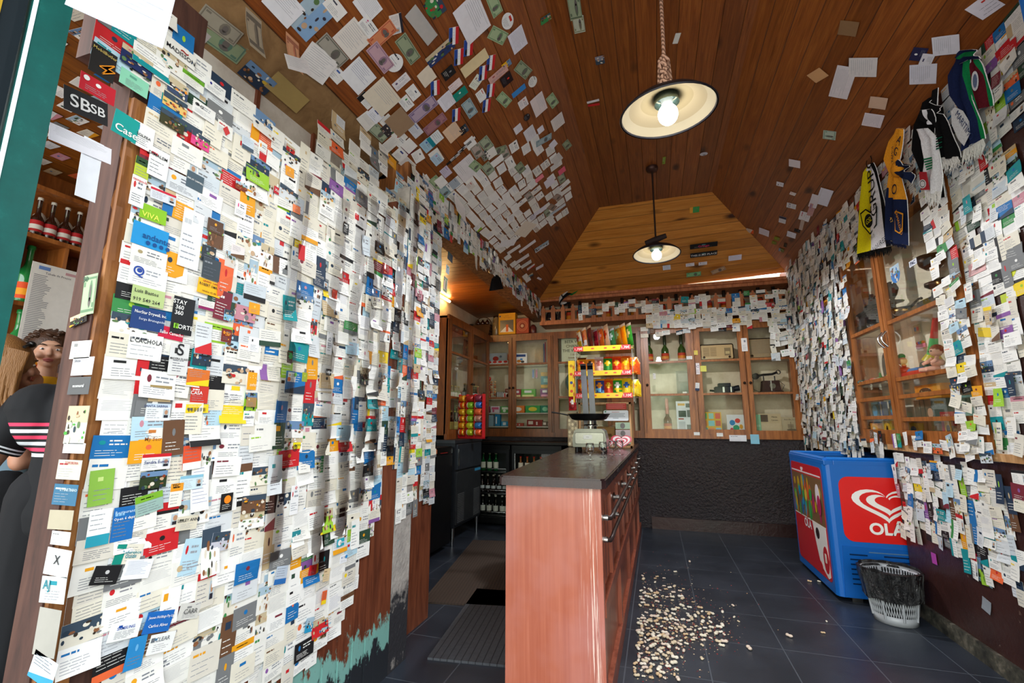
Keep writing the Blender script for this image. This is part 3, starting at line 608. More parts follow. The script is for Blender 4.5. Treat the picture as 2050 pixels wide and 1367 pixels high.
p6 = bottle((-1.50, 5.22, .12), .20, .034, '#c89030', '#f0e0a0', 'yellow drink bottle, bottom shelf of the right cooler', 'yellow bottles in the right cooler', cap='#2a8a3a'); row(p6, [(-1.41, 5.22, .12)])

# dark shelf and pipe area under the back cupboards behind the bar
mb = MB(); mb.wbox(-2.10, -.90, 5.10, 5.57, .91, .935, 'darkmetal', '#15120f'); tagit(mb.build('bar_shelf'), 'dark shelf board running over the bottle coolers under the back cabinets', 'shelf')

# floor mats
for (pts, ang, nm, lab, matn) in (([(882, 1292), (1002, 1310), (1004, 1181), (988, 1183)], 0, 'rubber_mat', 'grey ribbed rubber floor mat beside the counter, the nearer of the two mats', 'rubber_mat'), ([(858, 1160), (920, 1182), (1005, 1138), (1000, 1075)], 0, 'floor_mat', 'brown ribbed floor mat in the dark bar area, the farther of the two mats', 'brown_mat')):
    pass
def mat_obj(name, c0, c1, w, mat, label):
    c0, c1 = Vector(c0), Vector(c1); u = (c1-c0).normalized(); v = Z3.cross(u); L = (c1-c0).length
    mb = MB(); q = [c0, c1, c1+v*w, c0+v*w]; uv = [(0, 0), (0, L), (w, L), (w, 0)]
    mb.add([p+Z3*.011 for p in q], [(0, 1, 2, 3)], mat, uvs=uv)
    mb.add([p for p in q]+[p+Z3*.011 for p in q], [(3, 2, 1, 0), (0, 1, 5, 4), (1, 2, 6, 5), (2, 3, 7, 6), (3, 0, 4, 7)], mat, uvs=uv+uv); tagit(mb.build(name), label, 'mat')
mat_obj('floor_mat', (-.68, 2.30, 0), (-.80, 3.26, 0), .46, 'rubber_mat', 'grey ribbed rubber mat beside the counter, nearer of the two floor mats')
mat_obj('floor_mat', (-.90, 2.98, 0), (-1.18, 4.55, 0), .62, 'brown_mat', 'brown ribbed mat in the dark bar area, farther of the two floor mats')
# ================================================================== THINGS ON THE COUNTER
def bag(mb, fr, u, v, n, w, h, d, cols, seed=0, lean=0, fill=.5):
    # pillow-shaped snack bag: flat crimped ends, puffed middle, printed patches; local frame standing bag, front faces fr.n
    r = random.Random(seed); NU, NV = 6, 9
    def pt(sgn):
        def f(a, b_):
            e = math.sin(math.pi*min(1, max(0, a)))**.6*math.sin(math.pi*min(1, max(0, (b_-.04)/.92)))**.5 if 0 < a < 1 and .04 < b_ < .96 else 0
            wob = (noise.noise(Vector((a*4+seed, b_*5, sgn)))*.28)
            x = (a-.5)*w*(1-.07*math.sin(math.pi*b_)); nn = sgn*d*.5*e*(1+wob)
            return fr.P(u+x, v+b_*h, n+nn+lean*b_*h)
        return f
    base, acc, patch = cols[:3]
    def cf(i, j):
        a, b_ = (i+.5)/NU, (j+.5)/NV
        if b_ < .1 or b_ > .9: return acc
        if (a-.5)**2/.09+(b_-.62)**2/.02 < 1: return patch
        if b_ < .45 and noise.noise(Vector((a*3+seed*3.1, b_*4, 2))) > -.05: return cols[3] if len(cols) > 3 else acc
        return base
    mb.grid(pt(1), NU, NV, 'foil', cols=cf); mb.grid(pt(-1), NU, NV, 'foil', cols=lambda i, j: '#cfd2d6' if len(cols) > 4 else base)
    return mb
# ---- glass display case
GX0, GX1, GY0, GY1, GZ0, GZ1 = -.70, -.215, 4.36, 4.66, .93, 1.345
gc = thing('display_case', ((GX0+GX1)/2, (GY0+GY1)/2, GZ0), 'small glass display case at the far end of the counter, under the crisp rack', 'display case')
GF = Frame((0, GY0, 0), X3, Z3, -Y3)
mb = MB()
for x in (GX0, GX1-.018):
    for y in (GY0, GY1-.018): mb.wbox(x, x+.018, y, y+.018, GZ0+.002, GZ1, 'pale_wood')
for z in (GZ0+.002, GZ1-.018):
    mb.wbox(GX0, GX1, GY0, GY0+.018, z, z+.018, 'pale_wood'); mb.wbox(GX0, GX1, GY1-.018, GY1, z, z+.018, 'pale_wood'); mb.wbox(GX0, GX0+.018, GY0, GY1, z, z+.018, 'pale_wood'); mb.wbox(GX1-.018, GX1, GY0, GY1, z, z+.018, 'pale_wood')
mb.build('frame', gc)
mb = MB(); mb.wbox(GX0+.018, GX1-.018, GY0+.006, GY0+.009, GZ0+.02, GZ1-.018, 'pane'); mb.build('front_pane', gc); mb = MB(); mb.wbox(GX1-.009, GX1-.006, GY0+.018, GY1-.018, GZ0+.02, GZ1-.018, 'pane'); mb.build('side_pane', gc); mb = MB(); mb.wbox(GX0+.006, GX0+.009, GY0+.018, GY1-.018, GZ0+.02, GZ1-.018, 'pane'); mb.build('side_pane', gc)
mb = MB(); mb.wbox(GX0+.018, GX1-.018, GY0+.02, GY1-.02, GZ0+.20, GZ0+.206, 'cellophane'); mb.build('shelf', gc)
mb = MB(); mb.wbox(GX0+.06, GX1-.16, GY0+.08, GY1-.05, GZ0+.022, GZ0+.19, 'matte', '#b58a54'); mb.wbox(GX0+.10, GX1-.19, GY0+.075, GY0+.079, GZ0+.10, GZ0+.125, 'matte', '#7a5630'); tagit(mb.build('cardboard_box'), 'brown cardboard box inside the glass display case', 'box')
cs_ = [('#c8443e', .0), ('#e8ebf0', 1)]
mb = MB(); mb.box(GF, -.44, -.255, 1.28, 1.335, 0, .0015, 'paper', '#b9382e')
for k in range(5): mb.box(GF, -.43, -.265-.02*(k % 2), 1.288+k*.009, 1.291+k*.009, .0015, .002, 'paper', '#d8827a')
tagit(mb.build('price_card'), 'small red card stuck on the glass display case', 'card')
mb = MB(); mb.prism(GF, rrect(-.465, -.24, 1.175, 1.27, .012), 0, .0015, 'paper', '#e9edf2')
for k, (a, b_, c) in enumerate(((-.39, -.32, '#b03040'), (-.44, -.27, '#6a7482'), (-.43, -.28, '#6a7482'), (-.44, -.27, '#6a7482'), (-.38, -.33, '#6a7482'))): mb.box(GF, a, b_, 1.252-k*.014, 1.256-k*.014, .0015, .002, 'paper', c)
mb.box(GF, -.455, -.44, 1.252, 1.264, .0015, .002, 'paper', '#4a9a6a'); tagit(mb.build('notice_card'), 'white rounded notice card stuck on the glass case below the red card', 'notice')
r = random.Random(3)
for k, (u, v, w, h, c) in enumerate(((-.36, 1.10, .13, .06, '#9fb39a'), (-.36, 1.03, .13, .062, '#b7a6a8'), (-.36, .965, .13, .05, '#9ab8a4'))):
    mb = MB(); mb.box(GF, u, u+w, v, v+h, -.0005, .001, 'paper', c); mb.prism(GF, circ(u+w*.5, v+h*.5, .022, .026, 12), .001, .0015, 'paper', '#6f6a68')
    for q in range(4): mb.box(GF, u+.01+r.random()*.02, u+.05, v+.01+q*.012, v+.013+q*.012, .001, .0015, 'paper', '#7d8a78')
    tagit(mb.build('banknote'), ['pale green banknote in the glass case, topmost of a column of three', 'greyish pink banknote in the glass case, middle of a column of three', 'green banknote in the glass case, lowest of a column of three'][k], 'banknote')

# ---- crisp rack over it
RX0, RX1, RY0 = -.72, -.16, 4.28
rk = thing('crisp_rack', ((RX0+RX1)/2, 4.5, 1.345), 'three tier yellow and red wire rack of crisp bags standing on the glass case', 'display rack')
RF = Frame((0, RY0, 0), X3, Z3, -Y3); tiers = (1.40, 1.61, 1.845)
for i, z in enumerate(tiers):
    mb = MB(); mb.wbox(RX0+.01, RX1-.01, RY0+.01, 4.62, z-.004, z, 'metal', '#d0b040'); mb.build('tray', rk)
    mb = MB(); a, b_ = RX0+(.0 if i else .01), RX1-.03; mb.box(RF, a, b_, z-.018, z+.028, -.006, 0, 'plastic', '#f2c21a')
    for (p, q) in ((a, a+.09), (b_-.10, b_)): mb.prism(RF, [(p, z-.018), (q, z-.018), (q, z+.028), (p+(.02 if p > a else 0), z+.028)], 0, .001, 'plastic', '#cf1f2a')
    mb.text(RF, b_-.048, z+.005, .0015, '1,70€' if i == 2 else '1,10€', .034, 'plastic', '#ffffff'); mb.text(RF, a+.045, z+.005, .0015, '1,70€' if i == 2 else '1,10€', .034, 'plastic', '#ffffff')
    for q in (.18, .3, .38): mb.prism(RF, circ(a+q, z+.005, .016, .007, 10), 0, .001, 'plastic', '#d8452a')
    mb.build('price_rail', rk, label='yellow and red price rail')
mb = MB(); mb.wbox(RX0-.012, RX0+.0, RY0-.005, RY0+.05, 1.345, 1.74, 'plastic', '#f0c61e')
for k in range(4): mb.prism(Frame((0, RY0-.005, 0), X3, Z3, -Y3), circ(RX0-.006, 1.42+k*.085, .005, .02, 8), 0, .001, 'plastic', '#c22a22')
mb.prism(RF, rrect(RX0-.055, RX0+.0, 1.40, 1.74, .006), -.004, .004, 'plastic', '#f0c61e')
for k in range(4): mb.prism(RF, circ(RX0-.028, 1.45+k*.08, .014, .014, 10), .004, .005, 'plastic', ('#d23a26', '#2a3f88', '#d23a26', '#b07818')[k])
mb.build('side_panel', rk)
for x in (RX0+.01, RX1-.02):
    for y in (RY0+.02, 4.60): mb = MB(); mb.tube([(x, y, 1.345), (x, y, 1.86)], .004, 6, 'metal', '#c8c8c8'); mb.build('upright', rk)
BF = Frame((0, 0, 0), X3, Z3, -Y3)
topbags = [('#d8dce0', '#e0a020', '#b03a28', '#c8b020'), ('#e07a20', '#e8e8e8', '#d04a20', '#e8e8ea'), ('#4a2038', '#d0d0d8', '#7a3050', '#6a2a3a'), ('#b02030', '#e0e0e4', '#801828', '#d83848'), ('#e8882a', '#d8dade', '#e8e8e8', '#e09038'), ('#d8dade', '#c8cad0', '#b03020', '#d8dade'), ('#1f7a30', '#d8dce0', '#d8e0d8', '#2a8a3a'), ('#e88a20', '#e8e8e8', '#e8d8c0', '#e07818'), ('#f0b81a', '#e8e8e8', '#e8a010', '#f0c020'), ('#1fa040', '#e4e8ee', '#e8ecf0', '#20a848')]
names = ['pale grey and yellow', 'orange and white', 'dark purple', 'dark red and silver', 'orange and silver', 'silver', 'dark green and silver', 'bright orange', 'yellow', 'bright green']
SIDE = lambda a: Frame((0, 0, 0), Vector((math.cos(a), math.sin(a), 0)), Z3, Vector((math.sin(a), -math.cos(a), 0)))
for k, c in enumerate(topbags):
    x = RX0+.045+k*.054; mb = MB(); ang = R_(-66); w, h = (.15, .21+.02*(k % 3)+(.04 if k == 9 else 0)) ; fr = Frame((x, 4.42, 1.8465), Vector((math.cos(ang), math.sin(ang), 0)), Vector((-.10, 0, 1)).normalized(), Vector((math.sin(ang), -math.cos(ang), 0)))
    bag(mb, fr, 0, .004, 0, w, h, .036, c, k+2); tagit(mb.build('crisp_bag'), names[k]+' crisp bag standing edge-on on the top tier of the crisp rack', 'snack bag', 'crisp bags on the rack')
mid = [('#d8881a', '#5a2a10', '#c03018', '#e8a828', 'amber and brown'), ('#e08a28', '#e8e0d0', '#3a2418', '#f0a830', 'orange with dark lettering'), ('#c89a90', '#e0d0d0', '#a85a50', '#d8b0a8', 'pinkish see-through'), ('#2f8a2a', '#d83a1a', '#e8b81a', '#2a7a28', 'green with a red top'), ('#e03a1a', '#f05a20', '#e8a820', '#c82814', 'red'), ('#f08418', '#e85a18', '#e8c01a', '#f0a030', 'orange with a yellow emblem')]
low = [('#c8501a', '#a83a18', '#f0b020', '#7a2a18', 'rust coloured'), ('#e8a81a', '#e0c020', '#c83018', '#d89018', 'amber, behind the scale,'), ('#2a3f88', '#e8901a', '#e8901a', '#5aa8d8', 'blue and orange'), ('#d8481a', '#e8781a', '#f0b81a', '#c83818', 'red-orange'), ('#2f9a30', '#f0c81a', '#f0f0e8', '#f0c81a', 'green and yellow'), ('#f0c81a', '#f0c81a', '#2a5aa8', '#f0d040', 'yellow with a blue flash')]
for T, tz, hh in ((mid, 1.611, .165), (low, 1.401, .165)):
    for k, c in enumerate(T):
        fr = Frame((RX0+.06+k*.083, RY0+.075, tz), X3, Vector((0, .10, 1)).normalized(), -Y3); mb = MB(); bag(mb, fr, 0, .003, .0, .088, hh, .05, c[:4], 40+k+int(tz*10)); tagit(mb.build('crisp_bag'), f"{c[4]} crisp bag on the {'middle' if T is mid else 'lowest'} tier of the crisp rack", 'snack bag', 'crisp bags on the rack')
for T, tz, col, nm in ((0, 1.611, ('#e0591a', '#e8781a', '#e8b01a', '#d8481a'), 'orange'), (1, 1.401, ('#f0c81a', '#e8b81a', '#c8881a', '#f0d040'), 'yellow')):
    for k in range(4):
        fr = Frame((RX1-.035+k*.006, RY0+.075+k*.055, tz), X3, Vector((0, .10, 1)).normalized(), -Y3); mb = MB(); bag(mb, fr, .015, .003, 0, .088, .15-.01*k, .045, col, 70+k+T*9)
        tagit(mb.build('crisp_bag'), f"{nm} crisp bag at the right end of the {'middle' if T == 0 else 'lowest'} tier, {['frontmost', 'second', 'third', 'rearmost'][k]} of its row", 'snack bag', 'crisp bags on the rack')
mb = MB(); bag(mb, Frame((-.735, RY0+.02, 1.27), X3, Z3, -Y3), -.01, 0, 0, .075, .13, .03, ('#b81f24', '#c82a2c', '#e8e0e0', '#901a1e'), 5); tagit(mb.build('snack_packet'), 'small red snack packet hanging at the left of the crisp rack', 'snack bag')

# clear bottle-shaped stack left of the case
jx = Vector((-.76, 4.40, .93)); t = thing('sweet_jar', jx, 'tall clear square jar with a pattern of round lids, left of the display case', 'jar')
mb = MB(); mb.rbox(Frame((jx.x, jx.y, 0), X3, Z3, -Y3), -.05, .05, .932, 1.25, -.04, .04, .014, 'plastic', '#a89878')
for i in range(3):
    for j in range(8): mb.prism(Frame((jx.x, jx.y-.041, 0), X3, Z3, -Y3), circ(-.03+i*.03, .96+j*.036, .012, .014, 8), 0, .002, 'plastic', ('#d8c8a0', '#8a7a60', '#c8b890')[(i+j) % 3])
mb.build('jar_body', t); mb = MB(); mb.rbox(Frame((jx.x, jx.y, 0), X3, Z3, -Y3), -.042, .042, 1.25, 1.262, -.035, .035, .004, 'plastic', '#d8d0b8'); mb.build('lid', t)

# ---- counter scale, with long chrome column and a frying pan-like tray on it
sc0 = Vector((-.50, 3.70, .931)); st_ = thing('counter_scale', sc0, 'old chrome counter scale with a tall curved double column behind its pan', 'scale')
SF = Frame(sc0, X3, Z3, -Y3)
mb = MB(); prof = [(-.105, .055), (-.10, .075), (.10, .075), (.105, .055)]
mb.prism(Frame(sc0, X3, Z3, -Y3), [(-.115, .035), (.115, .035), (.118, .09), (.105, .145), (.085, .16), (-.085, .16), (-.105, .145), (-.118, .09)], -.09, .09, 'metal', '#77756f')
mb.rbox(SF, -.10, .10, .055, .135, .088, .094, .01, 'metal', '#98958f'); mb.build('scale_body', st_, label='chrome box body')
mb = MB(); mb.rbox(SF, -.04, .02, .09, .118, .094, .097, .004, 'plastic', '#e8e6e0'); mb.box(SF, -.02, .0, .103, .105, .097, .098, 'plastic', '#555555'); mb.build('name_plate', st_)
for x in (-.09, .09):
    for y in (-.07, .07): mb = MB(); mb.tube([sc0+Vector((x, y, 0)), sc0+Vector((x, y, .036))], [.016, .012], 8, 'darkmetal', '#1c1a1a'); mb.build('foot', st_)
mb = MB(); mb.tube([sc0+Vector((0, 0, .16)), sc0+Vector((0, 0, .215))], .022, 12, 'metal', '#b0aeaa'); mb.lathe(sc0+Vector((0, 0, .178)), [(.05, 0), (.05, .012), (.03, .014)], 14, 'metal', '#98958f'); mb.build('pan_stem', st_)
for x, u0 in ((-.052, 0), (.0, 1)):
    mb = MB(); pts = [(x-.012, .10, .30), (x-.016, .112, .45), (x-.020, .118, .56), (x-.022, .116, .61), (x-.02, .10, .635), (x-.018, .07, .64)]
    P_ = [sc0+Vector((p[0]+.006, p[1]+.062, p[2])) for p in pts]; P_[0] = sc0+Vector((x+.004, .165, .10)); n = len(P_)
    for i in range(n-1):
        a, b_ = P_[i], P_[i+1]; d = (b_-a).normalized(); m = d.cross(X3); mb.add([a+X3*s*.021+m*t_*.008 for s in (-1, 1) for t_ in (-1, 1)]+[b_+X3*s*.021+m*t_*.008 for s in (-1, 1) for t_ in (-1, 1)], [(0, 1, 5, 4), (1, 3, 7, 5), (3, 2, 6, 7), (2, 0, 4, 6), (0, 2, 3, 1), (4, 5, 7, 6)], 'metal', '#56545a')
    mb.build('column', st_, label='tall chrome column')
pan = thing('frying_pan', sc0+Vector((-.01, 0, .216)), 'black frying pan used as a tray on top of the counter scale', 'pan')
mb = MB(); mb.lathe(sc0+Vector((-.01, 0, .219)), [(0, 0), (.10, 0), (.125, .010), (.148, .042), (.152, .045), (.148, .046), (.122, .014), (.098, .005), (0, .005)], 28, 'darkmetal', '#17171a'); mb.build('pan_body', pan)
mb = MB(); a = sc0+Vector((-.155, -.02, .256)); mb.tube([a, a+Vector((-.06, -.015, .012)), a+Vector((-.12, -.03, .022))], [.010, .009, .012], 8, 'darkmetal', '#1a1a1c', flat=.5); mb.build('handle', pan)

st_.scale = pan.scale = (1.11,)*3; pan.location = sc0+(pan.location-sc0)*1.11
# ---- heart sign
def heart(cx, cy, s, n=28):
    out = []
    for k in range(n):
        t = 2*math.pi*k/n; out.append((cx+s*.5*(math.sin(t)**3)*1.18, cy+s*.5*(13*math.cos(t)-5*math.cos(2*t)-2*math.cos(3*t)-math.cos(4*t))/16*.86))
    return out
for k, (x, y, s, lab) in enumerate(((-.30, 4.20, .155, 'small red and white heart-shaped sign in front of the glass case'), (-.43, 4.27, .10, 'second heart-shaped sign, half hidden behind the scale'))):
    HF = Frame((x, y, .93+s*.44), X3, Vector((0, .12, 1)), Vector((0, -1, .12))); mb = MB(); mb.prism(HF, heart(0, 0, s), -.006, .0, 'plastic', '#c8324a'); 
    for q, (sc_, c) in enumerate(((.82, '#f4dfe2'), (.62, '#c8324a'), (.44, '#f4dfe2'), (.30, '#d03c54'))): mb.prism(HF, heart(0, -.002*q, s*sc_), 0, .001+.001*q, 'plastic', c)
    tagit(mb.build('heart_sign'), lab, 'sign')

# ---- stemmed glasses
def wineglass(c):
    t = thing('stemmed_glass', c, 'clear stemmed sherry glass standing on the counter before the scale', 'glass', 'glasses on the counter'); c = Vector(c)
    mb = MB(); mb.lathe(c, [(.0, .038), (.012, .040), (.026, .052), (.031, .070), (.030, .092), (.0275, .112), (.0262, .112), (.0285, .092), (.0295, .070), (.0245, .053), (.011, .043), (0, .042)], 18, 'drinking_glass'); mb.build('bowl', t, origin=c)
    mb = MB(); mb.lathe(c, [(.029, 0), (.030, .004), (.010, .007), (.005, .012), (.0045, .032), (.008, .039), (0, .040)], 18, 'drinking_glass'); mb.build('stem_foot', t, origin=c); return t
g_ = wineglass((-.40, 2.90, .931)); g_.scale = (.88,)*3
for p in ((-.345, 3.12, .931), (-.305, 3.36, .931), (-.26, 3.42, .931)): dup(g_, p)

# ================================================================== SNACK ROLLS RACK (hanging by the left cabinets)
sr = thing('snack_strip_rack', (-1.875, 4.55, .99), 'red cardboard strip rack full of rolled biscuit packets, over the ice machine', 'display rack')
KF = Frame((-1.875, 4.55, .04), Vector((1, -.25, 0)), Z3, Vector((-.25, -1, 0)))
mb = MB(); mb.box(KF, -.15, .17, .955, 1.41, -.012, -.004, 'plastic', '#b81c22')
for u in (-.153, -.05, .055, .16): mb.box(KF, u-.004, u+.006, .955, 1.415, -.012, .03, 'plastic', '#c8232a')
mb.build('backing_card', sr); mb = MB(); mb.box(KF, -.15, .17, .95, .965, -.012, .035, 'plastic', '#a8161c'); mb.build('tray', sr)
cc = [['#e8821a', '#f0501a', '#e8a020', '#e8701a', '#f0901a', '#e85a1a'], ['#b83028', '#8ac030', '#a8c828', '#8ab828', '#c8d030', '#b8c828'], ['#8a3048', '#2a6ab8', '#e86a3a', '#b87a68', '#2a70b0', '#e85a28']]
for i in range(3):
    for j in range(6):
        mb = MB(); u = -.098+i*.105; v = 1.37-j*.071; c = cc[i][j]
        mb.lathe(KF.P(u-.035, v, .034), [(.018, 0), (.032, .006), (.034, .02), (.034, .056), (.032, .07), (.018, .076)], 12, 'foil', c, Frame((0, 0, 0), KF.v, KF.n, KF.u), cols=[c, '#f0e8d8' if j % 2 else c, c, '#f0d040' if i == 0 else c, c])
        tagit(mb.build('biscuit_packet'), f"{['orange', 'green', 'blue and red'][i]} column biscuit packet, {['topmost', 'second from the top', 'third from the top', 'fourth from the top', 'fifth from the top', 'lowest'][j]} in the strip rack", 'snack packet', 'biscuit packets in the strip rack')

# ================================================================== CABINET CONTENTS, back wall
YC = YB+.10
def box_item(name, x, y, z, w, d, h, col, label, cat, deco=None, ry=0, group=None, mat='paper'):
    if -1.70 < x < -1.10 and z < 2.2 and y > YB: x -= .085
    fr = Frame((x, y, z), Vector((math.cos(ry), math.sin(ry), 0)), Z3, Vector((math.sin(ry), -math.cos(ry), 0))); mb = MB(); mb.box(fr, -w/2, w/2, .001, h, -d/2, d/2, mat, col)
    f2 = Frame(fr.P(0, 0, d/2+.0006), fr.u, fr.v, fr.n)
    for e in (deco or []):
        if e[0] == 'r': mb.box(f2, e[1]*w-w/2, e[3]*w-w/2, e[2]*h, e[4]*h, 0, .0006+.0004*(e[6] if len(e) > 6 else 0), mat, e[5])
        elif e[0] == 'c': mb.prism(f2, circ(e[1]*w-w/2, e[2]*h, e[3]*w, e[4]*h, 12), 0, .0014, mat, e[5])
        elif e[0] == 't': mb.text(f2, e[1]*w-w/2, e[2]*h, .0022, e[3], e[4], mat, e[5], wmax=w*.95)
    return tagit(mb.build(name), label, cat, group)
# on top of the cabinets
tz = BZ1+.014
b1 = thing('wicker_basket', (-2.17, 5.62, tz), 'wicker basket with round dark bottles poking out, on top of the corner cabinets', 'basket')
mb = MB(); BFr = Frame((-2.17, 5.62, tz), X3, Z3, -Y3); mb.prism(BFr, [(-.10, 0), (.10, 0), (.125, .15), (-.125, .15)], -.07, .07, 'wicker'); mb.build('basket_body', b1); mb = MB(); mb.tube([BFr.P(-.12, .15, 0)]+[BFr.P(-.12*math.cos(a), .15+.12*math.sin(a), 0) for a in [math.pi*k/8 for k in range(1, 8)]]+[BFr.P(.12, .15, 0)], .007, 6, 'wicker'); mb.build('handle', b1)
for k, x in enumerate((-2.235, -2.17, -2.105)):
    mb = MB(); mb.lathe((x, 5.60, tz+.152), [(.0, 0), (.03, .002), (.032, .04), (.014, .058), (.012, .075), (0, .076)], 12, 'bottle_glass', '#3a1a0c'); tagit(mb.build('round_bottle'), ['left', 'middle', 'right'][k]+' dark round bottle in the wicker basket', 'bottle')
mb = MB(); mb.wbox(-2.345, -2.30, 5.55, 5.62, tz, tz+.17, 'plastic', '#16120f'); tagit(mb.build('black_box'), 'black box in the corner on top of the side cabinet', 'box')
jr = thing('peanut_jar', (-1.98, 5.62, tz), 'tall glass jar of peanuts between the basket and the yellow box', 'jar')
mb = MB(); mb.lathe((-1.98, 5.62, tz), [(.05, .001), (.056, .01), (.056, .20), (.042, .235), (.042, .245)], 18, 'jar_glass'); mb.build('glass_body', jr); mb = MB(); mb.lathe((-1.98, 5.62, tz+.003), [(.05, .0), (.052, .18), (0, .19)], 14, 'matte', '#a88a5a'); mb.build('peanuts', jr, kind='stuff'); mb = MB(); mb.lathe((-1.98, 5.62, tz), [(.045, .245), (.045, .268), (0, .27)], 18, 'metal', '#a89878'); mb.build('lid', jr)
t = thing('gift_box', (-1.81, 5.60, tz), 'tall yellow gift box with a clear window, on top of the cabinets', 'box')
GFr = Frame((-1.81, 5.60, tz), X3, Z3, -Y3); mb = MB(); mb.box(GFr, -.115, .115, .001, .285, -.05, .05, 'paper', '#e8a41c'); mb.box(GFr, -.105, -.085, .235, .255, .05, .051, 'paper', '#3a3f60'); mb.text(GFr, .01, .225, .0512, 'POMBAL', .03, 'paper', '#c8801a'); mb.text(GFr, .0, .252, .0512, 'aguardente', .012, 'paper', '#7a5020'); mb.build('carton', t)
mb = MB(); mb.box(GFr, -.095, .09, .03, .19, .0502, .0515, 'plastic', '#26282a'); mb.prism(GFr, [(-.095, .03), (-.02, .10), (.02, .10), (.09, .03)], .0515, .052, 'plastic', '#c8ccd0'); mb.box(GFr, -.012, .02, .035, .13, .052, .053, 'paper', '#d8692a'); mb.build('window', t, label='clear window showing a bottle label')
t = thing('round_label_tin', (-1.60, 5.60, tz), 'square brick red box with a round printed emblem, beside the yellow box', 'box')
TF = Frame((-1.60, 5.60, tz), X3, Z3, -Y3); mb = MB(); mb.box(TF, -.08, .085, .001, .20, -.05, .05, 'paper', '#a8472c'); 
for q, c in ((.07, '#c87850'), (.062, '#a8472c'), (.05, '#c87850'), (.043, '#8a3a24'), (.02, '#c8a080')): mb.prism(TF, circ(0, .10, q, q, 20), .05, .0505+(.07-q)*.02, 'paper', c)
mb.build('carton', t)
mb = MB(); mb.lathe((-1.47, 5.62, tz), [(.04, .001), (.045, .01), (.045, .08), (.02, .12), (.0, .125)], 14, 'plastic', '#5a2420'); tagit(mb.build('dark_pot'), 'small dark red pot at the foot of the picket fence shelf, beside the red box', 'pot')

z1, z2, z3, z4 = 1.891, 1.461, 1.111, 1.03
# left cabinet (two doors)
for k in range(5): box_item('egg_carton', -2.16+k*.075, YC, z1, .07, .06, .075, '#e8e4e0', f"white and red chocolate egg box, {['leftmost', 'second', 'third', 'fourth', 'fifth'][k]} along the top shelf", 'box', [('r', .05, .1, .95, .45, '#e8e8e8'), ('c', .5, .8, .42, .2, '#d02a20'), ('r', .2, .15, .8, .3, ('#3a7ab0', '#c03020', '#2a2a2a')[k % 3])], group='egg boxes on the top shelf')
box_item('poster_card', -2.06, YB+.2, z1, .36, .01, .20, '#c8d0d8', 'pale poster card standing behind the egg boxes', 'card', [('c', .55, .62, .12, .16, '#c0392b'), ('c', .3, .5, .05, .08, '#7a8a9a'), ('c', .75, .75, .05, .08, '#7a8a9a')])
box_item('snack_packet', -1.80, YC+.02, z1, .08, .04, .16, '#c8481c', 'orange packet at the right of the top shelf, over a white box', 'snack packet', [('c', .5, .7, .4, .2, '#e8a020'), ('r', .0, .0, 1, .45, '#e8e4e0')])
for (x, y_, n_) in ((-2.10, YC, 0),):
    t = thing('lollipop_stand', (x, y_, z2), 'stand of round striped lollipops on the second shelf of the left cabinet', 'lollipop stand'); mb = MB(); mb.tube([(x, y_, z2), (x, y_, z2+.25)], [.03, .012], 8, 'plastic', '#b82a20'); mb.ell((x, y_, z2+.27), .03, 'plastic', '#c82a20', 10, 6); mb.build('post', t)
    for j in range(6):
        for i in range(5):
            mb = MB(); mb.ell((x-.09+i*.045, y_-.02-.006*(i % 2), z2+.06+j*.033), (.019, .012, .015), 'plastic', ('#d8b080', '#b0552a', '#c88850')[(i+j) % 3], 8, 5); mb.build('lollipop', t)
box_item('tin', -1.93, YC-.03, z2, .09, .05, .09, '#6a6668', 'row of small grey and white tins beside the lollipop stand', 'tins', [('r', .2, 0, .3, 1, '#d8d8d8'), ('r', .5, 0, .6, 1, '#d8d8d8'), ('r', .8, 0, .9, 1, '#d8d8d8')])
box_item('tea_box', -1.82, YC-.02, z2, .13, .05, .08, '#e8e4e0', 'white box with a round face picture, second shelf', 'box', [('c', .5, .5, .2, .35, '#8a4a30'), ('c', .5, .5, .12, .22, '#e0b090'), ('r', .1, .1, .25, .9, '#c83a3a')])
box_item('round_tin', -1.82, YC-.02, z2+.082, .08, .04, .05, '#8a3a2c', 'dark red tin stacked on the white face box', 'tin', [('c', .5, .5, .3, .3, '#c8a090')])
for k, (x, w, c, c2, nm) in enumerate(((-2.12, .08, '#b0306a', '#e8c8d8', 'pink'), (-1.99, .12, '#e0d8e0', '#c85a80', 'white and pink'), (-1.83, .17, '#5aa050', '#e8f0e0', 'green and white'))): box_item('gum_packet', x, YC-.03, 1.282, w, .05, .085, c, f'{nm} sweet packet on the third shelf of the left cabinet', 'snack packet', [('r', .1, .5, .9, .85, c2), ('c', .3, .3, .12, .2, c2)])
for k, (x, w, h, c, nm) in enumerate(((-2.08, .12, .14, '#9ab8c8', 'pale blue'), (-1.96, .07, .15, '#2a8ac0', 'bright blue tube-like'), (-1.83, .16, .06, '#3a9ac8', 'flat blue'))): box_item('packet', x, YC-.02, 1.113, w, .05, h, c, f'{nm} packet on the lowest shelf of the left cabinet', 'packet', [('r', .15, .2, .4, .8, '#e8f0f4')])
mb = MB(); mb.wbox(-2.28, -1.23, YB+.02, YB+.24, 1.268, 1.28, 'white_board'); mb.wbox(-2.28, -1.23, YB+.02, YB+.24, 1.10, 1.111, 'white_board'); tagit(mb.build('glass_shelves'), 'pair of thin pale shelves low in the left cabinet', 'shelf')
box_item('gum_box', -1.56, YC-.03, z1, .16, .05, .16, '#e8eef4', 'white and blue chewing gum box, top shelf behind the right door', 'box', [('r', .1, .7, .9, .9, '#2a4a8a'), ('c', .35, .35, .18, .12, '#c87a20'), ('c', .65, .3, .15, .1, '#3a3a3a'), ('c', .55, .5, .12, .08, '#4a8ac8')], ry=.1)
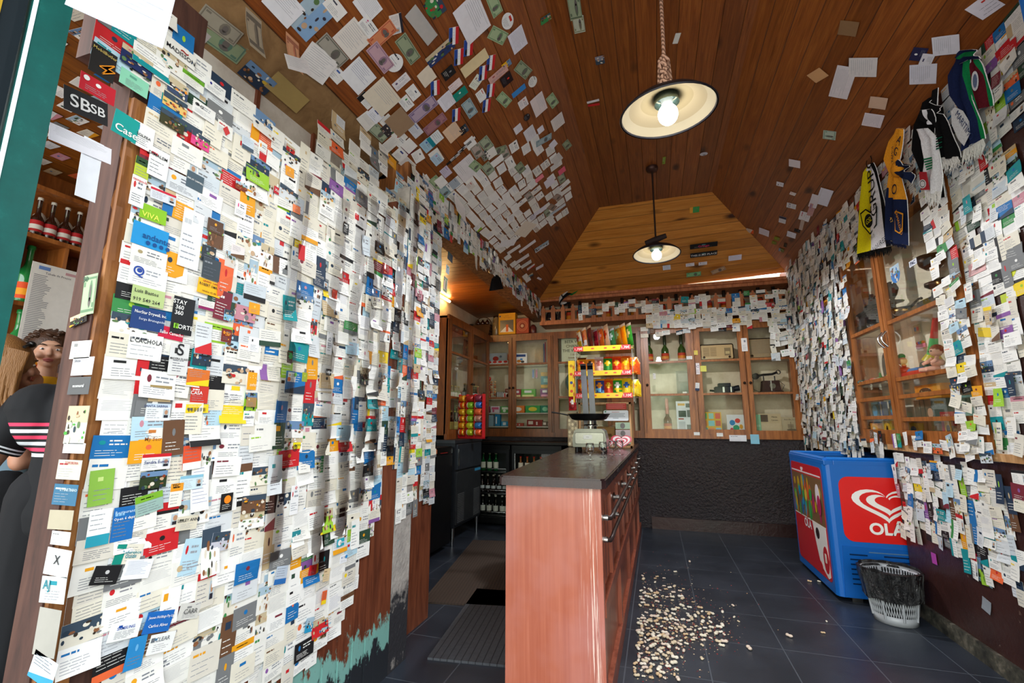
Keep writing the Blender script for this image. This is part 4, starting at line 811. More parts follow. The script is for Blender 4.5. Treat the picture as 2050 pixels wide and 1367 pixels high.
for k in range(8): box_item('magazine', -1.26+k*.019, YC, z1, .014, .12, .27+.02*(k % 3), ('#3a4a6a', '#8a3a4a', '#c8b8a0', '#2a5a7a', '#7a2a3a', '#d8d8d8', '#3a7aa0', '#a84a6a')[k], f"upright magazine on the top shelf, {['first', 'second', 'third', 'fourth', 'fifth', 'sixth', 'seventh', 'eighth'][k]} from the left", 'magazine', ry=.25, group='upright magazines')
for k, (x, w, h, c, c2, nm) in enumerate(((-1.61, .12, .12, '#a83a4a', '#e8d8a0', 'crimson and cream'), (-1.46, .19, .12, '#6ab04a', '#e8e8a0', 'green mint'), (-1.24, .12, .12, '#7a3a7a', '#e8a0c0', 'purple'), (-1.16, .05, .13, '#4a9ad0', '#8ac0e0', 'blue'))): box_item('sweet_box', x, YC-.03, z2, w, .06, h, c, f'{nm} sweet box on the second shelf behind the right door', 'box', [('r', .1, .1, .9, .4, c2), ('r', .25, .6, .75, .85, '#e8e8e8')])
box_item('display_box', -1.22, YC+.02, z2+.135, .17, .06, .20, '#2a7a8a', 'teal and yellow display box stacked above the purple box', 'box', [('r', 0, 0, 1, .2, '#d8a020'), ('r', 0, .75, 1, 1, '#b88a20'), ('r', .2, .35, .8, .6, '#8ac8d0')], ry=.2)
for k, x in enumerate((-1.43, -1.385)): box_item('candy_stick', x, YC+.10, 1.73, .03, .015, .13, '#c8b8c8', f"{['left', 'right'][k]} of two candy sticks hanging under the top shelf", 'sweet', [('r', .1, .1, .9, .9, ('#6a8ac8', '#c86a8a')[k])])
for k, (x, w, c, c2, nm) in enumerate(((-1.60, .18, '#d8762a', '#e8e0d0', 'orange'), (-1.40, .19, '#3a9a50', '#e0d040', 'green'), (-1.24, .12, '#2a7a60', '#8ac8a0', 'dark green'), (-1.64, .03, '#3a7ab8', '#e8e8e8', 'blue'))): box_item('gum_packet', x, YC-.03, 1.282, w, .05, .09, c, f'{nm} gum packet on the third shelf behind the right door', 'snack packet', [('c', .5, .5, .3, .3, c2)])
for k, (x, w, h, c, nm) in enumerate(((-1.60, .14, .04, '#b84a3a', 'low red and white'), (-1.38, .20, .08, '#8a2a24', 'dark red'), (-1.22, .12, .06, '#6a5a4a', 'brown'))): box_item('packet', x, YC-.02, 1.113, w, .05, h, c, f'{nm} packet on the lowest shelf behind the right door', 'packet', [('r', .1, .3, .4, .8, '#e8dcd0'), ('r', .6, .2, .7, .7, '#e0d0c8')])
# sign in the third cabinet
sg = box_item('beer_sign', -.94, YB+.06, 1.915, .33, .008, .30, '#c8ccb0', 'pale green printed sign about beer behind glass, left of the crisp rack', 'sign', [('t', .5, .86, 'BEER WILL', .052, '#2a2a24'), ('t', .5, .67, 'CHANGE', .052, '#2a2a24'), ('t', .5, .48, 'THE WORLD', .052, '#2a2a24'), ('t', .5, .31, "I don't", .036, '#6a3028'), ('t', .5, .18, 'know how', .036, '#6a3028'), ('t', .5, .05, 'but it will', .036, '#6a3028')])
mb = MB(); pf = Frame((-.90, YB+.1, 1.66), X3, Z3, -Y3); mb.prism(pf, circ(0, 0, .17, .17, 28), -.008, 0, 'darkmetal', '#3a4a48'); mb.prism(pf, circ(0, 0, .14, .14, 28), 0, .003, 'darkmetal', '#54625e'); mb.text(pf, -.02, .06, .004, 'SAGRES', .045, 'paper', '#a8b4b0', ang=.7); tagit(mb.build('round_tray'), 'dark round metal tray behind glass under the beer sign', 'tray')
# champagne-like bottles
gb = bottle((-.035, YC-.03, z1-.022), .34, .044, '#2f4a18', '#d8861c', 'orange-labelled green bottle, leftmost of three in the cabinet beside the crisp rack', 'three green bottles on the cabinet shelf', labr=(.05, .30), foil='#1f2a14', neck=.5, band='#b8321c')
dup(gb, (.145, YC-.03, z1-.022), 'orange-labelled green bottle, middle of three in the cabinet beside the crisp rack'); dup(gb, (.33, YC-.03, z1-.022), 'orange-labelled green bottle, rightmost of three in the cabinet beside the crisp rack')
bottle((.13, YC-.03, 1.041), .40, .046, '#6a2a24', '#d8861c', 'dark bottle with an orange label and a pink neck, bottom of the same cabinet', None, labr=(.08, .28), foil='#c87a70', neck=.55, band='#b8321c')
box_item('framed_photo', .33, YC+.0, 1.491, .15, .01, .27, '#5a4a40', 'dark framed photograph on the middle shelf, right side', 'picture', [('r', .15, .55, .9, .9, '#8a8078'), ('r', .25, .1, .9, .5, '#2a2420'), ('r', .4, .03, .7, .12, '#e8e8e8')])
box_item('newspaper_page', .325, YC-.06, 1.045, .19, .006, .36, '#dfe3e8', 'newspaper page with photos standing at the bottom of the cabinet', 'newspaper', [('r', .1, .86, .5, .93, '#d8a030'), ('r', .55, .8, .92, .93, '#5a5a60'), ('r', .12, .5, .55, .7, '#4a4a50'), ('r', .6, .5, .9, .72, '#6a6a70'), ('r', .1, .42, .4, .46, '#b02a3a'), ('r', .55, .08, .9, .26, '#5a5a60'), ('r', .1, .1, .48, .36, '#b8bcc4')])
# radios
def radio(x, y, z, w, h, lab, c1, c2, dark):
    t = thing('radio', (x, y, z), lab, 'radio'); fr = Frame((x, y, z), X3, Z3, -Y3)
    mb = MB(); mb.rbox(fr, -w/2, w/2, .004, h, -.05, .045, .02, 'plastic', c1); mb.build('case', t)
    mb = MB(); mb.rbox(fr, -w/2+.02, w/2-.012, .016, h-.014, .045, .049, .012, 'plastic', c2)
    if dark:
        for k in range(12): mb.box(fr, -w/2+.03, w/2-.03, .06+k*(h-.08)/12, .064+k*(h-.08)/12, .049, .052, 'plastic', '#8a7a68')
    else:
        for k in range(7):
            for q in range(2): mb.box(fr, -w/2+.045+q*.075, -w/2+.11+q*.075, .05+k*.015, .056+k*.015, .049, .0505, 'plastic', '#8a7050')
        mb.box(fr, w/2-.10, w/2-.035, .05, h-.05, .049, .0505, 'plastic', '#8a7454'); mb.box(fr, w/2-.09, w/2-.045, .07, .10, .0505, .0515, 'plastic', '#c8b080')
    mb.build('speaker_grille', t)
    for q in (-1, 1): mb = MB(); mb.lathe(fr.P(q*(w/2-.05), .035, .049), [(.013, 0), (.013, .012), (0, .014)], 10, 'plastic', '#3a2a1c', fr); mb.build('dial', t)
    return t
radio(.705, YC, z1-.022, .37, .19, 'old cream radio with a square speaker grille, behind glass', '#2a1c14', '#c8a87a', False)
radio(1.22, YC, z1-.022, .40, .235, 'old brown radio with a wide ribbed speaker, behind glass in the corner cabinet', '#3a2a20', '#a08868', True)
# camera-like machine and telephone
t = thing('folding_machine', (.76, YC, 1.491), 'small black antique machine on the middle shelf under the cream radio', 'antique'); fr = Frame((.76, YC, 1.491), X3, Z3, -Y3)
mb = MB(); mb.rbox(fr, -.10, .10, .0, .075, -.05, .05, .008, 'darkmetal', '#141416'); mb.rbox(fr, -.06, .07, .075, .115, -.04, .04, .008, 'darkmetal', '#1c1c20'); mb.build('body', t)
mb = MB(); mb.tube([fr.P(-.10, .03, 0), fr.P(-.15, .035, .01)], .012, 8, 'darkmetal', '#18181a'); mb.tube([fr.P(.10, .05, 0), fr.P(.16, .06, 0)], [.03, .034], 10, 'darkmetal', '#222226'); mb.build('lens', t)
mb = MB(); mb.box(fr, -.02, .0, .01, .07, .05, .052, 'metal', '#c8c8c8'); mb.box(fr, .06, .075, .01, .07, .05, .052, 'metal', '#c8c8c8'); mb.build('trim', t)
t = thing('antique_telephone', (1.225, YC, 1.491), 'antique dark wooden telephone with a cradle handset, behind glass', 'telephone'); fr = Frame((1.225, YC, 1.491), X3, Z3, -Y3)
mb = MB(); mb.box(fr, -.10, .12, 0, .015, -.07, .07, 'matte', '#2c1610'); mb.prism(fr, [(-.085, .015), (.105, .015), (.09, .13), (-.07, .13)], -.055, .055, 'matte', '#3a1c14'); mb.build('body', t)
mb = MB(); mb.tube([fr.P(-.05, .13, 0), fr.P(-.05, .185, 0)], .006, 6, 'darkmetal', '#101010'); mb.tube([fr.P(.06, .13, 0), fr.P(.06, .185, 0)], .006, 6, 'darkmetal', '#101010'); mb.build('cradle', t)
mb = MB(); mb.tube([fr.P(-.12, .19, 0), fr.P(-.05, .20, 0), fr.P(.04, .205, 0), fr.P(.09, .225, 0)], .013, 8, 'darkmetal', '#1a1212'); mb.lathe(fr.P(-.13, .185, -.03), [(.03, 0), (.036, .03), (.034, .06)], 12, 'darkmetal', '#1a1212', fr); mb.lathe(fr.P(.10, .225, -.02), [(.02, 0), (.026, .03), (.02, .05)], 12, 'darkmetal', '#1a1212', fr); mb.build('handset', t)
mb = MB(); mb.tube([fr.P(-.15, .17, 0), fr.P(-.165, .10, .0), fr.P(-.16, .04, 0), fr.P(-.10, .006, 0)], .003, 6, 'darkmetal', '#181010'); mb.tube([fr.P(.10, .13, .0), fr.P(.15, .08, 0), fr.P(.12, .02, 0)], .003, 6, 'darkmetal', '#181010'); mb.build('cord', t)
mb = MB(); mb.prism(fr, circ(.02, .07, .03, .03, 14), .056, .062, 'metal', '#8a8478'); mb.box(fr, .0, .012, .0, .13, .056, .064, 'metal', '#c8c4bc'); mb.build('dial', t)
booklets = [(.60, .21, .25, '#d8b030', 'yellow picture booklet with animal squares, under the black machine', [('r', .05, .05, .30, .3, '#6ab0a0'), ('r', .35, .05, .63, .3, '#e08a40'), ('r', .7, .05, .95, .3, '#8ac0d8'), ('r', .05, .38, .3, .62, '#e09040'), ('r', .35, .38, .65, .62, '#8ad0d0'), ('r', .7, .38, .95, .62, '#c85a40'), ('r', .05, .7, .3, .95, '#7ab060'), ('r', .38, .7, .62, .95, '#9ad0c0'), ('r', .7, .7, .95, .95, '#d85a40')]),
 (.85, .18, .22, '#dfe4e4', 'white picture booklet with bright figures, beside the yellow booklet', [('c', .3, .6, .16, .14, '#3a8ac0'), ('c', .6, .7, .15, .12, '#d84a3a'), ('c', .5, .35, .18, .14, '#3aa070'), ('c', .78, .4, .1, .12, '#d8a030'), ('c', .25, .25, .1, .1, '#c83a50'), ('c', .7, .18, .1, .08, '#3a6ab8')]),
 (1.06, .08, .22, '#8ac09a', 'green leaflet standing left of the old postcards', [('r', .1, .4, .9, .5, '#a8d0b0')]),
 (1.19, .22, .23, '#c8b490', 'old printed postcard with a photo and heading, bottom of the corner cabinet', [('r', .1, .62, .42, .95, '#5a4a3a'), ('t', .7, .85, 'Marca', .022, '#4a3a28'), ('t', .7, .7, 'Carvao', .022, '#4a3a28'), ('r', .08, .08, .92, .55, '#d0be9c')]),
 (1.39, .20, .19, '#c0b090', 'old postcard with a sailing ship drawing, in the back right corner', [('t', .5, .88, 'Bela ilha de sol', .02, '#5a4a38'), ('c', .5, .3, .22, .08, '#7a6a54'), ('r', .48, .3, .5, .75, '#6a5a44'), ('r', .34, .4, .62, .62, '#9a8a70')])]
for x, w, h, c, lab, deco in booklets: box_item('booklet', x, YC-.03, 1.03, w, .008, h, c, lab, 'booklet', deco, ry=-.05)
# side cabinet: bags of nuts, bottles
for k, (y, lab) in enumerate(((5.00, 'brown bag of crisps in the side cabinet, nearer of two'), (5.17, 'purple bag of crisps in the side cabinet, farther of two'))):
    mb = MB(); bag(mb, Frame((-2.17, y, 1.892), Y3, Vector((0, .25, 1)), X3), 0, .0, 0, .17, .27, .07, [('#8a4a24', '#6a2a20', '#c89a50', '#a05a30'), ('#6a2a3a', '#8a3a30', '#c8a050', '#a0402a')][k], 90+k); tagit(mb.build('crisp_bag'), lab, 'snack bag')
sb = bottle((-2.15, 4.98, 1.413), .20, .028, '#123a1c', '#b8d0d8', 'small green bottle with a pale label, middle shelf of the side cabinet', 'small bottles in the side cabinet'); row(sb, [(-2.15, 5.05, 1.413), (-2.15, 5.12, 1.413), (-2.15, 5.19, 1.413), (-2.15, 5.26, 1.413), (-2.15, 5.33, 1.413)])
bottle((-2.15, 5.41, 1.413), .20, .028, '#a83a20', '#d86a4a', 'small red bottle at the right end of the middle shelf', None)
sb = bottle((-2.15, 4.45, 1.413), .15, .030, '#a89a80', '#e0d8c8', 'small pale bottle, left half of the middle shelf of the side cabinet', 'small pale bottles in the side cabinet'); row(sb, [(-2.15, 4.54, 1.413), (-2.15, 4.63, 1.413), (-2.15, 4.72, 1.413), (-2.15, 4.81, 1.413)])
sb = bottle((-2.15, 4.45, 1.045), .24, .032, '#141a10', '#c8b860', 'dark bottle with a gold label, lowest shelf of the side cabinet', 'dark bottles in the side cabinet'); row(sb, [(-2.15, 4.54, 1.045), (-2.15, 4.63, 1.045), (-2.15, 4.72, 1.045), (-2.15, 4.81, 1.045), (-2.15, 5.02, 1.045), (-2.15, 5.12, 1.045), (-2.15, 5.22, 1.045), (-2.15, 5.32, 1.045)])

# ================================================================== FENCED SHELF bottles, cap, dark jugs
t0 = None; xs = [-1.00, -.86, -.68, -.52, -.33, -.19, -.03, .14, .31, .48, .66, .84, 1.02, 1.20, 1.36]
t0 = bottle((xs[0], 5.68, 2.422), .33, .043, '#2c4418', '#d8821c', 'green bottle with an orange and red label behind the picket fence', 'bottles behind the picket fence', labr=(.06, .42), foil='#17130f', neck=.5, band='#c23a1c')
row(t0, [(x, 5.68+.015*((i*7) % 3-1), 2.422) for i, x in enumerate(xs[1:])])
def cap_hat(c, rz):
    t = thing('baseball_cap', c, 'black and white cap with a green brim on the picket fence shelf', 'cap'); fr = Frame(c, Vector((math.cos(rz), math.sin(rz), 0)), Vector((-math.sin(rz), math.cos(rz), 0)), Z3)
    tilt = Matrix.Rotation(R_(-34), 3, fr.v); fr = Frame(c, tilt@fr.u, fr.v, tilt@fr.n)
    mb = MB(); cols = ['#e8e4e0', '#e8e4e0', '#101418', '#101418', '#101418', '#101418', '#101418']
    vs = []; seg, rg_ = 22, 8
    for i in range(rg_+1):
        th = math.pi/2*i/rg_
        for k in range(seg):
            a = 2*math.pi*k/seg; vs.append(fr.P(.115*math.sin(th)*math.cos(a), .10*math.sin(th)*math.sin(a), .115*math.cos(th)))
    fs, cl = [], []
    for i in range(rg_):
        for k in range(seg):
            fs.append((i*seg+k, (i+1)*seg+k, (i+1)*seg+(k+1) % seg, i*seg+(k+1) % seg)); a = 360*k/seg; cl.append('#dedad6' if (100 < a < 250 and i < 7) else ('#12161a'))
    mb.add(vs, fs, 'fabric', cl, True); mb.build('crown', t, mods=[('SOLIDIFY', dict(thickness=.003))])
    pf_ = Frame(fr.P(.055, -.085, .055), fr.u, (fr.n*.8+fr.v*.62).normalized(), (-fr.v*.8+fr.n*.62).normalized()); mb = MB(); mb.box(pf_, -.05, .03, -.025, .035, .0, .004, 'fabric', '#e8e6e2'); mb.text(pf_, -.005, -.035, .005, "ST. PATRICK'S DAY", .017, 'fabric', '#e8e6e2'); mb.build('front_patch', t)
    mb = MB(); mb.grid(lambda a, b_: fr.P(.08+.15*b_*math.sin(math.pi*(.12+.76*a)), (a-.5)*.2*(1-.25*b_), .01-.02*b_-.02*(2*a-1)**2), 10, 5, 'fabric', '#12803e', th=fr.n*.006); mb.build('brim', t, label='green brim')
    return t
cap_hat(Vector((-1.00, 5.56, 2.70)), R_(-15))
for k, (x, r, c, nm) in enumerate(((-1.24, .075, '#2a2224', 'dark round jug left of the cap on the fenced shelf'), (-1.105, .045, '#3a3034', 'smaller dark jug right beside the cap on the fenced shelf'))):
    t = thing('jug', (x, 5.70, 2.422), nm, 'jug'); mb = MB(); mb.lathe((x, 5.70, 2.422), [(r*.6, .001), (r, .07), (r*.98, .13), (r*.45, .2), (r*.4, .24), (r*.5, .25)], 16, 'bottle_glass', c); mb.build('jug_body', t); mb = MB(); mb.tube([(x+r*.4, 5.70, 2.65), (x+r*1.1, 5.70, 2.62), (x+r*.95, 5.70, 2.54)], .007, 6, 'bottle_glass', c); mb.build('handle', t)
# ================================================================== ICE CREAM FREEZER
FX0, FX1, FY0, FY1, FZ0, FZ1 = 1.085, 1.70, 3.72, 4.60, .035, .905
fr_ = thing('ice_cream_freezer', ((FX0+FX1)/2, (FY0+FY1)/2, 0), 'blue chest freezer with red advertising panels, half behind the right wall corner', 'freezer')
FFr = Frame((0, FY0, 0), X3, Z3, -Y3); FSd = Frame((FX0, 0, 0), -Y3, Z3, -X3)
BL_ = '#1464b8'
mb = MB(); c_ = .035
op = [(FX0+c_, FY0), (FX1, FY0), (FX1, FY1), (FX0+c_, FY1), (FX0+c_*.3, FY1-c_*.3), (FX0, FY1-c_), (FX0, FY0+c_), (FX0+c_*.3, FY0+c_*.3)]
n8 = len(op); zs = [FZ0, FZ1-.03, FZ1]
vs = [Vector((x, y, z)) for z in zs[:2] for x, y in op]; cx, cy = (FX0+FX1)/2, (FY0+FY1)/2
inn = [(FX0+.06, FY0+.07), (FX1-.05, FY0+.07), (FX1-.05, FY1-.05), (FX0+.06, FY1-.05)]
mb.add(vs, [(i, (i+1) % n8, n8+(i+1) % n8, n8+i) for i in range(n8)], 'plastic', BL_)
mb.wbox(FX0+.004, FX0+.06, FY0+.004, FY1-.004, FZ1-.035, FZ1-.0, 'plastic', BL_); mb.wbox(FX1-.05, FX1, FY0+.004, FY1-.004, FZ1-.035, FZ1, 'plastic', BL_)
mb.wbox(FX0+.06, FX1-.05, FY0+.004, FY0+.07, FZ1-.035, FZ1, 'plastic', BL_); mb.wbox(FX0+.06, FX1-.05, FY1-.05, FY1-.004, FZ1-.035, FZ1, 'plastic', BL_)
mb.wbox(FX0+.06, FX1-.05, FY0+.07, FY1-.05, .50, .51, 'plastic', '#dfe6ec')
mb.add([(x, y, FZ0) for x, y in op], [tuple(range(n8))[::-1]], 'plastic', '#0c3a70'); mb.build('body', fr_, mods=[('BEVEL', dict(width=.008, segments=2, limit_method='ANGLE'))])
mb = MB(); mb.wbox(FX0+.062, FX1-.052, FY0+.072, FY1-.052, FZ1-.022, FZ1-.016, 'pane'); mb.build('glass_lid', fr_)
mb = MB(); mb.tube([(FX0+.03, FY0+.03, FZ1+.008), (FX1-.02, FY0+.03, FZ1+.008)], .012, 8, 'plastic', '#1d74cc'); mb.tube([(FX0+.03, FY1-.03, FZ1+.008), (FX1-.02, FY1-.03, FZ1+.008)], .012, 8, 'plastic', '#1d74cc'); mb.tube([(FX0+.02, FY0+.03, FZ1+.006), (FX0+.02, FY1-.03, FZ1+.006)], .014, 8, 'plastic', '#1d74cc'); mb.build('lid_rim', fr_)
# red end panel with the double heart and OLÁ
mb = MB(); u0, u1, v0, v1 = FX0+.075, FX1-.02, .385, .80; mb.prism(FFr, rrect(u0, u1, v0, v1, .06, 6), .001, .004, 'plastic', '#e01a16')
hc, hv = FX0+.335, .635
for k, (s_, dx, dy, c) in enumerate(((.33, 0, 0, '#f6f2ec'), (.262, .004, .002, '#e01a16'), (.205, .008, .001, '#f6f2ec'), (.140, .018, .008, '#e01a16'))): mb.prism(FFr, [(x, hv+(y-hv)*.82) for x, y in heart(hc+dx, hv+dy, s_, 40)], .004+.0006*k, .0046+.0006*k, 'plastic', c)
mb.prism(FFr, [(hc+.055, hv-.075), (hc+.105, hv-.045), (hc+.12, hv-.06), (hc+.085, hv-.11)], .0055, .0066, 'plastic', '#e01a16')
mb.text(FFr, hc-.015, .475, .0062, 'OLÁ', .098, 'plastic', '#f8f4ee', bold=.035); mb.text(FFr, hc+.11, .50, .0062, '®', .05, 'plastic', '#f8f4ee')
mb.build('end_sticker', fr_, label='red panel with a white double heart and lettering')
mb = MB(); mb.prism(FFr, [(FX0+.04, .04), (FX1, .04), (FX1, .345), (FX0+.055, .355)], .0, .008, 'plastic', '#0f5cae'); 
for j in range(7):
    for i in range(2): mb.box(FFr, FX0+.09+i*.19, FX0+.19+i*.19+(.04 if i else 0), .30-j*.030, .309-j*.030, .008, .0095, 'plastic', '#04264e')
mb.box(FFr, FX0+.20, FX0+.44, .322, .328, .008, .010, 'plastic', '#5a7a98'); mb.build('vent_grille', fr_)
# side poster: red field, ice creams, lower red with white
mb = MB(); SU = lambda y: -y
ub, ue = -(FY1-.07), -(FY0+.07)
mb.prism(FSd, rrect(ub, ue, .09, .845, .04, 4), .001, .003, 'plastic', '#c2202a')
mb.box(FSd, ub+.01, ue-.01, .44, .765, .003, .0036, 'plastic', '#7a5a3a'); mb.box(FSd, ub+.02, ue-.02, .775, .785, .003, .0036, 'plastic', '#e8e0e0')
r = random.Random(11); L_ = ue-ub
for k in range(34):
    u = ub+.05+(L_-.10)*r.random(); v = .48+.24*r.random(); c = ['#3a2f3a', '#2a6a9a', '#1f8fb8', '#3aa050', '#c8a020', '#e0c040', '#d85a2a', '#b02a60', '#2f5a3a', '#e8e0d8', '#7a3a20'][min(10, max(0, int((u-ub)/L_*6)+r.randint(0, 4)))]
    h = .03+.05*r.random(); mb.prism(FSd, circ(u, v, .012+.018*r.random(), h, 10), .0037+.0001*k, .0042+.0001*k, 'plastic', c)
mb.prism(FSd, circ(ue-.10, .64, .045, .085, 16), .008, .009, 'plastic', '#e8e0e4'); mb.prism(FSd, circ(ue-.085, .58, .04, .07, 16), .0092, .0096, 'plastic', '#b02a5a'); mb.prism(FSd, heart(ub+.30, .80, .05), .004, .005, 'plastic', '#f0dada'); mb.box(FSd, ub+.01, ue-.01, .435, .442, .004, .005, 'plastic', '#f0ece0')
mb.prism(FSd, [(ue-.30, .435), (ue-.02, .435), (ue-.02, .12), (ue-.06, .10), (ue-.20, .16), (ue-.26, .30)], .0036, .005, 'plastic', '#ece8e4'); mb.prism(FSd, circ(ue-.20, .37, .04, .04, 10), .005, .006, 'plastic', '#2a1a1c'); mb.prism(FSd, circ(ue-.07, .22, .055, .09, 14), .005, .006, 'plastic', '#c01f2a'); mb.box(FSd, ue-.09, ue-.06, .20, .26, .006, .007, 'plastic', '#e8e0d0'); mb.prism(FSd, circ(ue-.22, .15, .06, .035, 12), .005, .006, 'plastic', '#c01f2a')
mb.text(FSd, ub+.33, .40, .0055, 'OLÁ', .085, 'plastic', '#f4eeee', bold=.03); mb.build('side_sticker', fr_, label='long side poster of ice creams on red')
for (x, y) in ((FX0+.12, FY0+.06), (FX1-.06, FY0+.06), (FX0+.12, FY1-.06), (FX1-.06, FY1-.06)): mb = MB(); mb.wbox(x-.03, x+.03, y-.02, y+.02, 0, .036, 'metal', '#a8a49c'); mb.build('foot', fr_)

# ================================================================== BIN with bag
bc = Vector((1.30, 3.49, 0)); bn = thing('waste_basket', bc, 'grey plastic mesh waste basket in front of the freezer', 'bin')
mb = MB(); mb.lathe(bc, [(.0, .002), (.105, .002), (.110, .05), (.108, .05), (.104, .008), (0, .008)], 26, 'plastic', '#a9abae'); mb.lathe(bc, [(.138, .265), (.146, .27), (.146, .285), (.138, .285)], 26, 'plastic', '#b9bbbe')
ns = 60
for k in range(ns):
    for d in (1, -1):
        pts = []
        for j in range(6):
            t_ = j/5; a = 2*math.pi*(k/ns+d*t_*.045); r_2 = .110+.030*t_; pts.append(bc+Vector((r_2*math.cos(a), r_2*math.sin(a), .05+.215*t_)))
        mb.tube(pts, .0024, 3, 'plastic', '#b4b6b9')
for k in range(8): a = 2*math.pi*k/8; mb.tube([bc+Vector((.110*math.cos(a), .110*math.sin(a), .03)), bc+Vector((.141*math.cos(a), .141*math.sin(a), .27))], .006, 4, 'plastic', '#aeb0b3')
mb.build('basket_body', bn)
mb = MB()
def bagpt(rad, z0, z1, amp, sd):
    def f(a, b_):
        th = 2*math.pi*a; q = rad[0]+(rad[1]-rad[0])*b_; w = amp*noise.noise(Vector((math.cos(th)*3, math.sin(th)*3, b_*2+sd)))+amp*.5*noise.noise(Vector((math.cos(th)*9, math.sin(th)*9, b_*4+sd)))
        return bc+Vector(((q+w)*math.cos(th), (q+w)*math.sin(th), z0+(z1-z0)*b_+(.018*noise.noise(Vector((math.cos(th)*2, math.sin(th)*2, sd))) if b_ < .02 else 0)))
    return f
mb.grid(bagpt((.142, .160), .135, .292, .006, 1), 72, 10, 'bin_bag'); mb.grid(bagpt((.160, .150), .292, .300, .004, 1), 72, 1, 'bin_bag'); mb.grid(bagpt((.150, .098), .300, .035, .006, 5), 72, 10, 'bin_bag'); tagit(mb.build('bin_bag'), 'black plastic liner bag folded over the rim of the waste basket', 'bag')
mb = MB(); mb.lathe(bc, [(.0, .036), (.085, .034), (.086, .032), (0, .033)], 20, 'bin_bag'); tagit(mb.build('bin_bag_bottom', None), 'crumpled bottom of the black liner inside the waste basket', 'bag')

# ================================================================== HANGING LAMPS
def lamp(c, tilt, cord_top, label, rope, en=15):
    c = Vector(c); t = thing('pendant_lamp', c, label, 'lamp'); rx = Matrix.Rotation(tilt[0], 3, 'X')@Matrix.Rotation(tilt[1], 3, 'Y'); fr = Frame(c, rx@X3, rx@Y3, rx@Z3)
    mb = MB(); mb.lathe(c, [(.192, .0), (.196, .004), (.190, .012), (.16, .040), (.11, .065), (.06, .082), (.045, .10), (.0, .102)], 40, 'darkmetal', '#2d2b33', fr, caps=False)
    mb.lathe(c, [(.188, .002), (.185, .008), (.155, .034), (.105, .058), (.055, .074), (.045, .08)], 40, 'plastic', '#d8cdb8', fr, cols=['#3a383e', '#c8b898', '#b8a480', '#a8946e', '#989078'], caps=False); mb.build('lamp_shade', t, label='wide enamel shade, pale inside')
    mb = MB(); mb.lathe(c, [(.05, .045), (.05, .085), (.03, .09)], 20, 'metal', '#8a9a94', fr, caps=False); mb.lathe(c, [(.020, .03), (.024, .05), (.024, .075)], 14, 'plastic', '#c8c8c0', fr); mb.build('lamp_holder', t)
    mb = MB(); mb.ell(fr.P(0, 0, -.002), (.040, .040, .044), 'bulb', seg=20, rings=12, fr=fr); mb.build('bulb', t)
    mb = MB(); top = fr.P(0, 0, .10); e = Vector(cord_top)
    if rope:
        mb.tube([top, top+Vector((0, 0, .04)), e], .008, 8, 'rope')
        kp = top+Vector((0, 0, .09))
        for q in range(4): mb.tube([kp+Vector((.016*math.cos(a+q), .014*math.sin(a+q), -.05+.028*q+.012*math.sin(a*2))) for a in [2*math.pi*j/10 for j in range(11)]], .008, 6, 'rope')
        for q in (-1, 1): mb.tube([kp+Vector((q*.012, 0, -.09)), kp+Vector((q*.024, .01, -.03)), kp+Vector((q*.018, 0, .06)), kp+Vector((0, 0, .085))], .007, 6, 'rope')
        mb.build('rope', t, label='knotted twisted rope'); mb = MB(); mb.tube([e-Vector((0, 0, .01)), e], .03, 14, 'darkmetal', '#3a2a24'); mb.build('ceiling_rose', t)
    else:
        mb.tube([top, e], .0075, 8, 'darkmetal', '#3a2a24'); mb.build('pole', t); mb = MB(); mb.lathe(e-Vector((0, 0, .045)), [(.012, 0), (.045, .012), (.052, .03), (.05, .045)], 20, 'darkmetal', '#4a3028'); mb.build('ceiling_rose', t)
        mb = MB(); mb.tube([top+Vector((-.085, 0, .015)), top+Vector((.0, 0, .04)), top+Vector((.085, 0, .065))], [.022, .026, .02], 10, 'matte', '#2a1c1a'); mb.build('cross_piece', t, label='dark lump of wood above the shade')
    mb = bpy.data.lights.new('lamp_light', 'SPOT'); mb.spot_size = R_(174); mb.spot_blend = .2; mb.energy = en*1.9; mb.color = (.93, .96, 1.0); mb.shadow_soft_size = .045; lo = bpy.data.objects.new('lamp_light', mb); lo.location = fr.P(0, 0, -.06); C.objects.link(lo); lo.parent = t; lo.location = fr.P(0, 0, -.05)-c
    return t
lamp((.112, 1.80, 2.415), (R_(5), R_(-2)), (.12, 1.80, ZF-.001), 'large enamel ceiling lamp with glowing bulb on a rope, nearer of the two lamps', True)
lamp((.076, 3.82, 2.545), (R_(-3), R_(0)), (.078, 3.82, ZF-.001), 'enamel pendant lamp on a dark rod, farther of the two, before the back gable', False, 34)

# warm light over the basket in the bar corner, white spotlights on the beam
t = thing('tube_light', (-2.30, 4.75, 2.60), 'warm glowing tube light under the bar ceiling, behind the partition end', 'light'); mb = MB(); mb.tube([(-2.29, 4.0, 2.585), (-2.29, 4.8, 2.585)], .014, 10, 'warm_tube'); mb.build('tube', t); mb = MB(); mb.wbox(-2.33, -2.30, 3.98, 4.82, 2.59, 2.615, 'plastic', '#d8d0c0'); mb.build('fitting', t)
pl = bpy.data.lights.new('tube_glow', 'AREA'); pl.shape = 'RECTANGLE'; pl.size = .8; pl.size_y = .04; pl.energy = 4; pl.color = (1, .62, .25); po = bpy.data.objects.new('tube_glow', pl); po.location = (-2.26, 4.4, 2.57); po.rotation_euler = (0, R_(-50), R_(0)); C.objects.link(po); po.rotation_euler = (R_(0), R_(-115), 0)
t = thing('round_disc_cluster', (-1.38, 3.5, 2.47), 'cluster of small white round discs hanging under the beam', 'ornament')
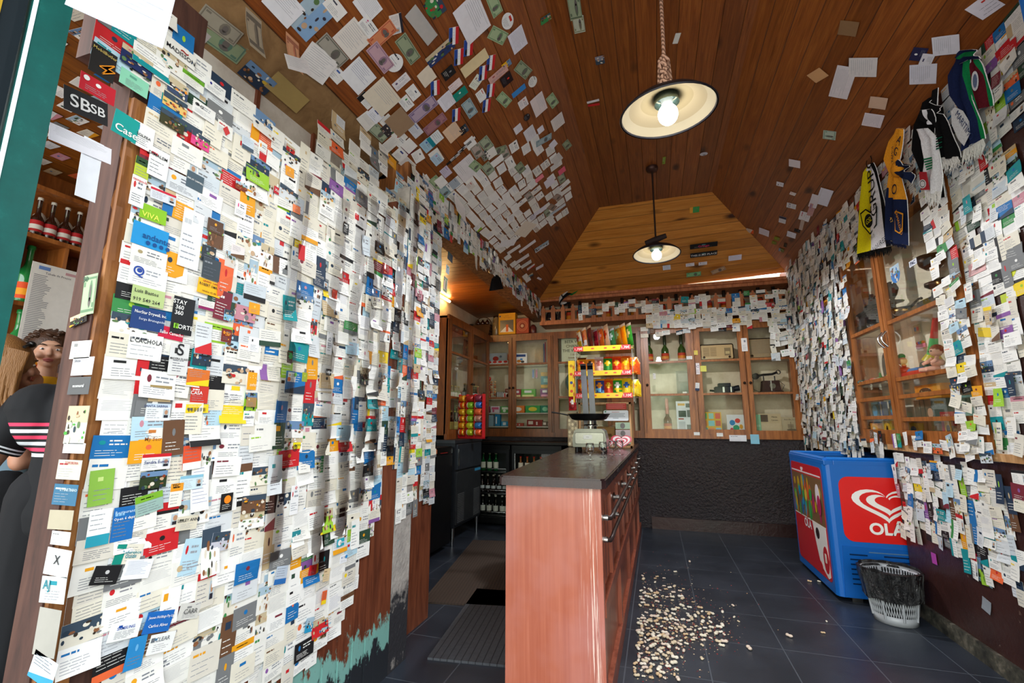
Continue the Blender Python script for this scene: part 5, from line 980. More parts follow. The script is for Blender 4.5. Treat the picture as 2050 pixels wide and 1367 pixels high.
for k, (x, y) in enumerate(((979, 523), (995, 521), (989, 508), (982, 512))):
    p = hitp(x, y, (-1.34, 0, 0), X3); mb = MB(); mb.lathe(p, [(.001, 0), (.026+.01*(k < 2), .004), (.026+.01*(k < 2), .012), (0, .016)], 16, 'plastic', '#e8e6dc', Frame((0, 0, 0), Y3, Z3, X3)); mb.build('disc', t)
mb = MB(); p = hitp(984, 538, (-1.345, 0, 0), X3); mb.ell(p, (.03, .045, .05), 'cellophane', seg=12, rings=8); mb.tube([p, hitp(985, 495, (-1.35, 0, 0), X3)], .003, 5, 'plastic', '#c8c0b0'); mb.build('string_bag', t)
mb = MB(); q = [hitp(x, y, (-1.33, 0, 0), X3) for x, y in ((985, 582), (1009, 578), (1003, 556), (996, 550), (990, 558))]; mb.prism(Frame((0, 0, 0), Y3, Z3, X3), [(p.y, p.z) for p in q], -1.358, -1.335, 'fabric', '#121214'); tagit(mb.build('black_pouch'), 'small black pouch hanging from the beam beside the white discs', 'pouch')

# ================================================================== PEANUT SHELLS
def shell_mesh(sd):
    r = random.Random(sd); mb = MB(); L, R0 = .030, .0085
    pts = [Vector((-L/2+L*i/8, .002*math.sin(i*.9+sd), R0*.75)) for i in range(9)]; rr = [R0*q*(1-.02*sd) for q in (.15, .75, 1, .92, .70, .82, 1.0, .78, .15)]
    mb.tube(pts, rr, 8, 'matte', ['#e8dcc4', '#dcc8a8', '#efe4d0', '#d8b890', '#e2ccb8'][sd % 5], flat=.75); return mb
pr = [tagit(shell_mesh(s).build('peanut_shell', origin=(0, 0, 0)), 'empty tan peanut shell dropped on the dark floor beside the counter', 'peanut shell', 'peanut shells on the floor') for s in range(5)]
r = random.Random(21); npts = []
clusters = [(1290, 1330, 45, 32, 74), (1345, 1265, 58, 24, 60), (1275, 1270, 38, 30, 46), (1325, 1215, 70, 18, 26), (1300, 1190, 40, 10, 12), (1400, 1262, 35, 12, 16), (1300, 1160, 60, 22, 12)]
for (cx_, cy_, sx_, sy_, n_) in clusters:
    for _ in range(n_):
        for tr in range(12):
            px, py = r.gauss(cx_, sx_*.8), r.gauss(cy_, sy_*.95)
            if py > 1362: continue
            p = hz(px, py, 0)
            if p.x < -.16 or any((p-q).length < .027 for q in npts): continue
            npts.append(p); break
for x, y in ((1420, 1238), (1415, 1226), (1640, 1165), (1648, 1268), (1580, 1275), (1425, 1230), (1405, 1320), (1655, 1245), (1621, 1165), (1500, 1300), (1330, 1100)): npts.append(hz(x, y, 0))
for i, p in enumerate(npts[:230]):
    o = pr[i % 5] if i < 5 else pr[i % 5].copy()
    if i >= 5: C.objects.link(o)
    o.location = (p.x, p.y, .0005); o.rotation_euler = (0, 0, r.random()*6.3); k = .6+.8*r.random(); o.scale = (k, k, k)
mb = MB()
for _ in range(1500):
    cx_, cy_, sx_, sy_, n_ = clusters[r.choice((0, 0, 1, 1, 2, 2, 3, 4, 5, 6))]; px, py = r.gauss(cx_, sx_*1.15), r.gauss(cy_, sy_*1.2)
    if py > 1366 or py < 1075: continue
    p = hz(px, py, .001)
    if p.x < -.15: continue
    s = .0015+.0035*r.random(); a = r.random()*6; u = Vector((math.cos(a), math.sin(a), 0)); v = Vector((-u.y, u.x, 0)); c = r.choice(['#a83a34', '#b84a40', '#d8bc98', '#e0c8a0', '#8a2a2a', '#c89a70'])
    mb.add([p-u*s-v*s*.6, p+u*s-v*s*.5, p+u*s*.8+v*s*.6, p-u*s*.9+v*s*.5, p+Z3*s*.6], [(0, 1, 4), (1, 2, 4), (2, 3, 4), (3, 0, 4)], 'matte', c)
tagit(mb.build('peanut_crumbs', kind='stuff'), 'reddish peanut skins and crumbs strewn among the shells', 'crumbs')

# ================================================================== RIGHT CUPBOARD CONTENTS (u = -y along the wall)
XC = XR+.085
def RF_(y, z, x=XC): return Frame((x, y+(.14 if y < 3.5 else .10), z), -Y3, Z3, -X3)
def rbx(name, y, z, w, h, col, label, cat, deco=(), d=.03, x=XC, group=None):
    fr = RF_(y, z, x); mb = MB(); mb.box(fr, -w/2, w/2, .001, h, -d/2, d/2, 'paper', col)
    for e in deco:
        if e[0] == 'r': mb.box(fr, e[1]*w-w/2, e[3]*w-w/2, e[2]*h, e[4]*h, d/2, d/2+.001, 'paper', e[5])
        elif e[0] == 'c': mb.prism(fr, circ(e[1]*w-w/2, e[2]*h, e[3]*w, e[4]*h, 14), d/2, d/2+.002, 'paper', e[5])
        else: mb.text(fr, e[1]*w-w/2, e[2]*h, d/2+.003, e[3], e[4], 'paper', e[5], wmax=w*.9)
    return tagit(mb.build(name), label, cat, group)
za, zb, zc, zd = 1.813, 1.438, 1.181, 1.058
# top left: old projector; top right: lamp + dish + pan
t = thing('slide_projector', (XC, 3.80, za), 'old black magic lantern projector behind glass, top shelf, left door', 'antique'); fr = RF_(3.80, za)
mb = MB(); mb.box(fr, -.16, .14, .001, .07, -.06, .06, 'darkmetal', '#1e1e20'); mb.box(fr, -.13, .12, .07, .15, -.05, .05, 'darkmetal', '#26262a'); mb.box(fr, -.15, .13, .15, .165, -.06, .06, 'darkmetal', '#1e1e20'); mb.build('body', t)
mb = MB(); mb.lathe(fr.P(0, .165, 0), [(.062, 0), (.055, .03), (.03, .045), (.02, .09), (.012, .12)], 14, 'darkmetal', '#2a2a2e'); mb.build('chimney', t); mb = MB(); mb.tube([fr.P(.01, .25, 0), fr.P(.10, .262, 0), fr.P(.15, .255, 0)], .006, 6, 'darkmetal', '#2a2a2e'); mb.tube([fr.P(-.16, .10, 0), fr.P(-.22, .10, 0)], [.03, .022], 12, 'darkmetal', '#222226'); mb.build('arm', t)
t = thing('oil_lamp', (XC-.02, 3.43, za), 'small dark antique pedestal scale or lamp behind glass, top shelf beside the mullion', 'antique'); fr = RF_(3.43, za, XC-.02)
mb = MB(); mb.lathe(fr.P(0, .001, 0), [(.06, 0), (.055, .015), (.018, .03), (.014, .12), (.03, .14), (.012, .16), (.03, .19), (.042, .23), (.03, .27), (0, .285)], 16, 'darkmetal', '#4a443c'); mb.build('stand', t); mb = MB(); mb.lathe(fr.P(0, .125, 0), [(.01, 0), (.06, .015), (.062, .02), (.0, .018)], 14, 'darkmetal', '#5a5348'); mb.build('dish', t)
t = thing('brass_dish', (XC-.02, 3.29, za), 'wide brass dish with a long handle on the top shelf, right door', 'dish'); fr = RF_(3.29, za, XC-.02)
mb = MB(); mb.lathe(fr.P(0, .001, 0), [(.04, 0), (.062, .03), (.072, .065), (.068, .065), (.035, .01), (0, .008)], 20, 'metal', '#8a6a3a'); mb.build('bowl', t); mb = MB(); mb.tube([fr.P(.07, .06, 0), fr.P(.16, .085, 0), fr.P(.19, .08, 0)], [.008, .006, .009], 8, 'darkmetal', '#3a3028'); mb.build('handle', t)
t = thing('old_scales', (XC, 2.98, za), 'heap of dark old kitchen scales with a black bowl on top, top shelf right', 'scales'); fr = RF_(2.98, za)
mb = MB(); mb.rbox(fr, -.10, .10, .001, .05, -.06, .06, .01, 'darkmetal', '#2a2622'); mb.lathe(fr.P(0, .05, 0), [(.03, 0), (.02, .05), (.05, .07), (.05, .09), (.02, .10)], 14, 'darkmetal', '#35302a'); mb.build('base', t); mb = MB(); mb.lathe(fr.P(0, .22, 0), [(.03, 0), (.06, .03), (.072, .08), (.068, .08), (.0, .01)], 18, 'darkmetal', '#1e1a18'); mb.tube([fr.P(0, .14, 0), fr.P(0, .225, 0)], .012, 8, 'darkmetal', '#2a2622'); mb.build('bowl', t); mb = MB(); mb.lathe(fr.P(.05, .10, -.02), [(.04, 0), (.05, .03), (.03, .05), (0, .055)], 12, 'metal', '#7a5a34'); mb.build('weight', t)
# middle left: toy planes & figures; middle right: vuvuzela, toys, doll
def plane_toy(y, z, c, c2, lab, s=1, x=XC):
    t = thing('toy_plane', (x, y, z), lab, 'toy'); fr = RF_(y, z, x)
    mb = MB(); mb.tube([fr.P(-.10*s, .03, 0), fr.P(-.05*s, .035, 0), fr.P(.05*s, .04, 0), fr.P(.10*s, .035, 0)], [.006, .018*s, .016*s, .005], 10, 'plastic', c); mb.build('fuselage', t)
    mb = MB(); mb.prism(Frame(fr.P(0, .04, 0), fr.u, fr.n, fr.v), [(-.02*s, -.06*s), (.03*s, -.06*s), (.035*s, .05*s), (-.015*s, .05*s)], 0, .005, 'plastic', c2); mb.build('wing', t); mb = MB(); mb.prism(fr, [(-.10*s, .035), (-.06*s, .035), (-.085*s, .085*s), (-.105*s, .085*s)], -.003, .003, 'plastic', c2); mb.build('tail_fin', t); return t
plane_toy(4.0, zb, '#d0402a', '#d84a30', 'small red toy plane, left of the grey winged one')
plane_toy(3.80, zb, '#c83a28', '#3a8a40', 'red and green toy plane beside the mullion', x=XC+.02)
plane_toy(3.62, zb, '#d84a28', '#c8c832', 'orange toy plane with yellow-green wings, nearest the door handles')
mb = MB(); fr = RF_(3.86, zb, XC+.055); mb.prism(fr, circ(0, .12, .055, .11, 18), -.006, .006, 'plastic', '#5a5a58'); tagit(mb.build('grey_wing_toy'), 'large grey oval toy wing standing upright between the toy planes', 'toy')
rbx('name_card', 3.77, zb, .10, .035, '#d8dcdc', 'tiny white card leaning in front of the toy planes', 'card', x=XC-.055, d=.004)
mb = MB(); fr = RF_(3.96, zb, XC-.055); mb.ell(fr.P(0, .022, 0), (.05, .02, .022), 'plastic', '#4a5a50', 12, 8); mb.ell(fr.P(.05, .018, .0), (.03, .018, .018), 'plastic', '#c84028', 10, 7); tagit(mb.build('toy_animal'), 'grey and red toy figure lying at the left of the shelf', 'toy')
t = thing('vuvuzela', (XC, 3.08, zb+.06), 'toy trumpet horn in red and green with a white tip, standing upright', 'toy'); fr = Frame((XC, 3.10, zb+.07), (-Y3).normalized(), Z3, -X3)
a = Vector((XC, 3.27, zb+.085)); b_ = Vector((XC, 3.16, zb+.36))
for p, q, r0_, r1_, c, nm in ((0, .12, .05, .03, '#d8c830', 'yellow bell'), (.12, .45, .028, .019, '#58c070', 'green section'), (.45, .86, .019, .013, '#c8302a', 'red section'), (.86, 1, .012, .013, '#e8e4e0', 'white mouthpiece')): mb = MB(); mb.tube([a.lerp(b_, p), a.lerp(b_, q)], [r0_, r1_], 14, 'plastic', c); mb.build('horn_section', t, label=nm)
def doll(y, z, x=XC):
    t = thing('toy_doll', (x, y, z), 'small pink seated baby doll with red-brown hair', 'doll'); fr = RF_(y, z, x)
    mb = MB(); mb.ell(fr.P(0, .05, 0), (.026, .05, .024), 'skin', '#e0a890', 12, 8); mb.ell(fr.P(0, .115, 0), .03, 'skin', '#e6b49c', 12, 9)
    for s in (-1, 1): mb.tube([fr.P(s*.02, .08, .01), fr.P(s*.045, .06, .03), fr.P(s*.04, .05, .05)], [.011, .010, .008], 8, 'skin', '#e0a890'); mb.tube([fr.P(s*.015, .015, .01), fr.P(s*.03, .018, .05), fr.P(s*.035, .016, .075)], [.015, .013, .010], 8, 'skin', '#e0a890')
    mb.build('body', t); mb = MB(); mb.ell(fr.P(0, .125, -.006), (.033, .030, .032), 'hair', '#a8553a', 12, 8); mb.build('hair', t)
    mb = MB(); [mb.ell(fr.P(s*.011, .118, .028), .004, 'plastic', '#1a2a3a', 6, 5) for s in (-1, 1)]; mb.build('eyes', t); return t
doll(2.98, zb, XC-.05)
t = thing('toy_bear', (XC-.03, 3.40, zb), 'orange-red toy bear rattle beside the mullion', 'toy'); fr = RF_(3.40, zb, XC-.03); mb = MB(); mb.ell(fr.P(0, .05, 0), (.035, .05, .03), 'plastic', '#e0502a', 12, 8); mb.ell(fr.P(0, .115, 0), .026, 'plastic', '#e8a080', 12, 8); [mb.ell(fr.P(s*.035, .08, .01), .014, 'plastic', '#e0502a', 8, 6) for s in (-1, 1)]; mb.build('body', t); mb = MB(); mb.ell(fr.P(0, .145, 0), (.022, .014, .02), 'plastic', '#3a8a4a', 10, 6); mb.build('hat', t)
t = thing('toy_car', (XC, 3.17, zb), 'green and black toy car at the foot of the horn', 'toy'); fr = RF_(3.17, zb)
mb = MB(); mb.prism(fr, [(-.07, .015), (.07, .015), (.07, .045), (.04, .05), (.02, .08), (-.03, .08), (-.05, .05), (-.07, .045)], -.03, .03, 'plastic', '#2a5a50'); mb.build('car_body', t)
for s in (-.045, .045): mb = MB(); mb.tube([fr.P(s, .016, .025), fr.P(s, .016, .038)], .016, 12, 'plastic', '#141414'); mb.build('wheel', t)
t = thing('toy_boat', (XC-.045, 3.25, zb), 'long red and blue toy boat lying along the shelf front', 'toy'); fr = RF_(3.25, zb, XC-.045); mb = MB(); mb.prism(fr, [(-.13, .006), (.11, .006), (.14, .03), (.02, .034), (-.10, .03)], -.02, .02, 'plastic', '#d8382a'); mb.build('hull', t); mb = MB(); mb.prism(fr, [(-.05, .034), (.09, .034), (.07, .05), (-.02, .05)], -.016, .016, 'plastic', '#3a8ad0'); mb.build('deck', t)
t = thing('toy_van', (XC, 2.86, zb), 'blue and white toy vehicle behind the doll', 'toy'); fr = RF_(2.86, zb); mb = MB(); mb.rbox(fr, -.05, .05, .012, .07, -.03, .03, .012, 'plastic', '#2a6ac0'); mb.build('car_body', t); mb = MB(); mb.box(fr, -.08, .12, .001, .03, .04, .06, 'plastic', '#e0e4e8'); mb.build('base_strip', t)
mb = MB(); fr = RF_(2.90, zb+.22, XR+.15); mb.prism(fr, circ(0, 0, .055, .075, 20), -.004, .002, 'plastic', '#2a5aa0'); mb.prism(fr, circ(.0, .01, .035, .05, 16), .002, .004, 'plastic', '#8ab0c0'); mb.prism(fr, circ(.01, -.03, .02, .02, 12), .004, .005, 'plastic', '#d8c040'); tagit(mb.build('round_plaque'), 'round blue picture disc on the cupboard back, right of the horn', 'plaque')
rbx('small_card', 3.38, zb+.29, .07, .055, '#c8b890', 'small picture card pinned at the back, above the toy xylophone', 'card', [('c', .3, .5, .15, .25, '#3a8ac0'), ('c', .7, .5, .15, .25, '#d84a3a')], d=.004, x=XR+.15)
t = thing('toy_xylophone', (XR+.148, 3.36, zb+.19), 'tiny pink toy with coloured knobs pinned on the cupboard back', 'toy'); fr = RF_(3.36, zb+.19, XR+.148); mb = MB(); mb.box(fr, -.045, .045, 0, .025, -.004, .006, 'plastic', '#e88ab0'); mb.build('base_strip', t)
for k, c in enumerate(('#d83a3a', '#3a6ad8', '#3aa84a', '#e8882a')): mb = MB(); mb.ell(fr.P(-.03+k*.02, .035, .0), .010, 'plastic', c, 8, 6); mb.build('peg', t)
# lower shelves: tins & booklets
def tin(y, z, w, h, c, c2, lab, x=XC): return rbx('booklet', y, z, w, h, c, lab, 'booklet', [('c', .5, .5, .33, .33, c2), ('r', .05, .05, .95, .09, '#d8d8d0')], x=x)
tin(3.96, zc, .11, .13, '#2a5a6a', '#3aa0d8', 'teal tin with a blue round emblem, left of two, third shelf'); rbx('book_spines', 3.86, zc, .05, .13, '#3a5a90', 'blue spine beside the teal tin', 'book', [('r', .4, 0, .55, 1, '#d8c8a0')])
tin(3.68, zc, .12, .13, '#2a5878', '#2ab0e0', 'teal tin with a cyan round emblem, right of two, third shelf')
rbx('card_slip', 3.66, 1.335, .13, .045, '#a8d0e0', 'pale blue card strip leaning above the tins', 'card', [('t', .5, .5, 'MUNICIPAL', .02, '#b04030')], d=.004)
rbx('picture_tile', 4.0, zd, .10, .11, '#b8982a', 'ochre picture booklet at the lower left corner of the cupboard', 'booklet', [('c', .5, .55, .3, .3, '#4a9aa8')]); rbx('picture_tile', 3.88, zd, .12, .10, '#e89a28', 'orange framed picture booklet, lower left', 'booklet', [('r', .12, .12, .88, .88, '#f0b050'), ('c', .5, .45, .18, .3, '#f0e8e0')], x=XC-.05); rbx('picture_tile', 3.68, zd, .13, .115, '#a8903a', 'gold round-cornered booklet with a red figure', 'booklet', [('c', .5, .5, .36, .40, '#e8b82a'), ('c', .5, .45, .12, .28, '#c84a2a')], x=XC-.05)
rbx('orange_box', 3.17, zc+.116, .27, .085, '#e8901c', 'long orange box with a dark oval name, on top of the wooden-type tin', 'box', [('c', .42, .5, .24, .3, '#3a2c20'), ('t', .42, .5, 'Regina', .03, '#e8c890'), ('r', .72, 0, 1, 1, '#e8a02a')], d=.06)
rbx('long_tin', 3.17, zc, .34, .115, '#4a5a50', 'grey-green tin printed with pale lettering, under the orange box', 'tin', [('t', .22, .7, 'Aguas', .035, '#8a9a90'), ('t', .78, .7, 'GOTICAS', .03, '#8a9a90'), ('c', .5, .3, .08, .25, '#c8a890')], d=.06)
rbx('patterned_tin', 2.86, zc, .14, .12, '#8ac0b8', 'pale turquoise patterned tin, right end of the third shelf', 'tin', [('c', .2, .8, .05, .06, '#4a8a88'), ('c', .5, .8, .05, .06, '#4a8a88'), ('c', .8, .8, .05, .06, '#4a8a88'), ('c', .35, .6, .05, .06, '#4a8a88'), ('c', .65, .6, .05, .06, '#4a8a88')])
rbx('booklet', 3.42, zd, .11, .10, '#c8a82a', 'yellow booklet with a red band behind the white slip', 'booklet', [('c', .5, .6, .3, .2, '#4a6a9a'), ('r', 0, .1, 1, .25, '#b83a2a')]); rbx('photo_card', 3.13, zd, .17, .115, '#7a8a60', 'booklet with a woman in pink and green tones', 'booklet', [('c', .45, .6, .3, .25, '#b8a080'), ('c', .55, .3, .2, .2, '#b07a80'), ('c', .9, .3, .12, .2, '#4a8a30')]); rbx('red_poster_card', 2.97, zd, .12, .16, '#a82a24', 'dark red card lettered in cream with a round picture', 'card', [('t', .5, .85, 'LISTEL', .03, '#e0c8a0'), ('r', .25, .15, .75, .7, '#d8a82a'), ('c', .5, .42, .14, .14, '#3a2a20')], x=XC-.04); rbx('camera_card', 2.87, zd, .07, .085, '#5a4a3a', 'small brown card with a round lens picture', 'card', [('c', .5, .5, .35, .35, '#8a7a60'), ('c', .5, .5, .18, .18, '#2a2420')], x=XC-.06); rbx('red_small_card', 2.80, zd, .06, .07, '#b8302a', 'little red card at the lower right of the cupboard', 'card', [('r', .2, .4, .8, .8, '#e8d0b0')], x=XC-.05)
rbx('yellow_box', 2.83, zc-.005+.006, .05, .11, '#e0a41c', 'yellow spine at the right end beside the turquoise tin', 'box', x=XC+.03)
# ================================================================== PAPER: cards, notes, banknotes
JB = Frame((0, .698, 0), X3, Z3, -Y3); BM = Frame((-1.359, 0, 0), Y3, Z3, X3); FJ = Frame((-1.369, 0, 0), Y3, Z3, X3)
SO = mkslope((-1.605, 0, 2.575), (-1.40, 0, 2.712), Y3); FN = Frame((0, 5.523, 0), X3, Z3, -Y3); FB = Frame((0, YB-.02, 0), X3, Z3, -Y3); CB = Frame((XR-.018, 0, 0), -Y3, Z3, -X3); BB = Frame((0, 0, 2.504), Y3, X3, -Z3)
SPECS = []; INK = ['#7a7f88', '#8a8f98', '#8a8a92', '#6a6e7a', '#9a9fa8']
CN = {'#f4f3f0': 'white', '#eceae4': 'off-white', '#e6e0d0': 'cream', '#dcd6ca': 'beige', '#cfd8e0': 'pale blue', '#d8dce0': 'pale grey', '#1c1c1e': 'black', '#26384e': 'navy', '#1b6fb0': 'blue', '#c8242a': 'red', '#e8a01c': 'orange', '#f0d020': 'yellow', '#3a8a4a': 'green', '#9ac83a': 'lime green', '#0f8f96': 'teal', '#7a2a38': 'wine red', '#c88a98': 'pink', '#6a4a34': 'brown', '#8a5aa0': 'purple', '#787a7c': 'grey', '#2f4a3a': 'dark green', '#e8683a': 'coral', '#b8d8e8': 'light blue', '#c8b08a': 'tan'}
PALE = ['#f4f3f0']*9+['#eceae4']*8+['#e6e0d0']*5+['#dcd6ca']*3+['#cfd8e0', '#d8dce0', '#d8dce0', '#b8d8e8']
BOLD = ['#1c1c1e']*4+['#787a7c']*3+['#26384e']*3+['#1b6fb0']*3+['#c8242a']*3+['#e8a01c', '#e8a01c', '#f0d020', '#3a8a4a', '#9ac83a', '#0f8f96', '#0f8f96', '#7a2a38', '#6a4a34', '#8a5aa0', '#787a7c', '#2f4a3a', '#e8683a', '#c88a98', '#c8b08a']
def lines(r, x0, x1, y0, y1, n, col, th=.020, words=3):
    out = []
    for k in range(n):
        y = y1-(k+.5)*(y1-y0)/n; x = x0; e = x1-(x1-x0)*r.random()*.4
        while x < e:
            w = min(e-x, (x1-x0)*(.12+.4*r.random()))
            if w > .03: out.append(('r', x, y-th/2, x+w, y+th/2, col, 1))
            x += w+.03
    return out
def design(kind, base, acc, r):
    E_ = []; dark = base in BOLD; ink = '#e8e8e4' if dark else r.choice(INK)
    if kind == 'text':
        q = r.random()
        if q < .3: E_.append(('c', .18+.1*r.random(), .7, .05+.05*r.random(), .09+.06*r.random(), acc, 1)); E_ += lines(r, .42, .92, .55, .85, 2, ink, .06)+lines(r, .10, .9, .12, .42, r.randint(2, 4), ink)
        elif q < .55: x_ = .1+.4*r.random(); E_.append(('r', x_, .68, x_+.12+.25*r.random(), .78+.1*r.random(), acc, 1)); E_ += lines(r, .2, .85, .1, .5, r.randint(3, 5), ink)
        else: E_ += lines(r, .08, .55, .72, .85, 1, acc if not dark else ink, .08)+lines(r, .08, .8, .1, .6, r.randint(3, 5), ink)
    elif kind == 'band':
        q = r.randint(0, 3)
        if q == 0: E_ = [('r', .0, .66, 1, 1, acc, 1)]+lines(r, .08, .9, .08, .58, 4, ink)+lines(r, .2, .8, .76, .88, 1, '#f0f0f0', .05)
        elif q == 1: E_ = [('r', .0, .0, 1, .3, acc, 1)]+lines(r, .08, .9, .4, .92, 4, ink)
        elif q == 2: E_ = [('r', .0, .0, .34, 1, acc, 1)]+lines(r, .42, .95, .1, .9, 6, ink)
        else: E_ = [('p', [(0, .0), (1, 0), (1, .42), (0, .14)], acc, 1)]+lines(r, .08, .9, .5, .92, 4, ink)
    elif kind == 'solid': E_ = [('c', .5, .66, .08, .11, acc if acc != base else '#f0f0ee', 1)]+lines(r, .15, .85, .12, .42, 3, '#e4e4e0' if dark else ink)
    elif kind == 'photo':
        E_ = [('r', .0, .5+.2*r.random(), 1, 1, r.choice(['#6a8ab0', '#a8c0d0', '#3a4a5a', '#c8b898']), 1)]
        for k in range(18): E_.append(('c', .06+.88*r.random(), .06+.8*r.random(), .03+.06*r.random(), .03+.09*r.random(), r.choice([acc, base, '#3a3028', '#c8a888', '#5a7a4a', '#e0d8c8', '#2a3a4a', '#8a5a3a']), 2+k*.08))
    elif kind == 'note': E_ = [('r', .06+.05*r.random(), y, .6+.34*r.random(), y+.011, '#8a92b8' if acc == '#3a4a8a' else '#a8abb2', 1) for y in [.9-.072*k for k in range(r.randint(7, 11))]]
    elif kind == 'bill':
        E_ = [('r', .03, .07, .97, .93, acc, 1), ('r', .06, .13, .94, .87, base, 1.4), ('c', .62, .5, .13, .36, acc, 1.8), ('c', .62, .52, .07, .22, '#6a6460', 2.2), ('c', .62, .30, .10, .12, '#6a6460', 2.2), ('r', .08, .7, .2, .82, acc, 1.8), ('r', .8, .16, .92, .28, acc, 1.8)]+lines(r, .1, .42, .2, .6, 4, acc, .05)
    elif kind == 'id': E_ = [('r', .0, .8, 1, 1, acc, 1), ('r', .7, .18, .95, .7, '#b8c4cc', 1), ('c', .825, .5, .07, .14, '#b88a6a', 1.4), ('r', .74, .18, .91, .34, '#2a2a34', 1.5)]+lines(r, .06, .62, .12, .7, 5, ink)
    elif kind == 'flag': E_ = [('r', 0, 0, .36, 1, '#2a4a9a', 1), ('r', .36, 0, .68, 1, '#eef0f2', 1), ('r', .68, 0, 1, 1, '#c8242a', 1), ('c', .25, .25, .12, .2, '#1c1c1e', 1.5)]+lines(r, .42, .62, .3, .8, 3, '#8a8e98')
    elif kind == 'bar': E_ = [('r', .1+k*.045, .15, .1+k*.045+.012+.02*(k % 3 == 0), .6, '#2a2a2a', 1) for k in range(18)]+lines(r, .1, .9, .7, .9, 2, ink)
    elif kind == 'blank': E_ = []
    return E_
def round_poly(w, h, n=20): return [(w/2*math.cos(2*math.pi*k/n), h/2*math.sin(2*math.pi*k/n)) for k in range(n)]
def draw_card(mb, S):
    fr, w, h, cv = S['fr'], S['w'], S['h'], S['curl']; ca, sa = math.cos(S['a']), math.sin(S['a']); tw = S.get('tw', 0)
    def pt(x, y, k):
        X, Y = x*w-w/2, y*h-h/2; bend = cv*((1-y)**2)+tw*((x-.5)*(1-y))
        return fr.P(S['u']+X*ca-Y*sa, S['v']+X*sa+Y*ca, S['lift']+bend+k*.0005)
    if S.get('round'):
        n = 20; vs = [pt(.5+.5*math.cos(2*math.pi*k/n), .5+.5*math.sin(2*math.pi*k/n), 0) for k in range(n)]; vb = [v-fr.n*.0006 for v in vs]
        mb.add(vs+vb, [tuple(range(n)), tuple(range(n, 2*n))[::-1]]+[(i, n+i, n+(i+1) % n, (i+1) % n) for i in range(n)], 'paper', S['base'])
    else:
        nv = 3 if (abs(cv) > .003 or tw) else 1
        mb.grid(lambda a, b_: pt(a, b_, 0), 1, nv, 'paper', S['base'], th=fr.n*.0006, smooth=False)
    cut = [0, 1/3, 2/3, 1] if (abs(cv) > .003 or tw) else [0, 1]
    for e in S['el']:
        if e[0] == 'r':
            for c0, c1 in zip(cut, cut[1:]):
                y0, y1 = max(e[2], c0), min(e[4], c1)
                if y1-y0 > .002: mb.quad(pt(e[1], y0, e[6]), pt(e[3], y0, e[6]), pt(e[3], y1, e[6]), pt(e[1], y1, e[6]), 'paper', e[5])
        elif e[0] == 'c': n = 10; mb.add([pt(e[1]+e[3]*math.cos(2*math.pi*k/n), e[2]+e[4]*math.sin(2*math.pi*k/n), e[6]) for k in range(n)], [tuple(range(n))], 'paper', e[5])
        elif e[0] == 'p': mb.add([pt(x, y, e[3]) for x, y in e[1]], [tuple(range(len(e[1])))], 'paper', e[2])
    for (st, x, y, sz, col) in S.get('txt', ()):
        vs, fs, tw_ = text_geo(st, .012); s_ = min(sz, .96*w/(tw_ or 1))
        if fs: mb.add([pt(x+(vx-tw_/2)*s_/w, y+(vy-.35)*(sz*.5+s_*.5)/h, 3.2) for vx, vy, _ in vs], fs, 'paper', col)
def card(fr, u, v, w, h, a=0, kind='text', base='#f4f3f0', acc='#1b6fb0', name='business_card', label=None, short=None, lift=None, curl=0, txt=(), group=None, rnd_=None, tw=0, rd=False, cat=None):
    r = rnd_ or rnd
    S = dict(fr=fr, u=u, v=v, w=w, h=h, a=a, base=base, el=design(kind, base, acc, r), lift=lift if lift is not None else .003+.006*r.random(), curl=curl, name=name, label=label, short=short, txt=txt, kind=kind, acc=acc, group=group, tw=tw, round=rd, cat=cat)
    c = fr.P(u, v, S['lift']); p = [proj(fr.P(u+dx*w/2, v+dy*h/2, S['lift'])) for dx, dy in ((-1, -1), (1, -1), (1, 1), (-1, 1))]
    S['area'] = abs(sum(p[i][0]*p[(i+1) % 4][1]-p[(i+1) % 4][0]*p[i][1] for i in range(4)))/2 if p[0][0] > -9000 and 0 <= sum(q[0] for q in p)/4 <= 2050 and 0 <= sum(q[1] for q in p)/4 <= 1367 else 0
    S['c'] = c; S['px'] = (sum(q[0] for q in p)/4, sum(q[1] for q in p)/4); SPECS.append(S); return S
def pc(fr, px, py, w, h, a=0, kind='text', base='#f4f3f0', acc='#1b6fb0', label=None, short=None, name='business_card', **k):
    u, v = fr.uv(px, py); k.setdefault('lift', .011+.004*rnd.random()); return card(fr, u, v, w/1000, h/1000, R_(a), kind, base, acc, name, label, short, **k)
Wh, Cr, Bk, Nv, Bl, Rd, Or, Yl, Gn, Lm, Tl, Wi = '#f4f3f0', '#e6e0d0', '#1c1c1e', '#26384e', '#1b6fb0', '#c8242a', '#e8a01c', '#f0d020', '#3a8a4a', '#9ac83a', '#0f8f96', '#7a2a38'
W_ = '#f0f0ee'; K_ = '#26262a'
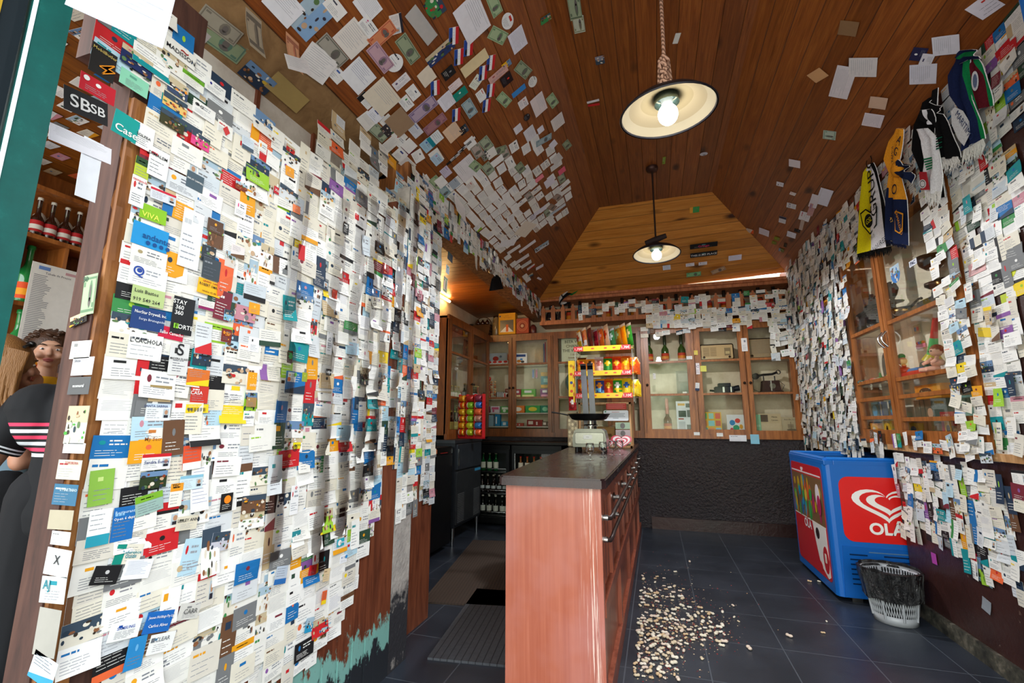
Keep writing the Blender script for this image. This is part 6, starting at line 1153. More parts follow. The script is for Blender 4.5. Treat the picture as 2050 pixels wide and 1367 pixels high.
# --- left wall, the ones one can make out: px, py, w, h, ang, kind, base, acc, label, short, texts
LWC = [
(295, 476, 88, 60, 0, 'blank', '#1d93d4', '#8ad0f0', 'bright blue transport card with a pale wave', 'bright blue transport card', [('andante', .66, .5, .022, '#0a4a8a'), ('● ● ● ●', .72, .2, .014, '#0a4a8a')]),
(292, 518, 88, 50, 0, 'text', '#eceae4', '#a89870', 'off-white card with a small gold ring emblem below the blue transport card', 'gold ring card', []),
(290, 556, 92, 55, 0, 'text', W_, '#2a4aa0', 'white card with a blue and red Q-shaped logo', 'Q logo card', [('Q', .22, .68, .034, '#2a4aa0')]),
(290, 595, 80, 46, 0, 'blank', '#b8cc8a', Gn, 'pale green card lettered in black with a phone number', 'pale green phone card', [('Luis Bastos', .42, .72, .013, K_), ('919 549 264', .45, .25, .013, K_)]),
(290, 640, 82, 56, 0, 'blank', '#22407a', W_, 'dark blue card with white italic lettering', 'dark blue italic card', [('NorStar Drywall, Inc.', .55, .78, .013, W_), ('Serge Bruneguides', .62, .48, .009, '#c8d0e0')]),
(284, 695, 82, 66, 0, 'text', W_, '#5a5f68', 'white card headed in large black capitals under the dark blue card', 'black capitals card', [('L.CACHOLA', .5, .72, .020, K_)]),
(362, 620, 60, 66, 0, 'blank', '#202226', W_, 'black card with bold white block letters, above the one with a green square', 'white block letter card', [('STAY', .28, .78, .016, W_), ('360', .28, .55, .016, W_), ('360', .28, .32, .016, W_)]),
(357, 652, 60, 50, 0, 'blank', '#202226', Lm, 'black card with a small green square logo', 'green square black card', [('■', .22, .42, .018, '#8ac83a'), ('FORTE', .60, .42, .017, W_)]),
(337, 668, 66, 32, -3, 'blank', '#c81c40', W_, 'crimson card with white script lettering', 'crimson script card', [('Salão Camacho', .5, .5, .014, W_)]),
(413, 577, 72, 44, -2, 'blank', '#f4b81c', K_, 'yellow card with heavy black capitals', 'yellow capitals card', [('ROBERT OMANN', .52, .62, .014, K_), ('GRAND CAFE', .5, .86, .008, '#a02020'), ('telefon 02 88', .5, .2, .008, '#6a4a10')]),
(416, 540, 56, 62, 0, 'text', '#3f4850', '#8a9098', 'charcoal grey card above the yellow capitals card', 'charcoal card', []),
(376, 480, 60, 170, 0, 'text', '#eef0f4', '#c8ccd0', 'long white strip with a faint drawn face', 'faint face strip', []),
(350, 720, 52, 86, 0, 'text', '#dcdcdc', '#2a2a2a', 'white card with a black lizard drawing', 'black lizard card', [('MADEIRA ISLAND', .5, .52, .010, K_), ('S', .5, .82, .045, K_)]),
(399, 715, 56, 50, 0, 'photo', '#2a3a4a', '#3a6a9a', 'dark photo card of a row of blue lights', 'blue lights card', []),
(390, 756, 66, 46, 0, 'band', '#d8702a', Yl, 'orange and yellow sunset card', 'sunset card', []),
(393, 790, 52, 48, 0, 'text', '#c8392c', W_, 'red card with small white letters below the sunset card', 'small red card', [('CASA', .3, .6, .014, W_)]),
(388, 818, 66, 24, 2, 'bar', Yl, K_, 'yellow ticket with a barcode', 'yellow barcode ticket', []),
(310, 825, 62, 44, 0, 'id', '#e8eef4', '#c8d8e8', 'white student identity card with a portrait photo', 'student identity card', [('SANTA SABINA', .38, .85, .009, '#3a4a7a')]),
(313, 788, 56, 42, 0, 'id', '#c8b088', '#a08a5a', 'tan identity card with a dark-haired portrait', 'tan identity card', []),
(305, 872, 70, 40, 0, 'text', '#f0ece4', '#c87a3a', 'white card with an orange looping curl ornament', 'orange curl card', [('My Secret', .5, .3, .013, '#a05a2a')]),
(305, 924, 72, 40, 0, 'id', W_, '#c8202a', 'real estate card with a red band and a womans portrait', 'red band portrait card', [('Sandra Eunice', .5, .5, .011, '#2a3a7a')]),
(300, 960, 66, 42, 0, 'photo', '#2a3a20', '#8a3a20', 'dark photo card with red berries and leaves', 'berry photo card', []),
(292, 1007, 66, 48, 10, 'band', '#9ab8b0', '#7ab030', 'green card with a sea and sky picture', 'sea picture card', []),
(378, 915, 52, 66, 4, 'band', '#e0532f', W_, 'orange-red card with a white chair drawing', 'white chair card', []),
(376, 965, 66, 38, 0, 'id', '#d0e4ec', '#8ac0d8', 'pale blue identity card with a tiny portrait', 'pale blue identity card', []),
(240, 1047, 48, 78, 0, 'text', '#1f6cb4', '#8ac0e8', 'tall blue card with white opening hours text', 'tall blue hours card', [('Restaurant', .5, .85, .010, '#b8d8f0'), ('Open 6 days', .5, .66, .009, W_)]),
(190, 1055, 46, 80, 0, 'band', W_, '#2a9ab0', 'white card with a teal brush stroke and a crest', 'teal stroke card', []),
(196, 975, 50, 80, 3, 'text', '#8ab84a', '#c8e08a', 'green card near the left corner post', 'green corner card', []),
(250, 1108, 62, 44, -12, 'band', Cr, '#0f8a7a', 'cream guide card with a green glass figure', 'green figure guide', [('Reference', .6, .6, .011, '#1a8a9a'), ('Guide', .6, .4, .011, '#1a8a9a')]),
(204, 1150, 58, 40, -14, 'solid', Bk, '#c8c8c8', 'black card at the bottom left beside the corner post', 'bottom left black card', []),
(268, 1138, 66, 44, -12, 'note', '#eef0f4', '#3a4a8a', 'white card with a blue pen drawing of a couple', 'pen drawing card', []),
(310, 1243, 70, 48, -14, 'blank', '#1c66b8', W_, 'blue card with white italic lines near the bottom', 'bottom blue card', [('Jensen Holdings Pty Ltd', .55, .74, .010, W_), ('Carlos Alves', .5, .35, .010, W_)]),
(373, 1222, 62, 40, -14, 'text', '#d4d2cc', '#8a8a8a', 'crumpled beige card with spaced capitals', 'crumpled capitals card', [('CARR', .55, .5, .016, '#5a5a5a')]),
(242, 1260, 70, 40, -10, 'text', W_, '#1c4a9a', 'white card with a blue oval logo near the bottom', 'blue oval card', [('SAMSUNG', .5, .66, .009, '#1c4aa8')]),
(264, 1305, 42, 70, -6, 'solid', '#2a86c4', '#6ab0e0', 'tall sky-blue card near the bottom edge', 'tall sky-blue card', []),
(315, 1285, 66, 44, -12, 'text', W_, '#2a8ac0', 'white card reading in thin grey capitals near the bottom', 'thin capitals card', [('■CLEAR', .4, .72, .013, '#6a7078')]),
(448, 1005, 40, 52, 0, 'solid', Bk, Or, 'black card with a glowing orange circle', 'orange circle card', [('●', .5, .65, .03, '#f08a20')]),
(435, 1083, 58, 52, -6, 'photo', '#c8c8d4', '#7a4a4a', 'pale photo card with a lone tree', 'lone tree card', []),
(367, 1046, 60, 36, -4, 'text', '#dcd4c0', '#6a6a5a', 'cream card with black capitals of a natural products shop', 'natural shop card', [('LESLEY ANN', .5, .72, .012, K_)]),
(345, 990, 34, 60, 0, 'band', '#f0ece0', '#e89a28', 'orange and white company card beside the black circle-logo card', 'orange corner card', [('TEC', .4, .9, .012, K_)]),
(589, 895, 36, 34, 0, 'blank', '#f0dc1c', K_, 'bright yellow card with a black doodle and capitals', 'yellow doodle card', [('B·F·F·U', .6, .7, .010, K_), ('@', .22, .5, .024, K_)]),
(498, 763, 34, 56, 0, 'blank', '#f0a41c', W_, 'orange card with white dots and letters', 'orange dotted card', [('zehn', .6, .3, .014, '#fbe8c0'), ('. : .', .5, .8, .02, '#fbe8c0')]),
(497, 805, 38, 30, 0, 'text', '#a88452', '#d8c8a0', 'brown kraft card with a small white bird', 'kraft bird card', []),
(492, 838, 42, 48, 0, 'text', W_, '#2a9a8a', 'white card with a green and blue leaf fan logo', 'leaf fan card', [('mando', .5, .62, .012, '#2a3a6a')]),
(504, 618, 42, 36, 2, 'solid', '#f2a21c', '#f8c860', 'plain orange card at eye level', 'plain orange card', []),
(502, 690, 42, 48, 0, 'text', '#eef0f4', '#2a2a2a', 'white card with a small black seated figure', 'seated figure card', []),
(574, 715, 24, 46, 0, 'text', '#4a2418', '#3aa060', 'dark brown card with a green tree logo', 'tree logo card', [('♣', .5, .6, .022, '#3aa050')]),
(578, 755, 36, 34, 0, 'text', W_, '#f08a2a', 'white card with orange and green dots', 'orange and green dot card', [('●', .1, .25, .02, '#f0762a'), ('●', .9, .8, .018, '#6ab84a')]),
(605, 755, 26, 34, 0, 'solid', '#9aa82a', '#c8d060', 'olive green card', 'olive card', []),
(665, 590, 30, 40, 0, 'text', '#e0543a', '#f0a090', 'coral red card on a long strip', 'coral card', []),
(655, 680, 34, 120, 0, 'text', '#f4f4f6', '#c8ccd0', 'long white strip with a drawn smiling circle', 'smiling circle strip', [('○', .5, .5, .02, '#8a8e98'), ('☺', .5, .3, .02, '#8a8e98')]),
(653, 745, 30, 26, 0, 'solid', Bk, '#8a8a8a', 'black card under the smiling circle strip', 'black card under strip', [('LUBLIN', .5, .5, .010, W_)]),
(588, 1075, 40, 44, 0, 'solid', '#2a8a94', '#d0f0f0', 'teal card under a white strip with an anchor mark', 'teal strip card', []),
(584, 1000, 38, 100, 0, 'text', '#f0f0f2', '#c8242a', 'long white strip with a red oval crest', 'red crest strip', [('✠', .55, .9, .018, '#c8242a')]),
(676, 1085, 44, 30, 0, 'blank', '#2aa8bc', W_, 'bright turquoise card with a white portrait circle', 'turquoise portrait card', [('●', .3, .5, .028, W_), ('guliver', .7, .5, .010, W_)]),
(676, 1045, 44, 38, 0, 'text', '#f2f4f8', '#8a9ac8', 'white card above the turquoise card', 'white card above turquoise', []),
(680, 1025, 34, 34, 0, 'blank', '#18181c', W_, 'black card with white capitals above the turquoise card', 'black card with capitals', [('OPENBOX', .5, .5, .011, W_)]),
(683, 1118, 44, 30, -3, 'text', '#f2f4fa', '#1b6fb0', 'white card with a blue round logo below the turquoise card', 'blue round logo card', [('●', .82, .7, .018, '#2a8ad0')]),
(556, 1150, 52, 56, -10, 'band', '#b8c4d4', '#2a6ab0', 'blue and silver gradient card near the wall foot', 'blue silver card', []),
(620, 1140, 40, 34, -8, 'solid', '#c8242c', '#8a1a20', 'plain red card near the foot of the wall', 'low red card', []),
(648, 1150, 34, 44, -8, 'text', '#dcc49c', '#8a6a4a', 'tan card right of the low red card', 'low tan card', []),
(643, 1195, 26, 46, -6, 'band', '#e0602a', Yl, 'orange striped leaflet near the foot of the wall', 'orange striped leaflet', []),
(613, 1250, 40, 46, -12, 'photo', '#2a9ac8', '#e8f4f8', 'blue and white swirled card near the wall foot', 'blue swirl card', []),
(643, 1265, 32, 34, -8, 'photo', '#6a5030', '#3a2a18', 'brown woven-pattern card low on the wall', 'woven pattern card', []),
(710, 435, 26, 26, 0, 'text', '#d81c24', W_, 'small bright red card at the top centre of the wall', 'bright red card', []),
(688, 458, 34, 50, 0, 'text', Bk, W_, 'black and white card beside the bright red card', 'black white moustache card', [('☼', .5, .7, .02, W_)]),
(588, 420, 36, 30, 4, 'solid', '#f08858', '#f8a880', 'salmon orange card high on the wall', 'salmon card', []),
(575, 345, 40, 36, 6, 'solid', '#f0a02a', '#f8c070', 'orange card near the top of the wall', 'top orange card', []),
(548, 382, 22, 26, 0, 'blank', '#c41c2c', W_, 'small red card with bold white letters', 'small red lettered card', [('Xti', .5, .5, .014, W_)]),
(244, 255, 56, 62, -3, 'blank', '#0d9a94', W_, 'turquoise card with large white lettering, upper left', 'turquoise lettered card', [('Case', .55, .3, .026, W_)]),
(280, 275, 50, 66, 0, 'text', W_, '#3a9ad0', 'white card with a map-shaped logo beside the turquoise one', 'map logo card', [('SOLPEA', .5, .5, .010, K_)]),
(338, 245, 66, 44, 0, 'photo', '#3a3a20', '#6a5a30', 'dark photo card of a hillside village', 'hillside photo card', []),
(395, 285, 56, 40, 0, 'photo', '#e04a8a', '#8ac83a', 'multicoloured patterned card', 'multicoloured card', []),
(200, 128, 52, 76, 0, 'blank', '#1e1c1a', Or, 'black card with an orange lightning figure', 'orange figure card', [('MobilButler', .5, .85, .012, '#c8b060'), ('⚡', .6, .35, .04, '#e8901c')]),
(268, 125, 74, 50, 0, 'photo', '#1c2a5a', '#c85a7a', 'blue framed photo card of a crowd at night', 'blue night photo', []),
(263, 168, 66, 44, 0, 'text', '#8ad0b0', '#5aa088', 'mint green card with dense text', 'mint card', []),
(190, 180, 72, 44, 2, 'solid', '#c01c2c', W_, 'red card with a small white disc, upper left', 'upper red card', [('●', .15, .75, .016, W_)]),
(165, 215, 86, 56, 8, 'blank', '#1c1c1e', W_, 'black card with two large white script letters', 'black script letters card', [('SB', .35, .5, .04, '#d8d8d8'), ('SB', .75, .5, .03, '#d8d8d8')]),
(356, 108, 86, 46, 0, 'blank', '#ecebe6', Rd, 'white card with black and red capitals standing above the rest', 'tall capitals card', [('MADISSON', .5, .42, .020, K_), ('~', .6, .75, .04, '#a02a2a')]),
(380, 165, 66, 36, 0, 'band', '#ecece4', '#6aa82a', 'white card with a green leaf band', 'green leaf band card', []),
(425, 180, 66, 40, 0, 'text', W_, '#2a2a8a', 'white card with a small blue block on its right', 'small blue block card', []),
(350, 180, 56, 44, 0, 'photo', '#3a4a6a', '#e8902a', 'photo card of a bridge with an orange strip', 'bridge photo card', []),
(345, 210, 66, 40, 0, 'photo', '#e8c070', '#c85a2a', 'food photo card with orange borders', 'food photo card', []),
(402, 225, 70, 42, 0, 'text', '#ecebe8', '#3a3a3a', 'white card with a tiny bicycle drawing', 'bicycle card', [('o-o', .25, .72, .018, K_)]),
(445, 262, 52, 44, 0, 'text', '#ecebe6', '#c8242a', 'white card with a small red shield', 'red shield card', [('♦', .5, .5, .03, '#c83a3a')]),
(490, 290, 44, 44, 4, 'band', '#d0dce8', '#4a5a6a', 'pale blue card cut by a grey diagonal', 'grey diagonal card', []),
(520, 300, 34, 52, 0, 'text', W_, '#e89a2a', 'white card with a four-colour knot logo', 'four-colour logo card', []),
(577, 300, 40, 26, 0, 'photo', '#c8242a', '#2a2a2a', 'red leaflet card with tiny dark pictures', 'red leaflet card', []),
(310, 330, 50, 80, 0, 'text', W_, '#c83a4a', 'white card with a small bird and black capitals', 'small bird card', [('DIMALEM', .4, .75, .012, K_)]),
(320, 395, 66, 30, 4, 'id', '#dce0e8', '#c8203a', 'estate agent card with a red band and a portrait', 'agent portrait card', []),
(300, 430, 66, 40, 2, 'blank', '#8ac024', '#6aa018', 'bright green card with yellow lettering', 'bright green card', [('VIVA', .4, .3, .02, '#e8f060')]),
(268, 385, 34, 80, 0, 'text', W_, '#c83a3a', 'narrow white card with a red heading', 'red heading card', [('tempo-b', .5, .88, .012, '#c83a3a')]),
(278, 340, 34, 60, 0, 'band', '#b8c83a', '#2a4a2a', 'lime card with green lettering', 'lime lettered card', []),
(385, 365, 50, 50, 0, 'blank', '#4a5c68', W_, 'slate grey card with tiny white capitals', 'slate card', [('INN AT CAMPBELL', .5, .55, .008, W_)]),
(478, 375, 44, 26, 3, 'photo', '#8a3a20', '#d8803a', 'rust-red picture card', 'rust picture card', []),
(475, 420, 40, 50, 0, 'text', '#f0f0f0', '#e01c7a', 'white card with a magenta stripe', 'magenta stripe card', []),
(425, 455, 50, 40, 0, 'solid', '#5a4030', '#e8a02a', 'brown card with a gold ring', 'gold ring brown card', []),
(470, 505, 48, 40, 0, 'band', '#e8e0e0', '#6a4a30', 'card with a brown diagonal corner', 'brown corner card', []),
(455, 520, 34, 50, 0, 'photo', '#d8d0c8', '#3a4a3a', 'photo card of a face in profile', 'profile photo card', []),
(412, 510, 44, 50, 0, 'text', '#323a42', '#6a7a8a', 'dark grey card with faint text', 'dark grey card', []),
(410, 612, 56, 28, 0, 'band', '#eae6e2', '#8a1c5a', 'white card with a purple-red lower band', 'purple band card', []),
(452, 632, 34, 34, 0, 'photo', '#8ac0e0', '#5a8a3a', 'picture card of an island and blue sky', 'island card', []),
(447, 672, 34, 40, 0, 'text', '#7a2a20', '#e8902a', 'dark red card with a golden bird', 'golden bird card', [('❦', .5, .5, .03, '#e8902a')]),
(540, 560, 22, 36, 0, 'band', '#e8e4e0', '#2a2a2a', 'small two-tone card', 'small two-tone card', []),
(735, 850, 14, 60, 0, 'text', '#f4f4f6', '#c8242a', 'white strip with red lines, on the right part of the wall', 'red line strip', []),
]
for q in LWC: pc(LT, q[0], q[1], q[2], q[3], q[4], q[5], q[6], q[7], q[8]+', left card wall' if 'wall' not in q[8] else q[8], q[9], txt=q[10])
# jamb face toward the street
for q in [(163, 700, 46, 42, 0, 'text', '#d8d4cc', '#8a8a8a', 'torn beige card on the dark jamb, topmost of its strip', 'torn jamb card', []), (167, 733, 48, 42, 0, 'note', '#e8e8ec', '#3a4a8a', 'white signed member card on the dark jamb', 'signed jamb card', [('Sócio', .25, .82, .010, K_)]), (160, 772, 48, 40, 0, 'blank', '#5a5a5c', '#c8c8c8', 'grey card with pale lettering on the jamb', 'grey jamb card', [('ecomoral', .5, .5, .010, '#e8e8e8')]), (155, 850, 46, 84, 0, 'photo', '#d8dcc8', '#4aa040', 'white and green leaflet on the jamb', 'green jamb leaflet', []), (150, 897, 48, 22, 0, 'note', '#e0e2e6', '#5a5f68', 'white slip with signatures on the jamb', 'signature slip', []), (140, 940, 52, 42, 0, 'text', '#cfc8b4', '#a02030', 'beige card with a red heading on the jamb', 'beige jamb card', [('TOPOBORA', .6, .85, .008, '#a02030')]), (132, 990, 52, 44, 0, 'text', '#356a8a', '#c8d8e0', 'steel blue card on the jamb', 'steel blue jamb card', [('S. MARTINHO', .65, .75, .009, '#c8d8e0')]), (123, 1040, 52, 40, 2, 'blank', '#b0a690', '#8a8070', 'worn blank beige card on the jamb', 'worn jamb card', []), (123, 1077, 40, 28, 0, 'text', '#d8d4d4', '#8a8a8a', 'small off-white card on the jamb', 'small jamb card', []), (117, 1125, 56, 54, -2, 'blank', '#e2e2e2', K_, 'white square card with a black cross on the jamb', 'black cross card', [('X', .5, .6, .026, K_)]), (108, 1180, 56, 52, 3, 'text', '#d4dcda', '#1a8a9a', 'pale card with large teal initials low on the jamb', 'teal initials card', [('AJ', .25, .7, .026, '#1a7a8a')]), (96, 1265, 46, 90, 0, 'blank', '#a8a49c', '#8a8a80', 'scuffed grey blank strip low on the jamb', 'scuffed grey strip', []), (88, 1340, 58, 52, -14, 'band', '#d8e0e4', '#3a9ac0', 'white card with a turquoise bar at the foot of the jamb', 'jamb foot card', [])]:
    pc(JB, q[0], q[1], min(78, q[2]*1.5), q[3], q[4], q[5], q[6], q[7], q[8], q[9], txt=q[10], lift=.002)
pc(JB, 182, 590, 46, 100, 4, 'bill', '#a8bc98', '#6a8a6a', 'large green banknote with a bearded portrait stuck on the jamb', 'jamb banknote', name='banknote', lift=.004, txt=(('50', .15, .9, .018, '#3a5a4a'),))
pc(JB, 160, 640, 56, 26, 14, 'photo', '#2a2420', '#c8a030', 'black and gold printed ribbon card under the jamb banknote', 'gold ribbon card', lift=.003)
# --- loose fill of the walls -------------------------------------------------
def rcard(fr, u, v, w, h, a, r, lift, curl=0, tw=0, pale=.72, name=None):
    base = r.choice(PALE) if r.random() < pale else r.choice(BOLD); acc = r.choice(BOLD); q = r.random()
    kind = 'solid' if base in BOLD and q < .6 else ('photo' if q > .90 else 'band' if q > .76 else 'id' if q > .73 else 'note' if q < .12 else 'text')
    if kind == 'note': acc = r.choice(['#3a4a8a', '#5a5f68', '#444a54']); base = r.choice(PALE[:18])
    return card(fr, u, v, w, h, a, kind, base, acc, name or ('paper_note' if kind == 'note' else 'photo_card' if kind == 'photo' else 'business_card'), lift=lift, curl=curl, tw=tw, rnd_=r)
def columns(fr, u0, u1, lo, hi, sd, wcol=(.055, .088), skip=.04, rot=1.5, l0=.002, l1=.009, curlp=.12, pale=.72, gap=.003, skew=0, wide=.5):
    r = random.Random(sd); u = u0
    while u < u1:
        land = r.random() < wide; w = wcol[1] if land else wcol[0]; hh = wcol[0] if land else wcol[1]
        w *= .92+.16*r.random(); uc = u+w/2; z, top = lo(uc), hi(uc)+.04*r.random(); v = top; drift = 0; k = 0
        while v > z:
            h = hh*(.9+.2*r.random())
            if r.random() < .1: h *= 1.35
            if r.random() > skip:
                drift = drift*.8+.006*(r.random()-.5)
                rcard(fr, uc+drift, v-h/2, w, h, R_(skew+rot*r.gauss(0, 1)), r, l0+(l1-l0)*r.random()+.0004*(k % 7), curl=(.012*r.random() if r.random() < curlp else 0), tw=(.02*(r.random()-.5) if r.random() < curlp else 0), pale=pale)
            v -= h*(.80+.2*r.random()); k += 1
        u += w*.90
def lo_left(y):
    pts = [(.8, .62), (.9, .48), (1.1, .40), (1.35, .33), (1.58, .33), (1.72, .42), (1.79, .58), (1.86, .72), (1.93, .8)]
    for (a, p), (b_, q) in zip(pts, pts[1:]):
        if y <= b_: return p+(q-p)*max(0, (y-a))/(b_-a)
    return .8
columns(LT, .60, .80, lambda y: 2.03, lambda y: 2.26, 99, skip=.03, pale=.75)
columns(LT, .745, 1.90, lambda y: lo_left(y)+.02, lambda y: 2.14, 100, skip=.02, l0=.001, l1=.002, curlp=0, pale=.88)
columns(LT, .728, 1.90, lo_left, lambda y: 2.18+.08*(y > 1.5), 101, pale=.82, wide=.6)
columns(LT, .80, 1.88, lambda y: lo_left(y)+.25, lambda y: 2.05, 102, skip=.72, l0=.006, l1=.012, curlp=.4, rot=3)
columns(LT, 1.90, 2.06, lambda y: .98, lambda y: 2.3, 103, wcol=(.05, .075), skip=.12, wide=.7); columns(LT, 2.055, 2.23, lambda y: .74, lambda y: 2.46, 104, wcol=(.05, .08), skip=.03, wide=.7)
columns(FJ, 2.52, 2.70, lambda y: .70, lambda y: 2.46, 105, wcol=(.05, .08), skip=.03, wide=.7); columns(LT, 2.17, 2.245, lambda y: .9, lambda y: 2.4, 106, wcol=(.05, .07), wide=1, curlp=.3)
# hanging strips between the slope and the partition top
columns(Frame((-1.33, 0, 0), Y3, Z3, X3), 1.42, 2.24, lambda y: 2.28-.05*(y > 2), lambda y: 2.58+.04*math.sin(y*7), 107, skip=.36, curlp=.4, pale=.82)
columns(BM, 2.25, 5.5, lambda y: 2.545, lambda y: 2.70, 110, wcol=(.05, .085), skip=.04, wide=.4, curlp=.15, rot=4); columns(BM, 2.3, 5.4, lambda y: 2.50, lambda y: 2.62, 111, wcol=(.055, .085), skip=.6, curlp=.5, l0=.008, l1=.016, rot=8)
# right wall
def lo_r(u): return .50+.05*math.sin(u*5)
columns(RT, -5.56, -4.17, lambda u: .93, lambda u: 2.86, 120, skip=.05, rot=4, curlp=.45, l0=.002, l1=.02, wide=.35, pale=.9)
columns(RT, -5.5, -4.22, lambda u: 1.0, lambda u: 2.84, 121, skip=.5, rot=7, curlp=.9, l0=.02, l1=.06, wide=.3, pale=.92)
columns(RT, -4.16, -2.72, lambda u: 2.50-.06*(u < -3.6), lambda u: 2.80, 122, skip=.05, rot=5, curlp=.4, l0=.004, l1=.02, pale=.85)
columns(RT, -2.70, -1.95, lambda u: 1.00, lambda u: 2.80, 123, skip=.04, rot=2, curlp=.2, pale=.78, wide=.75); columns(RT, -2.68, -2.0, lambda u: 1.1, lambda u: 2.7, 124, skip=.75, rot=6, curlp=.9, l0=.012, l1=.03)
columns(RT, -3.66, -2.05, lo_r, lambda u: .925, 125, skip=.04, rot=4, curlp=.35, l0=.003, l1=.014, pale=.84, wide=.4); columns(RT, -3.67, -3.5, lambda u: .5, lambda u: .95, 126, skip=.3, rot=8, curlp=.9, l0=.01, l1=.03, pale=.9)
columns(Frame((XR+.285, 0, 0), -Y3, Z3, -X3), -5.5, -4.65, lambda u: .90, lambda u: .96, 127, skip=.1)
columns(CB, -4.12, -2.75, lambda u: 1.02, lambda u: 1.075, 128, wcol=(.05, .085), skip=.35, rot=7, curlp=.6, l0=.012, l1=.02, pale=.8)
columns(CB, -2.90, -2.72, lambda u: 1.0, lambda u: 2.5, 129, wcol=(.05, .08), skip=.12, rot=6, curlp=.4, l0=.012, l1=.025, pale=.8, wide=.9)
columns(CB, -4.16, -3.98, lambda u: 1.95, lambda u: 2.5, 130, wcol=(.05, .08), skip=.25, rot=9, curlp=.8, l0=.012, l1=.05, pale=.92); columns(CB, -4.16, -4.10, lambda u: 1.1, lambda u: 2.0, 131, wcol=(.05, .07), skip=.2, rot=5, curlp=.5, l0=.012, l1=.03, pale=.9); columns(CB, -4.05, -3.70, lambda u: 2.34, lambda u: 2.52, 132, wcol=(.05, .08), skip=.2, rot=6, curlp=.5, l0=.012, l1=.03, pale=.9)
# fence, cabinet tops
columns(FN, -.86, 1.43, lambda u: (2.50 if u < .0 else 2.44), lambda u: 2.60, 140, wcol=(.055, .085), skip=.38, rot=3, l0=.002, l1=.008, wide=.7, pale=.86)
columns(FN, -.05, 1.43, lambda u: 2.28, lambda u: 2.44, 141, wcol=(.055, .088), skip=.10, rot=3, l0=.002, l1=.01, wide=.8, pale=.86); columns(FB, -.12, .95, lambda u: 2.20, lambda u: 2.27, 142, wcol=(.05, .085), skip=.45, rot=4, l0=.003, l1=.01, wide=1); columns(FB, 1.24, 1.47, lambda u: 1.88, lambda u: 2.3, 143, wcol=(.05, .085), skip=.15, rot=9, curlp=.8, l0=.003, l1=.05, pale=.95)
# ceiling fill: tight field of notes low on the left slope, looser towards the top, side room ceiling
r = random.Random(150); u = 1.5
def inpoly(x, y, P):
    c = False; n = len(P)
    for i in range(n):
        x1, y1 = P[i]; x2, y2 = P[i-1]
        if (y1 > y) != (y2 > y) and x < (x2-x1)*(y-y1)/(y2-y1)+x1: c = not c
    return c
DENSE = [(880, 372), (955, 338), (1010, 362), (1052, 448), (1040, 475), (1000, 505), (985, 492)]; LOOSE = [(940, 260), (1010, 300), (1075, 270), (1130, 330), (1140, 420), (1070, 470), (1000, 420), (930, 330)]; BOT = [(690, 190), (860, 300), (1010, 500), (1080, 590), (1040, 560), (930, 440), (800, 330)]
while u < 5.3:
    v = .02
    while v < 1.12:
        w, h = .088+.03*r.random(), .062+.012*r.random(); x, y = proj(LS.P(u, v)); d = inpoly(x, y, DENSE); l_ = inpoly(x, y, LOOSE); b_ = inpoly(x, y, BOT)
        if d or (l_ and r.random() < .72) or (b_ and r.random() < .8):
            q = r.random(); money = q > .84 and not d
            card(LS, u+.01*r.random(), v+.01*r.random(), w if not money else .125, h, R_(r.gauss(0, 4)+(90 if r.random() < .15 and not d else 0)), 'bill' if money else r.choice(['note', 'note', 'text', 'blank']), r.choice(['#a8b49a', '#b8a8a0', '#a8a490']) if money else r.choice(PALE[:17]), '#6a7a66' if money else r.choice(['#5a5f68', '#3a4a8a', '#8a8e98']), 'banknote' if money else 'paper_note', lift=.002+.004*r.random(), rnd_=r)
        v += .078
    u += .106
SC_ = Frame((0, 0, 2.618), Y3, X3, -Z3)
for i in range(22):
    for j in range(9):
        if r.random() < .85: rcard(SC_, .85+j*.17+.02*r.random()+(i % 2)*.08, -3.35+i*.078, .085, .055, R_(90+r.gauss(0, 5)), r, .003, name='paper_note')
# --- ceiling pieces one can make out. coordinates are read from zoomed views: (x, y, zoom origin, scale)
Z4 = lambda x, y: (500+x/2.971, y/2.971); Z1 = lambda x, y: (1000+x/3.418, y/3.418); ZA = lambda x, y: (840+x/5.258, 380+y/5.258); Z2 = lambda x, y: (1500+x/3.418, y/3.418); ZB = lambda x, y: (1480+x/6.2125, 380+y/6.2125); Z3c = lambda x, y: (1020+x/3.417, 300+y/3.417); ID = lambda x, y: (x, y)
n_ = 'paper_note'; bn_ = 'banknote'
def many(fr, zf, L, where, a0=0):
    for (x, y, w, h, a, kind, base, acc, nm, lab) in L:
        px, py = zf(x, y); pc(fr, px, py, w, h, a+a0, kind, base, acc, (lab+', '+where) if lab else None, None, name=nm, lift=.003+.004*rnd.random(), curl=.006*rnd.random() if nm == n_ else 0, rd='round' in lab)
GBn, PBn, BBn, DBn = ('#a8bc94', '#6f8f68'), ('#c8a4b0', '#9a7a90'), ('#a8bcc0', '#6a8a98'), ('#98a486', '#5f6f58')
